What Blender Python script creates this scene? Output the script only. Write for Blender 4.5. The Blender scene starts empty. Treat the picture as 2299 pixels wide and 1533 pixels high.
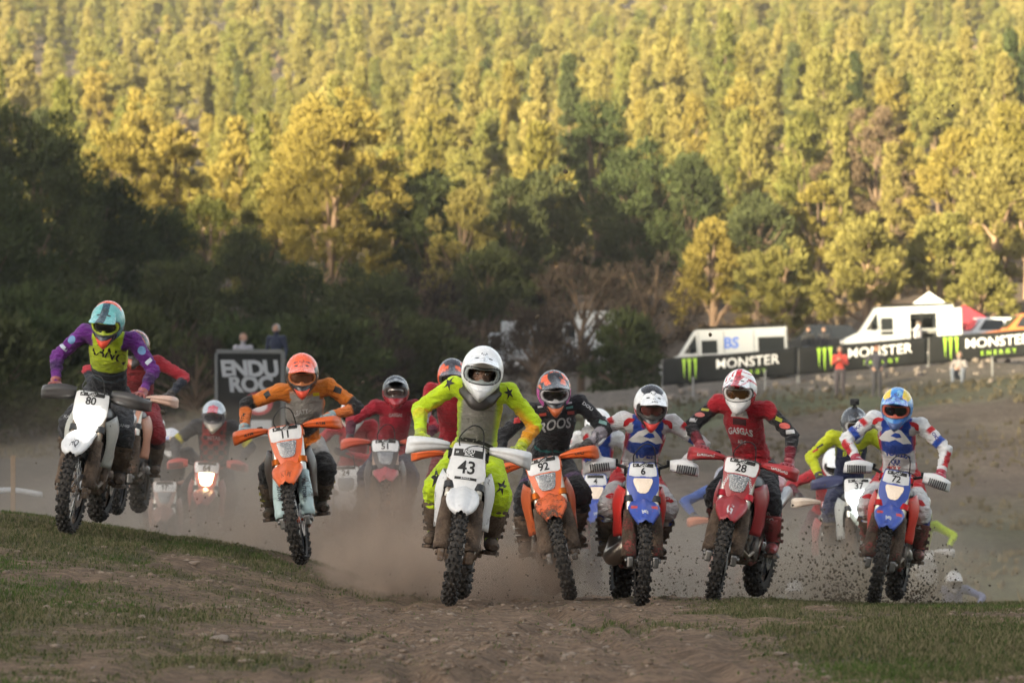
import bpy, bmesh, math, random
import numpy as np
from mathutils import Vector, Matrix, Euler, noise as mnoise
from mathutils.bvhtree import BVHTree

R = math.radians
PI = math.pi
rnd = random.Random(7)
scene = bpy.context.scene
col = scene.collection

# ------------------------------------------------------------------ camera, sky, sun, exposure
FPX = 10380.0                 # focal length in photograph pixels (2299 wide)
EYE = 1.0                     # camera height, metres
HORIZON = 1006.0              # photograph row of the eye level
cam_d = bpy.data.cameras.new('camera')
cam = bpy.data.objects.new('camera', cam_d)
col.objects.link(cam)
cam.location = (0, 0, EYE)
cam.rotation_euler = (R(90) + math.atan((HORIZON - 766.5) / FPX), 0, 0)
cam_d.sensor_width = 36.0
cam_d.lens = 36.0 * FPX / 2299.0
cam_d.clip_start = 1.0
cam_d.clip_end = 5000.0
cam_d.dof.use_dof = True
cam_d.dof.focus_distance = 31.0
cam_d.dof.aperture_fstop = 5.6
scene.camera = cam

SUN_EL = R(10.0)
SUN_H = (-0.643, -0.766)       # horizontal direction towards the sun: behind the camera, to its left
world = bpy.data.worlds.new('World')
scene.world = world
world.use_nodes = True
wn, wl = world.node_tree.nodes, world.node_tree.links
bg = wn['Background']
sky = wn.new('ShaderNodeTexSky')
sky.sky_type = 'NISHITA'
sky.sun_disc = False
sky.sun_elevation = SUN_EL
sky.sun_rotation = math.atan2(SUN_H[0], SUN_H[1]) % (2 * PI)
sky.dust_density = 2.5
sky.ozone_density = 1.0
hs = wn.new('ShaderNodeHueSaturation')
hs.inputs['Saturation'].default_value = 0.42
wl.new(sky.outputs[0], hs.inputs['Color'])
wl.new(hs.outputs[0], bg.inputs[0])
bg.inputs[1].default_value = 0.060

sun_d = bpy.data.lights.new('sun', 'SUN')
sun_d.energy = 5.0
sun_d.angle = R(0.5)
sun_d.color = (1.0, 0.83, 0.52)
sun = bpy.data.objects.new('sun', sun_d)
col.objects.link(sun)
_to = Vector((SUN_H[0] * math.cos(SUN_EL), SUN_H[1] * math.cos(SUN_EL), math.sin(SUN_EL)))
sun.rotation_euler = _to.to_track_quat('Z', 'Y').to_euler()
sun.location = (-30, -40, 60)

scene.view_settings.view_transform = 'Standard'
scene.view_settings.look = 'None'
scene.view_settings.exposure = 3.02
scene.view_settings.gamma = 1.0
scene.view_settings.use_curve_mapping = False
scene.render.engine = 'CYCLES'
scene.cycles.use_denoising = True
scene.cycles.max_bounces = 6
scene.cycles.diffuse_bounces = 3
scene.cycles.glossy_bounces = 2
scene.cycles.transmission_bounces = 4
scene.cycles.transparent_max_bounces = 8
scene.cycles.volume_bounces = 1
scene.cycles.caustics_reflective = False
scene.cycles.caustics_refractive = False
scene.cycles.sample_clamp_indirect = 4.0

def at(px, py, d):
    """world point seen at photograph pixel px, py at the distance d along the ground"""
    return Vector(((px - 1149.5) / FPX * d, d, EYE + (HORIZON - py) / FPX * d))

# ------------------------------------------------------------------ object helpers
def tag(o, label=None, cat=None, group=None, kind=None):
    if label: o['label'] = label
    if cat: o['category'] = cat
    if group: o['group'] = group
    if kind: o['kind'] = kind
    return o

def empty(name, loc=(0, 0, 0), parent=None):
    o = bpy.data.objects.new(name, None)
    o.empty_display_size = 0.2
    col.objects.link(o)
    o.location = loc
    if parent: o.parent = parent
    return o

def mesh_np(name, V, F, smooth=False):
    """mesh from numpy arrays; F (n,3) or (n,4) or list of lists"""
    me = bpy.data.meshes.new(name)
    V = np.asarray(V, dtype=np.float32)
    if isinstance(F, np.ndarray):
        n, k = F.shape
        me.vertices.add(len(V)); me.vertices.foreach_set('co', V.ravel())
        me.loops.add(n * k); me.loops.foreach_set('vertex_index', F.astype(np.int32).ravel())
        me.polygons.add(n)
        me.polygons.foreach_set('loop_start', np.arange(0, n * k, k, dtype=np.int32))
        me.polygons.foreach_set('loop_total', np.full(n, k, dtype=np.int32))
        me.update(calc_edges=True)
    else:
        me.from_pydata([tuple(v) for v in V.tolist()], [], [tuple(f) for f in F])
        me.update()
    if smooth:
        me.polygons.foreach_set('use_smooth', np.ones(len(me.polygons), dtype=bool))
    return me

def link(name, me, parent=None, mat=None, color=None, mud=None):
    o = bpy.data.objects.new(name, me)
    col.objects.link(o)
    if parent is not None: o.parent = parent
    if mat is not None:
        if len(me.materials) == 0: me.materials.append(mat)
    if color is not None: o.color = (*color[:3], 1.0)
    if mud is not None: o['mud'] = float(mud)
    return o

def point_color(me, rgb, name='Col'):
    a = me.color_attributes.new(name, 'FLOAT_COLOR', 'POINT')
    c = np.ones((len(me.vertices), 4), dtype=np.float32)
    c[:, :3] = rgb
    a.data.foreach_set('color', c.ravel())

def frame_mat(z, x=(1, 0, 0)):
    z = Vector(z).normalized()
    y = z.cross(Vector(x))
    if y.length < 1e-4: y = z.cross(Vector((0, 1, 0)))
    y.normalize()
    x = y.cross(z)
    return Matrix((x, y, z)).transposed()

class MB:
    """collects shapes into one mesh"""
    def __init__(s):
        s.v, s.f, s.sm = [], [], []
    def add(s, verts, faces, smooth=True, M=None):
        b = len(s.v)
        if M is not None: verts = [M @ Vector(p) for p in verts]
        s.v.extend([tuple(p) for p in verts])
        s.f.extend([tuple(i + b for i in f) for f in faces])
        s.sm.extend([smooth] * len(faces))
        return s
    def box(s, c, size, rot=None, taper=1.0, bevel=0.0):
        hx, hy, hz = [k / 2 for k in size]
        if bevel > 0:
            b = min(bevel, hx * .9, hy * .9, hz * .9)
            bm = bmesh.new()
            bmesh.ops.create_cube(bm, size=1.0)
            for v in bm.verts:
                t = taper if v.co.z > 0 else 1
                v.co = Vector((v.co.x * 2 * hx * t, v.co.y * 2 * hy * t, v.co.z * 2 * hz))
            bmesh.ops.bevel(bm, geom=list(bm.edges), offset=b, segments=2, affect='EDGES', profile=0.5)
            vs = [v.co.copy() for v in bm.verts]; bm.verts.index_update()
            fs = [[v.index for v in f.verts] for f in bm.faces]
            bm.free()
        else:
            t = taper
            vs = [Vector(p) for p in ((-hx, -hy, -hz), (hx, -hy, -hz), (hx, hy, -hz), (-hx, hy, -hz),
                                      (-hx * t, -hy * t, hz), (hx * t, -hy * t, hz), (hx * t, hy * t, hz), (-hx * t, hy * t, hz))]
            fs = [(3, 2, 1, 0), (4, 5, 6, 7), (0, 1, 5, 4), (1, 2, 6, 5), (2, 3, 7, 6), (3, 0, 4, 7)]
        M = rot.to_matrix() if isinstance(rot, Euler) else rot
        if M is not None: vs = [M @ v for v in vs]
        c = Vector(c)
        return s.add([v + c for v in vs], fs, smooth=False)
    def tube(s, pts, rad, seg=8, caps=True, flat=None, up=(1, 0, 0)):
        """tube along points; rad one number or a list of numbers / (rx, ry)"""
        pts = [Vector(p) for p in pts]
        n = len(pts)
        if not isinstance(rad, (list, tuple)): rad = [rad] * n
        vs, fs = [], []
        for i, p in enumerate(pts):
            d = (pts[min(i + 1, n - 1)] - pts[max(i - 1, 0)])
            if d.length < 1e-9: d = Vector((0, 0, 1))
            M = frame_mat(d, up)
            r = rad[i]
            rx, ry = r if isinstance(r, (list, tuple)) else (r, r)
            for k in range(seg):
                a = 2 * PI * k / seg
                vs.append(p + M @ Vector((rx * math.cos(a), ry * math.sin(a), 0)))
        for i in range(n - 1):
            for k in range(seg):
                k2 = (k + 1) % seg
                fs.append((i * seg + k, i * seg + k2, (i + 1) * seg + k2, (i + 1) * seg + k))
        s.add(vs, fs)
        if caps:
            s.add(vs[:seg], [tuple(range(seg))[::-1]], smooth=False)
            s.add(vs[-seg:], [tuple(range(seg))], smooth=False)
        return s
    def lathe(s, prof, c=(0, 0, 0), axis=(1, 0, 0), seg=32, closed=False, smooth=True):
        """prof: list of (offset along the axis, radius)"""
        M = frame_mat(axis, (0, 0, 1) if abs(axis[2]) < .9 else (1, 0, 0))
        c = Vector(c)
        vs, fs = [], []
        n = len(prof)
        for (h, r) in prof:
            for k in range(seg):
                a = 2 * PI * k / seg
                vs.append(c + M @ Vector((r * math.cos(a), r * math.sin(a), h)))
        for i in range(n if closed else n - 1):
            j = (i + 1) % n
            for k in range(seg):
                k2 = (k + 1) % seg
                fs.append((i * seg + k, i * seg + k2, j * seg + k2, j * seg + k))
        return s.add(vs, fs, smooth)
    def ball(s, c, r, seg=12, rings=8, M=None):
        rx, ry, rz = r if isinstance(r, (list, tuple)) else (r, r, r)
        vs, fs = [], []
        for i in range(rings + 1):
            th = PI * i / rings
            for k in range(seg):
                a = 2 * PI * k / seg
                vs.append(Vector((rx * math.sin(th) * math.cos(a), ry * math.sin(th) * math.sin(a), rz * math.cos(th))))
        for i in range(rings):
            for k in range(seg):
                k2 = (k + 1) % seg
                fs.append((i * seg + k, (i + 1) * seg + k, (i + 1) * seg + k2, i * seg + k2))
        if M is not None: vs = [M @ v for v in vs]
        return s.add([v + Vector(c) for v in vs], fs)
    def prism(s, poly, depth, M, bulge=None, smooth=False):
        """poly in local x, z; front at y = 0, back at y = depth; M a 4x4; bulge(x, z) -> y offset of both faces"""
        n = len(poly)
        b = bulge or (lambda x, z: 0.0)
        fr = [M @ Vector((x, b(x, z), z)) for x, z in poly]
        bk = [M @ Vector((x, b(x, z) + depth, z)) for x, z in poly]
        fs = [tuple(range(n)), tuple(range(2 * n - 1, n - 1, -1))]
        for i in range(n):
            j = (i + 1) % n
            fs.append((j, i, n + i, n + j))
        return s.add(fr + bk, fs, smooth)
    def patch(s, fn, nu, nv, thick=0.0, mask=None):
        """grid surface fn(u, v) -> point, u, v in 0..1; thickness along the normal, inward"""
        P = [[Vector(fn(i / (nu - 1), j / (nv - 1))) for i in range(nu)] for j in range(nv)]
        vs = [p for row in P for p in row]
        fs = []
        for j in range(nv - 1):
            for i in range(nu - 1):
                if mask and not mask((i + .5) / (nu - 1), (j + .5) / (nv - 1)): continue
                fs.append((j * nu + i, j * nu + i + 1, (j + 1) * nu + i + 1, (j + 1) * nu + i))
        if thick:
            bm = bmesh.new()
            bv = [bm.verts.new(v) for v in vs]
            for f in fs: bm.faces.new([bv[i] for i in f])
            for v in [v for v in bm.verts if not v.link_faces]: bm.verts.remove(v)
            bm.normal_update()
            bmesh.ops.solidify(bm, geom=list(bm.faces), thickness=thick)
            bm.verts.index_update()
            vs = [v.co.copy() for v in bm.verts]
            fs = [[v.index for v in f.verts] for f in bm.faces]
            bm.free()
        return s.add(vs, fs)
    def mesh(s, name):
        me = bpy.data.meshes.new(name)
        me.from_pydata(s.v, [], s.f)
        me.polygons.foreach_set('use_smooth', np.array(s.sm, dtype=bool))
        me.update()
        return me
    def build(s, name, mat=None, parent=None, color=None, mud=None):
        return link(name, s.mesh(name), parent, mat, color, mud)

def text_mesh(txt, size, bold=0.0, shear=0.0, spacing=1.0, align='CENTER', depth=0.0):
    """flat lettering in local x (right) and y (up), as numpy verts and a face list"""
    c = bpy.data.curves.new('lettering', 'FONT')
    c.body = txt
    c.size = size
    c.align_x = align
    c.align_y = 'CENTER'
    c.offset = bold
    c.shear = shear
    c.space_character = spacing
    c.resolution_u = 3
    c.extrude = depth
    o = bpy.data.objects.new('lettering', c)
    col.objects.link(o)
    dg = bpy.context.evaluated_depsgraph_get()
    me = bpy.data.meshes.new_from_object(o.evaluated_get(dg))
    V = [v.co.copy() for v in me.vertices]
    F = [tuple(p.vertices) for p in me.polygons]
    bpy.data.objects.remove(o); bpy.data.curves.remove(c); bpy.data.meshes.remove(me)
    return V, F
# ------------------------------------------------------------------ materials
class NT:
    def __init__(s, name):
        s.m = bpy.data.materials.new(name)
        s.m.use_nodes = True
        s.t = s.m.node_tree
        s.t.nodes.clear()
        s.out = s.n('ShaderNodeOutputMaterial')
    def n(s, typ, **kw):
        nd = s.t.nodes.new(typ)
        for k, v in kw.items(): setattr(nd, k, v)
        return nd
    def set(s, sock, v):
        if v is None: return
        if isinstance(v, bpy.types.NodeSocket): s.t.links.new(v, sock)
        elif isinstance(v, (tuple, list)) and len(v) == 3 and sock.type == 'RGBA': sock.default_value = (*v, 1)
        else: sock.default_value = v
    def noise(s, scale, detail=3, rough=0.55, vec=None, dist=0.0, dim='3D'):
        nd = s.n('ShaderNodeTexNoise', noise_dimensions=dim)
        s.set(nd.inputs['Scale'], scale); s.set(nd.inputs['Detail'], detail); s.set(nd.inputs['Roughness'], rough)
        s.set(nd.inputs['Distortion'], dist)
        if vec is not None: s.set(nd.inputs['Vector'], vec)
        return nd.outputs['Fac']
    def voro(s, scale, vec=None, out='Distance', feature='F1', rand=1.0):
        nd = s.n('ShaderNodeTexVoronoi', feature=feature)
        s.set(nd.inputs['Scale'], scale); s.set(nd.inputs['Randomness'], rand)
        if vec is not None: s.set(nd.inputs['Vector'], vec)
        return nd.outputs[out]
    def ramp(s, fac, stops, interp='LINEAR'):
        nd = s.n('ShaderNodeValToRGB')
        nd.color_ramp.interpolation = interp
        e = nd.color_ramp.elements
        while len(e) < len(stops): e.new(0.5)
        for el, (p, c) in zip(e, stops):
            el.position = p
            el.color = (c, c, c, 1) if not isinstance(c, (tuple, list)) else (*c, 1)
        s.set(nd.inputs[0], fac)
        return nd.outputs[0]
    def mix(s, fac, a, b, blend='MIX'):
        nd = s.n('ShaderNodeMix', data_type='RGBA', blend_type=blend)
        s.set(nd.inputs[0], fac); s.set(nd.inputs[6], a); s.set(nd.inputs[7], b)
        return nd.outputs[2]
    def math(s, op, a, b=None, clamp=False):
        nd = s.n('ShaderNodeMath', operation=op, use_clamp=clamp)
        s.set(nd.inputs[0], a)
        if b is not None: s.set(nd.inputs[1], b)
        return nd.outputs[0]
    def attr(s, name, out='Color', typ='GEOMETRY'):
        nd = s.n('ShaderNodeAttribute', attribute_type=typ, attribute_name=name)
        return nd.outputs[out]
    def coord(s, which='Object'):
        return s.n('ShaderNodeTexCoord').outputs[which]
    def pos(s):
        return s.n('ShaderNodeNewGeometry').outputs['Position']
    def info(s, out='Random'):
        return s.n('ShaderNodeObjectInfo').outputs[out]
    def scale(s, vec, sc):
        nd = s.n('ShaderNodeMapping')
        s.set(nd.inputs[0], vec); nd.inputs['Scale'].default_value = sc
        return nd.outputs[0]
    def bump(s, h, strength=0.3, dist=0.01, normal=None):
        nd = s.n('ShaderNodeBump')
        s.set(nd.inputs['Height'], h); nd.inputs['Strength'].default_value = strength; nd.inputs['Distance'].default_value = dist
        if normal is not None: s.set(nd.inputs['Normal'], normal)
        return nd.outputs[0]
    def pbr(s, color, rough=0.5, metal=0.0, normal=None, spec=0.5, trans=None, alpha=None, emit=None, emit_s=0.0, coat=0.0, sheen=0.0):
        b = s.n('ShaderNodeBsdfPrincipled')
        s.set(b.inputs['Base Color'], color); s.set(b.inputs['Roughness'], rough); s.set(b.inputs['Metallic'], metal)
        s.set(b.inputs['Specular IOR Level'], spec)
        if normal is not None: s.set(b.inputs['Normal'], normal)
        if trans is not None: s.set(b.inputs['Transmission Weight'], trans)
        if alpha is not None: s.set(b.inputs['Alpha'], alpha)
        if emit is not None:
            s.set(b.inputs['Emission Color'], emit); s.set(b.inputs['Emission Strength'], emit_s)
        if coat: s.set(b.inputs['Coat Weight'], coat)
        if sheen: s.set(b.inputs['Sheen Weight'], sheen)
        s.t.links.new(b.outputs[0], s.out.inputs[0])
        return s.m

MUD_A, MUD_B = (0.130, 0.085, 0.055), (0.055, 0.036, 0.025)

def muddy(nt, base, extra=None):
    """dried mud splashed over a base colour; the object's own 'mud' property says how much"""
    co = nt.coord('Object')
    mud = nt.attr('mud', 'Fac', 'OBJECT')
    n1 = nt.noise(7.0, 5, 0.65, co)
    n2 = nt.noise(55.0, 4, 0.7, co)
    n = nt.math('ADD', nt.math('MULTIPLY', n1, 0.6), nt.math('MULTIPLY', n2, 0.4))
    amount = mud if extra is None else nt.math('MAXIMUM', mud, extra)
    th = nt.math('SUBTRACT', 1.02, nt.math('MULTIPLY', amount, 1.02))
    th = nt.math('ADD', nt.math('MULTIPLY', th, 0.55), 0.22)
    f = nt.math('MULTIPLY', nt.math('SUBTRACT', n, th), 14.0, True)
    mc = nt.ramp(nt.noise(16.0, 5, 0.7, co), [(.30, MUD_B), (.50, MUD_A), (.72, (0.21, 0.150, 0.105))])
    return nt.mix(f, base, mc), f, n2

def m_plastic(name='plastic', rough=0.38):
    nt = NT(name)
    base = nt.info('Color')
    dirt = nt.noise(22.0, 4, 0.65, nt.coord('Object'))
    base = nt.mix(nt.math('MULTIPLY', dirt, 0.34), base, (0.12, 0.088, 0.064))
    c, f, n2 = muddy(nt, base)
    r = nt.math('ADD', nt.math('MULTIPLY', f, 0.45), nt.math('ADD', nt.math('MULTIPLY', dirt, 0.18), rough - 0.08))
    return nt.pbr(c, r, normal=nt.bump(nt.math('MULTIPLY', n2, f), 0.9, 0.03))

def m_metal(name='metal', rough=0.35):
    nt = NT(name)
    c, f, n2 = muddy(nt, nt.info('Color'))
    return nt.pbr(c, nt.math('ADD', nt.math('MULTIPLY', f, 0.5), rough), nt.math('SUBTRACT', 0.9, f, True),
                  normal=nt.bump(nt.math('MULTIPLY', n2, f), 0.5, 0.01))

def m_rubber():
    nt = NT('tyre_rubber')
    co = nt.coord('Object')
    n = nt.noise(30.0, 4, 0.6, co)
    c = nt.ramp(n, [(0.30, (0.013, 0.012, 0.011)), (0.55, (0.035, 0.030, 0.026)), (0.75, (0.10, 0.078, 0.058))])
    return nt.pbr(c, 0.85, normal=nt.bump(n, 0.3, 0.006))

def m_paint(name='painted_shell', rough=0.22, dirt=0.18):
    nt = NT(name)
    co = nt.coord('Object')
    n = nt.noise(30.0, 5, 0.7, co)
    f = nt.math('MULTIPLY', nt.math('SUBTRACT', n, 0.62), 5.0, True)
    c = nt.mix(nt.math('MULTIPLY', f, dirt * 4), nt.attr('Col'), MUD_A)
    return nt.pbr(c, nt.math('ADD', nt.math('MULTIPLY', n, 0.25), rough - 0.08), coat=0.25)

def m_cloth(name='cloth'):
    nt = NT(name)
    co = nt.coord('Object')
    base = nt.attr('Col')
    n1 = nt.noise(9.0, 4, 0.6, nt.scale(co, (1.0, 1.0, 2.2)), 0.6)
    n2 = nt.noise(140.0, 2, 0.5, co)
    v = nt.ramp(n1, [(0.3, 0.78), (0.7, 1.10)])
    c = nt.mix(1.0, base, v, 'MULTIPLY')
    c, f, _ = muddy(nt, c, nt.attr('Mud', 'Fac'))
    n3 = nt.noise(26.0, 3, 0.6, nt.scale(co, (1.0, 1.0, 2.6)), 1.2)
    b = nt.bump(nt.math('ADD', n1, nt.math('MULTIPLY', n3, 0.45)), 0.9, 0.045)
    return nt.pbr(c, 0.86, normal=nt.bump(n2, 0.2, 0.002, b), spec=0.25, sheen=0.15)

def m_flat(name, color, rough=0.6, metal=0.0, emit=None, es=0.0, var=0.15, scale=12.0, spec=0.5):
    nt = NT(name)
    n = nt.noise(scale, 4, 0.6, nt.coord('Object'))
    lo = tuple(c * (1 - var) for c in color); hi = tuple(min(1, c * (1 + var)) for c in color)
    return nt.pbr(nt.mix(n, lo, hi), rough, metal, emit=emit, emit_s=es, spec=spec)

def m_print(name, rough=0.5):
    """flat print: takes the object's own colour"""
    nt = NT(name)
    n = nt.noise(60.0, 3, 0.6, nt.coord('Object'))
    c = nt.mix(nt.math('MULTIPLY', n, 0.18), nt.info('Color'), (0.10, 0.08, 0.06))
    return nt.pbr(c, rough, spec=0.3)

def m_leaf(name, dark, light, yellow, trans=0.32, scale=0.5):
    nt = NT(name)
    p = nt.pos()
    n = nt.noise(scale, 3, 0.6, p)
    n2 = nt.noise(6.0, 2, 0.5, p)
    c = nt.mix(nt.ramp(n, [(0.32, 0.0), (0.68, 1.0)]), dark, light)
    c = nt.mix(nt.ramp(nt.info('Random'), [(0.1, 0.0), (0.95, 0.8)]), c, yellow)
    c = nt.mix(1.0, c, nt.ramp(n2, [(0.3, 0.65), (0.7, 1.3)]), 'MULTIPLY')
    d = nt.n('ShaderNodeBsdfDiffuse'); nt.set(d.inputs[0], c)
    t = nt.n('ShaderNodeBsdfTranslucent'); nt.set(t.inputs[0], c)
    m = nt.n('ShaderNodeMixShader'); m.inputs[0].default_value = trans
    nt.t.links.new(d.outputs[0], m.inputs[1]); nt.t.links.new(t.outputs[0], m.inputs[2])
    nt.t.links.new(m.outputs[0], nt.out.inputs[0])
    return nt.m

def m_bark(name, a, b):
    nt = NT(name)
    co = nt.coord('Object')
    n = nt.noise(5.0, 5, 0.7, nt.scale(co, (3, 3, 0.6)))
    return nt.pbr(nt.mix(n, a, b), 0.95, normal=nt.bump(n, 0.7, 0.05), spec=0.1)

def m_lens(name, tint, rough=0.06):
    nt = NT(name)
    n = nt.noise(9.0, 2, 0.5, nt.coord('Object'))
    c = nt.mix(n, tuple(k * 0.6 for k in tint), tint)
    return nt.pbr(c, rough, 0.25, spec=0.8, coat=1.0)

M = {}
M['plastic'] = m_plastic()
M['metal'] = m_metal()
M['rubber'] = m_rubber()
M['paint'] = m_paint()
M['cloth'] = m_cloth()
M['print'] = m_print('flat_print')
M['black'] = m_flat('black_rubber', (0.016, 0.016, 0.017), 0.6)
M['steel'] = m_flat('bare_steel', (0.42, 0.42, 0.43), 0.32, 0.9)
M['pine'] = m_leaf('pine_needles', (0.078, 0.092, 0.026), (0.175, 0.168, 0.050), (0.215, 0.180, 0.060))
M['pine_gold'] = m_leaf('pine_needles_golden', (0.100, 0.098, 0.024), (0.200, 0.172, 0.046), (0.235, 0.185, 0.050))
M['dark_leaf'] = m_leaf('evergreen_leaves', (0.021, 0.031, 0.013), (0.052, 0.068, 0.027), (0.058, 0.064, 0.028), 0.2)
M['brown_leaf'] = m_leaf('withered_leaves', (0.070, 0.050, 0.034), (0.135, 0.098, 0.064), (0.140, 0.105, 0.068), 0.2)
M['grey_leaf'] = m_leaf('grey_twigs', (0.022, 0.018, 0.016), (0.040, 0.032, 0.027), (0.050, 0.038, 0.030), 0.1)
M['bark'] = m_bark('bark', (0.050, 0.036, 0.026), (0.150, 0.105, 0.075))
M['bark_pale'] = m_bark('pale_bark', (0.12, 0.08, 0.055), (0.26, 0.18, 0.125))
# ------------------------------------------------------------------ the land
def _hash(ix, iy, seed):
    h = (ix.astype(np.int64) * 374761393 + iy.astype(np.int64) * 668265263 + seed * 974711) & 0x7fffffff
    h = ((h ^ (h >> 13)) * 1274126177) & 0x7fffffff
    return ((h ^ (h >> 16)) & 0xffff) / 65535.0

def vnoise(x, y, seed=0):
    x = np.asarray(x, float); y = np.asarray(y, float)
    ix, iy = np.floor(x), np.floor(y)
    fx, fy = x - ix, y - iy
    fx = fx * fx * (3 - 2 * fx); fy = fy * fy * (3 - 2 * fy)
    a, b = _hash(ix, iy, seed), _hash(ix + 1, iy, seed)
    c, d = _hash(ix, iy + 1, seed), _hash(ix + 1, iy + 1, seed)
    return (a * (1 - fx) + b * fx) * (1 - fy) + (c * (1 - fx) + d * fx) * fy

def fbm(x, y, seed=0, oct=4):
    s, a, t = 0.0, 0.5, 0.0
    for k in range(oct):
        s = s + a * vnoise(np.asarray(x) * 2 ** k, np.asarray(y) * 2 ** k, seed + k * 17); t += a; a *= 0.5
    return s / t

def sstep(a, b, x):
    t = np.clip((np.asarray(x, float) - a) / (b - a), 0, 1)
    return t * t * (3 - 2 * t)

CX = (np.array([-500, 0, 150, 300, 475, 600, 700, 800, 900, 1010, 1300, 1600, 2000, 2299, 2800]) - 1149.5) * 37 / FPX
CY = np.array([1110, 1146, 1168, 1190, 1216, 1240, 1265, 1300, 1328, 1340, 1343, 1348, 1362, 1366, 1372])
CE = -(CY - HORIZON) * 37 / FPX
FD = np.array([60, 75, 100, 120, 140, 155, 165, 185, 200, 220, 250, 300, 400, 500, 700, 800, 1100])
FE_R = np.array([-3.6, -4.0, -2.8, -1.66, 0.08, 1.13, 2.0, 2.3, 3.2, 5.0, 8.4, 14.5, 26, 38.5, 66.5, 82, 130])
FE_L = np.array([-1.8, -1.6, -0.4, 0.3, 0.9, 1.3, 1.7, 2.6, 3.6, 5.0, 8.4, 14.5, 26, 38.5, 66.5, 82, 130])

def ground(x, y, fine=True):
    """height of the land at x, y (metres)"""
    x = np.asarray(x, float); y = np.asarray(y, float)
    ec = np.interp(x, CX, CE)
    t = np.clip((y - 20) / 17, 0, 1)
    p = 1.0 + 1.0 * sstep(-1.6, -0.4, x)
    near = -0.955 + (ec + 0.955) * t ** p
    u = np.clip(y - 37, 0, 60)
    drop = 0.03 * u + np.where(x < -1, 0.0006, 0.0011) * u * u
    near = near - drop * (y > 37)
    w = sstep(-12, 6, x)
    far = np.interp(y, FD, FE_L) * (1 - w) + np.interp(y, FD, FE_R) * w
    cross = 0.083 * np.clip(x - 5.6, -5, 34)
    far = far + cross * sstep(115, 160, y) * (1 - 0.6 * sstep(230, 420, y))
    far = far + (fbm(x / 22.0, y / 22.0, 3, 3) - 0.5) * 5.0 * sstep(235, 340, y)
    # a ravine that opens near the top of the wooded slope
    rx = (x - 31) / 30.0
    far = far - 16 * np.exp(-rx * rx) * sstep(600, 680, y) * (1 - sstep(760, 900, y)) + 30 * sstep(800, 1000, y)
    far = far + 1.75 * np.exp(-((x + 5.9) / 2.6) ** 2 - ((y - 114) / 7.0) ** 2)
    e = near * (1 - sstep(62, 92, y)) + far * sstep(62, 92, y)
    if fine:
        n = (fbm(x * 0.7, y * 0.45, 11, 3) - 0.5) * 0.075 + (fbm(x * 3.2, y * 2.2, 23, 3) - 0.5) * 0.030 + (fbm(x * 11, y * 8, 5, 2) - 0.5) * 0.020
        # ruts left by the tyres
        rut = 0.0
        for k, (x0, am) in enumerate(((-1.05, .6), (-.62, 1.0), (-.30, .7), (.05, 1.0), (.36, .8), (.80, .9), (1.35, .6), (1.9, .5), (-1.9, .5), (-2.6, .4))):
            xr = x0 + .16 * np.sin(y * .33 + k * 1.7) + .05 * np.sin(y * 1.1 + k) + (y - 28) * .012 * (x0 + .1)
            dd = (x - xr) / .075
            rut = rut + am * (np.exp(-((np.abs(dd) - 1.7) / .6) ** 2) * .018 - np.exp(-dd * dd) * .034) * (.5 + vnoise(y * .9 + k * 7, x * 0 + k, 5))
        e = e + rut * sstep(14, 18, y) * (1 - sstep(36, 44, y))
        e = e + n * sstep(8, 16, y) * (1 - sstep(60, 90, y))
        e = e + (fbm(x * 0.25, y * 0.25, 31, 3) - 0.5) * 0.8 * sstep(70, 100, y)
    return EYE + e

def gz(x, y):
    return float(ground(np.array([x]), np.array([y]))[0])

def grass_cover(x, y):
    """how grassy the near ground is, 0..1"""
    px = x / np.maximum(y, 1) * FPX + 1149.5          # only to lay out the two worn lines on the ground plan
    n = fbm(x * 1.3, y * 0.55, 41, 4)
    n2 = fbm(x * 0.45, y * 0.25, 57, 3)
    # the worn track: a band whose middle runs from (0.0, 18) to (-0.4, 31), wider towards the camera
    mid = np.interp(y, [16, 20, 25, 31, 37, 60], [0.15, -0.05, -0.2, -0.2, 0.3, 0.6])
    half = np.interp(y, [16, 20, 25, 31, 35, 37, 60], [1.15, 1.1, 1.3, 1.5, 1.3, 1.2, 2.6])
    d = np.abs(x - mid) / half
    g = sstep(0.62, 1.9, d + (n - 0.5) * 2.3)
    # stony patch on the left between two grass strips
    s = np.exp(-(((x + 1.55) / 0.75) ** 2 + ((y - 21.0) / 1.6) ** 2)) + 0.75 * np.exp(-(((x + 1.9) / 0.9) ** 2 + ((y - 27.5) / 2.2) ** 2))
    g = g * (1 - 0.85 * np.clip(s * 1.2, 0, 1) * sstep(0.3, 0.6, n + 0.12))
    n3 = fbm(x * 3.4, y * 1.6, 59, 3)
    g = g * sstep(0.34, 0.60, n * 0.45 + n2 * 0.25 + n3 * 0.30 + np.where(x > 0.8, 0.07, 0.02))
    strip = np.exp(-(((x + 1.15 + (y - 20.5) * 0.35) / 0.55) ** 2 + ((y - 20.6) / 0.7) ** 2))
    return np.clip(np.maximum(g, 0.9 * strip * sstep(0.35, 0.55, n)), 0, 1)

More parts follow.
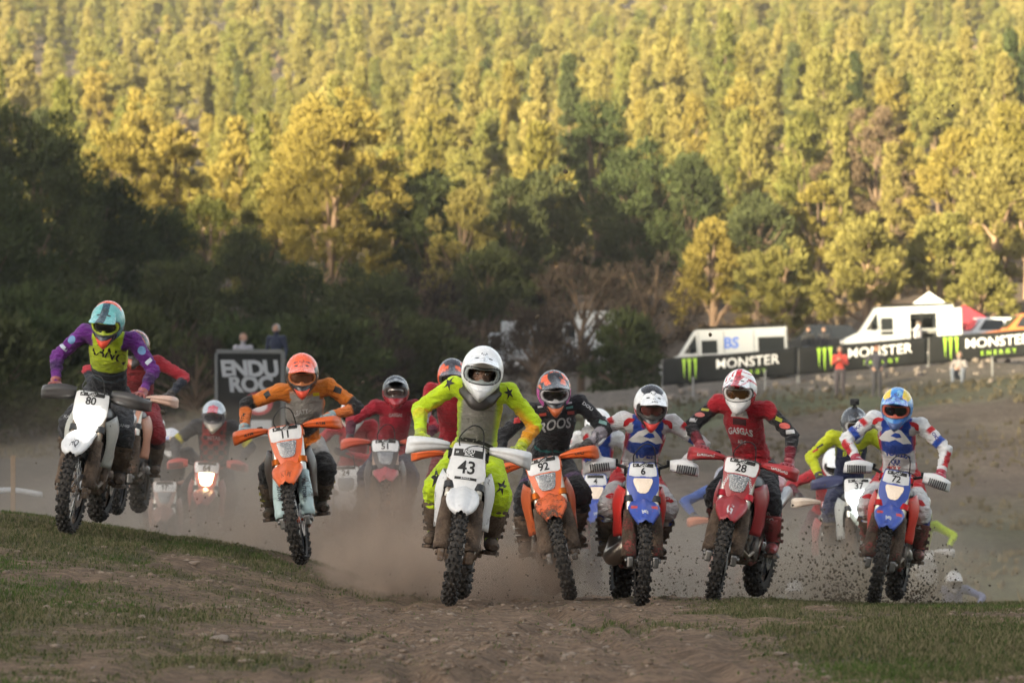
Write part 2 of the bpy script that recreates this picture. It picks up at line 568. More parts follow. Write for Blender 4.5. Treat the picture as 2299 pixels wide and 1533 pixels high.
def build_ground():
    xs = np.concatenate([-np.geomspace(420, 5.2, 46), np.arange(-5.12, 5.13, 0.062), np.geomspace(5.2, 420, 46)])
    ys = np.concatenate([np.linspace(-150, 15, 24), np.arange(16, 40, 0.075), np.arange(40, 60, 0.35), np.arange(60, 180, 2.0), np.arange(180, 1100, 9.0)])
    X, Y = np.meshgrid(xs, ys)
    Z = ground(X, Y)
    V = np.stack([X, Y, Z], -1).reshape(-1, 3)
    ny, nx = X.shape
    I = np.arange(ny * nx).reshape(ny, nx)
    F = np.stack([I[:-1, :-1], I[:-1, 1:], I[1:, 1:], I[1:, :-1]], -1).reshape(-1, 4)
    me = mesh_np('ground', V, F, True)
    x, y = V[:, 0], V[:, 1]
    g = grass_cover(x, y)
    n = fbm(x * 0.35, y * 0.12, 71, 4)
    dirt = np.array([0.180, 0.118, 0.076]); grass = np.array([0.088, 0.084, 0.042])
    c = dirt * (1 - g[:, None]) + grass * g[:, None]
    # the dip and the opposite slope: worn earth, then thin grass, a bare brown bank, a grass terrace and a stony strip
    bank_lo = 118 + 0.85 * (x - 7) + (n - 0.5) * 14
    bank_hi = 146 + 0.35 * (x - 7) + (n - 0.5) * 10
    mid_grass = np.array([0.074, 0.076, 0.044]); bank = np.array([0.130, 0.102, 0.083])
    terrace = np.array([0.094, 0.100, 0.060]); stony = np.array([0.150, 0.130, 0.112]); duff = np.array([0.105, 0.080, 0.064])
    far = mid_grass * np.ones((len(x), 1))
    def over(c, c2, m): return c * (1 - m[:, None]) + c2 * m[:, None]
    far = over(far, bank, sstep(-6, 0, y - bank_lo) * (0.55 + 0.45 * sstep(0.3, 0.6, n)))
    far = over(far, terrace, sstep(-2.5, 2.5, y - bank_hi))
    far = over(far, stony, sstep(158.5, 160.5, y + (n - 0.5) * 3))
    far = over(far, duff, sstep(190, 215, y))
    far = over(far, np.array([.07, .055, .042]), sstep(2, -8, x) * sstep(85, 115, y) * 0.9)  # darker duff towards the left, shade put into its colour; next line too
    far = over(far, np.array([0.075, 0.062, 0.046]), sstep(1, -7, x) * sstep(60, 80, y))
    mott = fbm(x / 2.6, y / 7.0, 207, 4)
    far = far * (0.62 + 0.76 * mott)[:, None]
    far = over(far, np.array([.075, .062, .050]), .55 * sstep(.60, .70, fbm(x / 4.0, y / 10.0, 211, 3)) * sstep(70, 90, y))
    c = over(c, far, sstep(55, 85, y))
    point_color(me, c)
    nt = NT('earth_and_grass')
    p = nt.pos()
    n1 = nt.noise(1.7, 5, 0.65, p)
    n2 = nt.noise(26.0, 5, 0.7, p)
    v = nt.voro(38.0, p)
    col_ = nt.mix(1.0, nt.attr('Col'), nt.ramp(n1, [(0.28, 0.72), (0.72, 1.22)]), 'MULTIPLY')
    col_ = nt.mix(1.0, col_, nt.ramp(n2, [(0.28, 0.36), (0.72, 1.50)]), 'MULTIPLY')
    n5 = nt.noise(7.0, 4, 0.65, p)
    col_ = nt.mix(1.0, col_, nt.ramp(n5, [(0.32, 0.62), (0.68, 1.25)]), 'MULTIPLY')
    far_n = nt.noise(0.5, 4, 0.7, p)
    col_ = nt.mix(1.0, col_, nt.ramp(far_n, [(0.3, 0.78), (0.7, 1.2)]), 'MULTIPLY')
    pale = nt.ramp(v, [(0.10, 1.0), (0.20, 0.0)])
    pick = nt.ramp(nt.noise(3.0, 2, 0.5, p), [(0.5, 0.0), (0.65, 0.5)])
    col_ = nt.mix(nt.math('MULTIPLY', pale, pick), col_, (0.27, 0.22, 0.175))
    h = nt.math('ADD', n2, nt.math('MULTIPLY', v, -0.7))
    m = nt.pbr(col_, 0.95, normal=nt.bump(h, 0.8, 0.03), spec=0.12)
    o = link('ground', me, None, m)
    tag(o, 'rolling dirt and short grass field with a worn track over its crest', kind='structure')
    return o

build_ground()

def build_ridge():
    """the mountain across the valley behind the camera; its shadow lies over the start field"""
    prof_px = np.array([-2600, -600, 0, 200, 600, 1000, 1250, 1430, 1550, 1750, 1950, 2299, 3000, 5000])
    prof_e = np.array([26, 17, 14.5, 14.0, 11.0, 11.0, 10.5, 8.5, 4.5, 1.0, -3.5, -8.0, -14, -34])
    kx = SUN_H[0] / -SUN_H[1]
    px_x = (prof_px - 1149.5) * 225 / FPX + 725 * kx
    base = 725 * math.hypot(1, kx) * math.tan(SUN_EL)
    xc = 725 * kx
    xs = np.concatenate([np.linspace(-1600, xc - 105, 40), np.arange(xc - 95, xc + 90, 2.2), np.linspace(xc + 100, 900, 56)])
    ys = np.concatenate([np.linspace(-145, -460, 16), np.arange(-468, -530, -4.0), np.linspace(-540, -1100, 14)])
    X, Y = np.meshgrid(xs, ys)
    crest = EYE + base + np.interp(X, px_x, prof_e) + (fbm(X / 9.0, Y / 40.0, 91, 3) - 0.5) * 3.0
    s = np.interp(Y, [-1100, -700, -500, -300, -145], [0.75, 0.93, 1.0, 0.42, -0.02])
    Z = crest * s + (fbm(X / 60.0, Y / 60.0, 93, 3) - 0.5) * 12 * (1 - np.exp(-((Y + 500) / 60.0) ** 2)) * sstep(-150, -240, Y)
    V = np.stack([X, Y, Z], -1).reshape(-1, 3)
    ny, nx = X.shape
    I = np.arange(ny * nx).reshape(ny, nx)
    F = np.stack([I[:-1, :-1], I[1:, :-1], I[1:, 1:], I[:-1, 1:]], -1).reshape(-1, 4)
    me = mesh_np('mountain', V, F, True)
    nt = NT('wooded_mountain')
    p = nt.pos()
    n = nt.noise(0.03, 6, 0.7, p)
    m = nt.pbr(nt.mix(n, (0.045, 0.050, 0.026), (0.115, 0.095, 0.062)), 1.0, spec=0.0)
    tag(link('mountain', me, None, m), 'dark wooded mountain across the valley', kind='structure')

build_ridge()

# ------------------------------------------------------------------ trees
def leaf_tris(rs, centres, outward, n_per, spread, length, width, up_bias=0.5):
    """triangular needle tufts scattered round each centre -> verts (3n,3)"""
    k = len(centres)
    c = np.repeat(centres, n_per, 0); o = np.repeat(outward, n_per, 0)
    n = len(c)
    off = rs.normal(size=(n, 3)); off /= np.linalg.norm(off, axis=1, keepdims=True) + 1e-9
    off *= (rs.rand(n, 1) ** 0.45)
    sp = np.repeat(spread if np.ndim(spread) else np.full(k, spread), n_per)[:, None]
    p = c + off * sp * np.array([1, 1, 0.72])
    d = o * 0.7 + off * 0.8 + np.array([0, 0, up_bias]) + rs.normal(size=(n, 3)) * 0.35
    d /= np.linalg.norm(d, axis=1, keepdims=True) + 1e-9
    s = np.cross(d, rs.normal(size=(n, 3))); s /= np.linalg.norm(s, axis=1, keepdims=True) + 1e-9
    L = length * (0.6 + 0.8 * rs.rand(n, 1)); W = width * (0.6 + 0.8 * rs.rand(n, 1))
    a = p - d * L * 0.35 - s * W * 0.5
    b = p - d * L * 0.35 + s * W * 0.5
    t = p + d * L * 0.65
    return np.stack([a, b, t], 1).reshape(-1, 3)

def crown_points(rs, kind, H, Rr, n):
    """branch ends of a crown: centres and outward directions"""
    pts = []
    a0 = rs.rand() * 6.28
    lob = rs.rand(6) * 6.28
    for i in range(n):
        t = rs.rand() ** 0.85
        a = rs.rand() * 2 * PI
        if kind == 'spire':       # tall young pine, rounded tip
            r = Rr * (1 - t) ** 0.62 * (0.75 + 0.25 * math.sin(3 * a + lob[0] + 5 * t)) * min(1, 0.55 + t * 4)
            z = H * (0.12 + 0.88 * t)
        elif kind == 'egg':
            r = Rr * math.sin(PI * min(0.97, (0.18 + 0.80 * t))) ** 0.75 * (0.8 + 0.2 * math.sin(4 * a + lob[1] + 4 * t))
            z = H * (0.18 + 0.82 * t)
        elif kind == 'umbrella':  # open pine, wide top
            r = Rr * math.sin(PI * min(0.96, (0.32 + 0.62 * t))) ** 0.6 * (0.72 + 0.28 * math.sin(3 * a + lob[2] + 3 * t))
            z = H * (0.30 + 0.70 * t) + 0.10 * H * math.sin(2 * a + lob[3])
        else:                     # broad
            r = Rr * math.sin(PI * min(0.97, (0.22 + 0.72 * t))) ** 0.55 * (0.75 + 0.25 * math.sin(3 * a + lob[4] + 2 * t))
            z = H * (0.10 + 0.88 * t) + 0.07 * H * math.sin(3 * a + lob[5])
        f = 0.45 + 0.55 * rs.rand() ** 0.5
        pts.append((r * f * math.cos(a), r * f * math.sin(a), z))
    P = np.array(pts)
    o = P - np.array([0, 0, H * 0.45]); o[:, 2] *= 0.5
    o /= np.linalg.norm(o, axis=1, keepdims=True) + 1e-9
    return P, o

def make_tree_meshes(kind, seed, H, Rr, n_cl, n_per, spread, length, width, trunk_r, limbs=8, up=0.5):
    rs = np.random.RandomState(seed)
    P, O = crown_points(rs, kind, H, Rr, n_cl)
    V = leaf_tris(rs, P, O, n_per, spread * (0.7 + 0.6 * rs.rand(len(P))), length, width, up)
    F = np.arange(len(V)).reshape(-1, 3)
    crown = mesh_np('crown', V, F)
    mb = MB()
    bend = [Vector((rs.normal() * 0.03 * H, rs.normal() * 0.03 * H, 0)) for _ in range(4)]
    tp = [Vector((0, 0, -0.4))]
    for i in range(1, 6):
        t = i / 5
        tp.append(Vector((0, 0, H * 0.92 * t)) + bend[min(i, 3)] * t)
    mb.tube(tp, [trunk_r * 1.15, trunk_r * 0.9, trunk_r * 0.72, trunk_r * 0.5, trunk_r * 0.3, trunk_r * 0.08], 7, caps=False)
    idx = rs.choice(len(P), min(limbs, len(P)), replace=False)
    for i in idx:
        e = Vector(P[i])
        t0 = max(0.18, min(0.85, e.z / H - 0.22 - 0.1 * rs.rand()))
        s = Vector((0, 0, H * 0.92 * t0)) + bend[2] * t0
        m_ = s.lerp(e, 0.5) + Vector((0, 0, -0.02 * H + 0.05 * H * rs.rand()))
        r0 = trunk_r * (0.5 - 0.3 * t0)
        mb.tube([s, m_, e], [r0, r0 * 0.6, r0 * 0.2], 5, caps=False)
    return crown, mb.mesh('trunk')

TREE_N = [0]
def place_tree(name, meshes, x, y, s, rz, label, group, leaf, bark='bark', sz=None, cat='tree', z=None):
    crown, trunk = meshes
    root = empty(name, (x, y, (gz(x, y) if z is None else z) - 0.05))
    root.rotation_euler = (0, 0, rz)
    root.scale = (s, s, sz or s)
    tag(root, label, cat, group)
    link('trunk', trunk, root, M[bark])
    c = link('crown', crown, root)
    if len(c.data.materials) == 0: c.data.materials.append(M[leaf])
    c.material_slots[0].link = 'OBJECT'
    c.material_slots[0].material = M[leaf]
    TREE_N[0] += 1
    return root

def forest():
    rs = np.random.RandomState(5)
    kinds = []
    for k in range(5): kinds.append(make_tree_meshes('spire', 100 + k, 9.0, 1.30, 66, 110, 0.46, 0.25, 0.13, 0.10, 5, 0.6))
    for k in range(4): kinds.append(make_tree_meshes('egg', 200 + k, 8.0, 1.62, 70, 110, 0.50, 0.25, 0.13, 0.11, 6, 0.5))
    for k in range(3): kinds.append(make_tree_meshes('umbrella', 300 + k, 7.2, 2.1, 66, 110, 0.50, 0.25, 0.13, 0.12, 10, 0.5))
    pts = []
    tries = 0
    while tries < 60000 and len(pts) < 1900:
        tries += 1
        y = 236 + 600 * rs.rand() ** 1.15
        x = (rs.rand() - 0.5) * (y * 0.2215 + 40)
        if abs(x) > y * 0.111 + 10: continue
        n = fbm(np.array([x / 26.0]), np.array([y / 60.0]), 301, 3)[0]
        dmin = 3.1 + 5.2 * max(0, 0.53 - n) * 2 + 0.0016 * (y - 236)
        if x < -0.02 * y and 300 < y < 560: dmin += 1.5        # thinner wood on the left of the slope
        if any((x - a) ** 2 + ((y - b) * 0.55) ** 2 < dmin * dmin for a, b in pts): continue
        pts.append((x, y))
    pts.sort(key=lambda p: p[1])
    words_k = ['slender spire-shaped pine', 'egg-shaped pine', 'open flat-topped pine']
    rest, named = [], []
    count = 0
    for i, (x, y) in enumerate(pts):
        k = rs.randint(len(kinds)) if y < 300 else rs.choice([0, 1, 2, 3, 4, 5, 6, 7, 8, 0, 1, 2, 5, 6, 9, 10])
        s = 0.60 + 0.46 * rs.rand()
        sz = s * (0.9 + 0.35 * rs.rand())
        if y < 290: s *= 0.95
        rz = rs.rand() * 6.28
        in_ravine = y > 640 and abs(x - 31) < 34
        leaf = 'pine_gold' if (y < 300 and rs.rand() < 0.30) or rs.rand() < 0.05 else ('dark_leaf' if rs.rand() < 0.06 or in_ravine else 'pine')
        if count < 288:
            kk = 0 if k < 5 else (1 if k < 9 else 2)
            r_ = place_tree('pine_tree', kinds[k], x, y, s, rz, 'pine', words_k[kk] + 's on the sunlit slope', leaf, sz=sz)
            named.append((r_, x / y * FPX + 1149.5, HORIZON - (gz(x, y) + 4 - EYE) / y * FPX, words_k[kk], leaf, sz))
            count += 1
        else:
            rest.append((x, y, gz(x, y) - .05, k, rz, s, sz))
    # say which pine is which: look, height on the slope, and what stands below it in the picture
    marks = [(0, 'the left border'), (238, 'the purple sleeves'), (370, 'the dusty striped helmet'), (475, 'the glowing headlight'), (565, 'the black race board'), (685, 'the orange helmet'), (800, 'the dusty red rider'), (890, 'the black round helmet'),
             (1010, 'the orange and black helmet'), (1075, 'the plain white helmet'), (1160, 'the left white truck'), (1243, 'the black jersey'), (1330, 'the leafless tree'), (1462, 'the white visored helmet'), (1560, 'the long van nose'),
             (1650, 'the red and white helmet'), (1740, 'the long van tail'), (1830, 'the dark car'), (1928, 'the action camera'), (2007, 'the blue helmet'), (2060, 'the open van door'), (2130, 'the red gazebo'), (2215, 'the white car'), (2299, 'the right border')]
    ORD = ['first', 'second', 'third', 'fourth', 'fifth', 'sixth', 'seventh', 'eighth', 'ninth', 'tenth', 'eleventh', 'twelfth']
    seen = {}
    for o, px, py, w, leaf, sz in sorted(named, key=lambda q: q[1]):
        m = min(marks, key=lambda q: abs(q[0] - px))[1]
        lvl = 'at the slope foot' if py > 470 else ('low on the slope' if py > 380 else ('halfway up' if py > 290 else ('high on the slope' if py > 180 else 'near the top border')))
        hue = {'pine_gold': 'golden', 'dark_leaf': 'dark green', 'pine': 'yellow-green'}[leaf]
        size = 'tall' if sz > 1.0 else ('small' if sz < .76 else 'middling')
        lab = '%s %s %s %s, over %s' % (size, hue, w.replace('slender spire-shaped', 'slender').replace('open flat-topped', 'flat-topped'), lvl, m)
        seen.setdefault(lab, []).append(o)
    for lab, os_ in seen.items():
        for i, o in enumerate(os_):
            o['label'] = lab if len(os_) == 1 else lab.replace(', over', ', ' + ORD[i] + ' over')
    # the trees beyond the limit: one object that sets the same crowns on points
    A = np.array(rest)
    me = bpy.data.meshes.new('wood'); me.vertices.add(len(A)); me.vertices.foreach_set('co', A[:, :3].astype(np.float32).ravel())
    for nm, typ, key, val in (('variant', 'INT', 'value', A[:, 3].astype(np.int32)), ('turn', 'FLOAT_VECTOR', 'vector', np.stack([0 * A[:, 4], 0 * A[:, 4], A[:, 4]], -1).astype(np.float32).ravel()),
                              ('size', 'FLOAT_VECTOR', 'vector', A[:, [5, 5, 6]].astype(np.float32).ravel())):
        at_ = me.attributes.new(nm, typ, 'POINT'); at_.data.foreach_set(key, val)
    o = link('wood', me)
    tag(o, 'far pine wood covering the upper slope', kind='stuff')
    ng = bpy.data.node_groups.new('scatter_wood', 'GeometryNodeTree')
    ng.interface.new_socket('Geometry', in_out='INPUT', socket_type='NodeSocketGeometry'); ng.interface.new_socket('Geometry', in_out='OUTPUT', socket_type='NodeSocketGeometry')
    gi, go = ng.nodes.new('NodeGroupInput'), ng.nodes.new('NodeGroupOutput')
    jn = ng.nodes.new('GeometryNodeJoinGeometry'); ng.links.new(jn.outputs[0], go.inputs[0])
    def named_attr(nm, typ):
        n_ = ng.nodes.new('GeometryNodeInputNamedAttribute'); n_.data_type = typ; n_.inputs['Name'].default_value = nm
        return next(q for q in n_.outputs if q.enabled and q.name == 'Attribute')
    va, tu, si = named_attr('variant', 'INT'), named_attr('turn', 'FLOAT_VECTOR'), named_attr('size', 'FLOAT_VECTOR')
    for k in range(len(kinds)):
        src = next((c for c in bpy.data.objects if c.data is kinds[k][0] and c.material_slots[0].material is M['pine']), None)
        if src is None: continue
        oi = ng.nodes.new('GeometryNodeObjectInfo'); oi.inputs['Object'].default_value = src; oi.inputs['As Instance'].default_value = True; oi.transform_space = 'ORIGINAL'
        cmp_ = ng.nodes.new('FunctionNodeCompare'); cmp_.data_type = 'INT'; cmp_.operation = 'EQUAL'
        ia = [q for q in cmp_.inputs if q.enabled]
        ng.links.new(va, ia[0]); ia[1].default_value = k
        ip = ng.nodes.new('GeometryNodeInstanceOnPoints')
        ng.links.new(gi.outputs[0], ip.inputs['Points']); ng.links.new(cmp_.outputs[0], ip.inputs['Selection']); ng.links.new(oi.outputs['Geometry'], ip.inputs['Instance'])
        ng.links.new(tu, ip.inputs['Rotation']); ng.links.new(si, ip.inputs['Scale'])
        ng.links.new(ip.outputs[0], jn.inputs[0])
    md = o.modifiers.new('scatter', 'NODES'); md.node_group = ng
    # low scrub between the trunks
    n = 5200
    y = 215 + 420 * rs.rand(n) ** 1.2
    x = (rs.rand(n) - 0.5) * 2 * (y * 0.111 + 8)
    z = ground(x, y)
    P = np.stack([x, y, z + 0.2], -1)
    keep = (fbm(x / 9.0, y / 9.0, 77, 3) > 0.46)
    P = P[keep]
    V = leaf_tris(rs, P, np.tile([0, 0, 1.0], (len(P), 1)), 16, 0.6 + 0.5 * rs.rand(len(P)), 0.5, 0.34, 0.6)
    tag(link('undergrowth', mesh_np('undergrowth', V, np.arange(len(V)).reshape(-1, 3)), None, M['brown_leaf']), 'low brown scrub under the pines', kind='stuff')
    print('forest', len(pts))

forest()

def edge_trees():
    """the bigger trees at the foot of the slope, each by itself"""
    def X(px, y): return (px - 1149.5) / FPX * y
    # px, distance, height, half width, shape, leaves, bark, seed, label, group
    L = [
        # dense dark evergreens on the left
        (70, 190, 10.5, 4.0, 'broad', 'dark_leaf', 'tall dark evergreen at the far left, behind the purple sleeved rider'),
        (-60, 172, 8.5, 4.2, 'broad', 'dark_leaf', 'dark evergreen cut off by the left border of the view'),
        (215, 196, 8.0, 3.2, 'broad', 'dark_leaf', 'round dark evergreen just right of the tall dark one'),
        (330, 200, 6.8, 3.2, 'broad', 'dark_leaf', 'low dark evergreen above the rider with the lit lamp'),
        (180, 150, 4.2, 3.0, 'broad', 'dark_leaf', 'dark bush low behind the purple sleeved rider'),
        (20, 140, 4.0, 2.8, 'broad', 'dark_leaf', 'dark bush at the left border, at the foot of the trees'),
        (395, 176, 5.2, 2.4, 'broad', 'dark_leaf', 'dark evergreen bush left of the black race board'),
        (110, 128, 3.0, 2.6, 'broad', 'dark_leaf', 'low dark bush between bike 80 and the left border'),
        (300, 132, 3.2, 2.6, 'broad', 'dark_leaf', 'low dark bush above the rider deep in the dust'),
        (440, 128, 2.6, 2.2, 'broad', 'grey_leaf', 'brown low thicket left of the black race board'),
        (700, 150, 3.4, 2.8, 'broad', 'dark_leaf', 'dark bush right behind the orange helmet'),
        (800, 156, 3.2, 2.6, 'broad', 'grey_leaf', 'brown thicket behind the dusty red rider'),
        (900, 160, 3.4, 2.8, 'broad', 'dark_leaf', 'dark bush behind the black round helmet'),
        (1000, 166, 3.2, 2.6, 'broad', 'grey_leaf', 'brown thicket right behind the leading rider'),
        (-20, 118, 2.8, 2.6, 'broad', 'dark_leaf', 'dark bush half outside the left border'),
        (520, 152, 3.0, 2.6, 'broad', 'dark_leaf', 'dark bush behind the black race board'),
        (1405, 172, 3.2, 1.6, 'broad', 'dark_leaf', 'dark bush at the left end of the banners'),
        # golden oaks and pines behind them
        (265, 232, 9.5, 3.3, 'broad', 'pine_gold', 'golden tree rising behind the dark evergreens'),
        (390, 236, 10.0, 2.7, 'egg', 'pine_gold', 'golden pine left of the big broad pine'),
        (470, 226, 6.8, 2.6, 'egg', 'pine', 'olive pine in half shade left of the big broad pine'),
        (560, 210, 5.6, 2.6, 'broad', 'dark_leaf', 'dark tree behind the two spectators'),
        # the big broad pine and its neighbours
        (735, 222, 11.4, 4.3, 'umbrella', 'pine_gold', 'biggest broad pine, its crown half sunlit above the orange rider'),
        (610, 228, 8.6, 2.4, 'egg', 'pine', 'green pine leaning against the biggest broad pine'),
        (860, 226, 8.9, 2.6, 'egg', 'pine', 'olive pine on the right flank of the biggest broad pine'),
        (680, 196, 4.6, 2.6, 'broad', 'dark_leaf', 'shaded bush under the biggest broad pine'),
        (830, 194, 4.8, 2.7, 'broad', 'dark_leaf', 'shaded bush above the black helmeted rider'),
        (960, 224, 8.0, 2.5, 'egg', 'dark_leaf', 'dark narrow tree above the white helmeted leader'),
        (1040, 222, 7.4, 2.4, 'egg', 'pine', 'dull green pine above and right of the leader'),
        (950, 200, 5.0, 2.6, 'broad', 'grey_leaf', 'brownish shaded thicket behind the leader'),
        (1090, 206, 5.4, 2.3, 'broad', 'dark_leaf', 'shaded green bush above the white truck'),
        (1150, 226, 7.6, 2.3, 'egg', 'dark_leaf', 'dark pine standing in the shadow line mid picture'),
        # centre: the dark round crown and brown bushes
        (1345, 240, 10.4, 2.5, 'broad', 'dark_leaf', 'round dark green crown against the golden slope'),
        (1430, 234, 8.4, 2.6, 'broad', 'dark_leaf', 'dark evergreen right of the round dark crown'),
        (1235, 230, 7.8, 2.4, 'broad', 'dark_leaf', 'dark tree left of the round dark crown'),
        (1545, 234, 7.6, 2.4, 'egg', 'dark_leaf', 'dark narrow evergreen behind the long white van'),
        (1305, 190, 5.7, 2.9, 'broad', 'grey_leaf', 'leafless brown tree in front of the white trucks'),
        (1460, 198, 5.2, 2.2, 'broad', 'grey_leaf', 'grey bush at the left end of the banner'),
        (1200, 186, 3.6, 2.0, 'broad', 'grey_leaf', 'low leafless bush beside the white truck'),
        # right: pines above the vans
        (1605, 212, 5.4, 2.3, 'umbrella', 'pine_gold', 'golden pine above the long white van'),
        (1760, 205, 4.4, 2.3, 'umbrella', 'pine', 'flat-topped green pine between the two white vans'),
        (1700, 226, 6.0, 2.2, 'egg', 'dark_leaf', 'dark pine behind the flat-topped green pine'),
        (1945, 212, 5.2, 2.6, 'umbrella', 'pine', 'green pine spreading over the open white van'),
        (1840, 228, 6.4, 2.0, 'egg', 'pine_gold', 'golden narrow pine between the vans, farther back'),
        (1965, 246, 8.6, 3.2, 'broad', 'brown_leaf', 'withered brown tree on the sunny slope'),
        (1880, 250, 7.0, 2.4, 'broad', 'brown_leaf', 'smaller withered brown tree on the sunny slope'),
        (2150, 232, 8.2, 2.5, 'egg', 'pine_gold', 'golden pine right of the withered brown tree'),
        (2235, 220, 7.0, 2.6, 'umbrella', 'pine', 'wide green pine near the right border'),
        (2110, 215, 4.6, 2.3, 'umbrella', 'pine', 'dark green pine over the red gazebo'),
        (2310, 226, 9.0, 2.8, 'umbrella', 'pine_gold', 'golden pine cut off by the right border'),
        (2200, 206, 3.4, 1.9, 'umbrella', 'pine', 'small pine above the orange pickup'),
    ]
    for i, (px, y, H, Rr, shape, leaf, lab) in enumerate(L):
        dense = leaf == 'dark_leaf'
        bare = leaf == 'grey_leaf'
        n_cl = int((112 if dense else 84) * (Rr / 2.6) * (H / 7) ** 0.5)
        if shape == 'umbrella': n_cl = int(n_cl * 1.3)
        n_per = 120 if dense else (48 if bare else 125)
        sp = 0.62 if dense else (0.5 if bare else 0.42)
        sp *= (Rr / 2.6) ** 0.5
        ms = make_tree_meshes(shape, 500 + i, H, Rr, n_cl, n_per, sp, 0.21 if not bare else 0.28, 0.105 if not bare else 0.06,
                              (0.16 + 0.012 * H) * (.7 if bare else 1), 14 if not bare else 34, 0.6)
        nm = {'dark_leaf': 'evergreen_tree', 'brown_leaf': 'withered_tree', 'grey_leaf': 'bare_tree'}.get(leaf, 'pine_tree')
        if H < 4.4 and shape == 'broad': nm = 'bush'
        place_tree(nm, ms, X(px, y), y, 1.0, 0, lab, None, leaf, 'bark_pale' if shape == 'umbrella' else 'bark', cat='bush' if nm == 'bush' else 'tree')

edge_trees()

def far_slope():
    """dry tufts on the opposite slope and loose rocks along the stony strip"""
    rs = np.random.RandomState(66)
    n = 9000
    y = 76 + 84 * rs.rand(n) ** .8
    x = (rs.rand(n) - .5) * 2 * (y * .111 + 2)
    keep = fbm(x / 3.0, y / 8.0, 215, 3) > .47
    x, y = x[keep], y[keep]
    P = np.stack([x, y, ground(x, y) + .03], -1)
    V = leaf_tris(rs, P, np.tile([0, 0, 1.0], (len(P), 1)), 9, .05 + .12 * rs.rand(len(P)) ** 2, .16, .06, .9)
    m = m_leaf('dry_tufts', (.075, .066, .042), (.125, .108, .074), (.14, .12, .085), .2, .4)
    tag(link('dry_grass', mesh_np('dry_grass', V, np.arange(len(V)).reshape(-1, 3)), None, m), 'dry grass tufts on the far slope', kind='stuff')
    mb = MB()
    for k in range(420):
        yy = 157 + 12 * rs.rand(); xx = (rs.rand() - .35) * 40
        s = .04 + .17 * rs.rand() ** 3
        mb.ball((xx, yy, gz(xx, yy) + s * .2), (s * 1.3, s, s * .7), 6, 4, Euler((rs.rand(), rs.rand(), rs.rand() * 6)).to_matrix())
    tag(mb.build('rubble', m_flat('rubble_stone', (.155, .13, .11), .95, var=.4, scale=2.0)), 'loose rocks strewn along the strip below the banners', kind='stuff')
far_slope()

def haze():
    """the thin evening air over the valley"""
    lo, hi = (-1650, -1250, -40), (1050, 1150, 235)
    mb = MB(); mb.box([(a + b) / 2 for a, b in zip(lo, hi)], [b - a for a, b in zip(lo, hi)])
    nt = NT('valley_air')
    v = nt.n('ShaderNodeVolumePrincipled')
    v.inputs['Color'].default_value = (.86, .88, .92, 1)
    v.inputs['Density'].default_value = HAZE
    v.inputs['Anisotropy'].default_value = .2
    nt.t.links.new(v.outputs[0], nt.out.inputs['Volume'])
    tag(mb.build('haze', nt.m), 'thin evening haze', kind='stuff')
HAZE = 0.00013
haze()
# ------------------------------------------------------------------ dirt bikes (local: forward is -y, up is z, origin on the ground midway between the wheels)
AX_F, AX_R = Vector((0, -0.74, 0.345)), Vector((0, 0.74, 0.325))
RAKE = R(26.0)
ST_DIR = Vector((0, math.sin(RAKE), math.cos(RAKE)))        # up the fork
ST_ORG = AX_F + Vector((0, 0.055, 0.0)) + ST_DIR * 0.60
PARTS = {}                                                    # shared meshes

def shared(key, fn):
    if key not in PARTS: PARTS[key] = fn()
    return PARTS[key]

def tyre_mesh(Rr, hw, front):
    mb = MB()
    prof = []
    tube_r = hw
    for k in range(13):                     # carcass from bead to bead
        a = R(-128 + 256 * k / 12)
        prof.append((hw * math.sin(a), (Rr - 0.014) - tube_r * 1.05 + tube_r * 1.05 * math.cos(a)))
    mb.lathe(prof, axis=(1, 0, 0), seg=64)
    rows = 46 if front else 40
    for i in range(rows):
        base = 2 * PI * i / rows
        if i % 2 == 0: ks = [(-0.30, 0), (0.30, 0), (-0.86, 0.3), (0.86, 0.3)]
        else: ks = [(0.0, 0), (-0.64, 0), (0.64, 0), (-1.15, 0), (1.15, 0)]
        for (s, da) in ks:
            ang = base + da * 2 * PI / rows
            a = s * 1.05
            off = hw * math.sin(a); rad = (Rr - 0.014) - tube_r * 1.05 + tube_r * 1.05 * math.cos(a)
            nrm = Vector((math.sin(a), 0, math.cos(a)))
            c = Vector((off, 0, rad)) + nrm * 0.006
            rot = Matrix.Rotation(a, 3, 'Y')
            w = 0.40 * hw if abs(s) < 1 else 0.26 * hw
            hx, hy, hz = w / 2, 0.0125, 0.012
            vs = [Vector(p) for p in ((-hx, -hy, -.5 * hz), (hx, -hy, -.5 * hz), (hx, hy, -.5 * hz), (-hx, hy, -.5 * hz),
                                      (-hx * .8, -hy * .8, hz), (hx * .8, -hy * .8, hz), (hx * .8, hy * .8, hz), (-hx * .8, hy * .8, hz))]
            RM = Matrix.Rotation(ang, 3, 'X')
            vs = [RM @ (rot @ v + c) for v in vs]
            mb.add(vs, [(4, 5, 6, 7), (0, 1, 5, 4), (1, 2, 6, 5), (2, 3, 7, 6), (3, 0, 4, 7)], smooth=False)
    return mb.mesh('tyre')

def rim_mesh(Rr, hw):
    mb = MB()
    p = [(-hw, Rr), (-hw * .9, Rr + .008), (-hw * .6, Rr - .006), (0, Rr - .012), (hw * .6, Rr - .006), (hw * .9, Rr + .008), (hw, Rr),
         (hw * .7, Rr - .016), (0, Rr - .022), (-hw * .7, Rr - .016)]
    mb.lathe(p, axis=(1, 0, 0), seg=56, closed=True)
    return mb.mesh('rim')

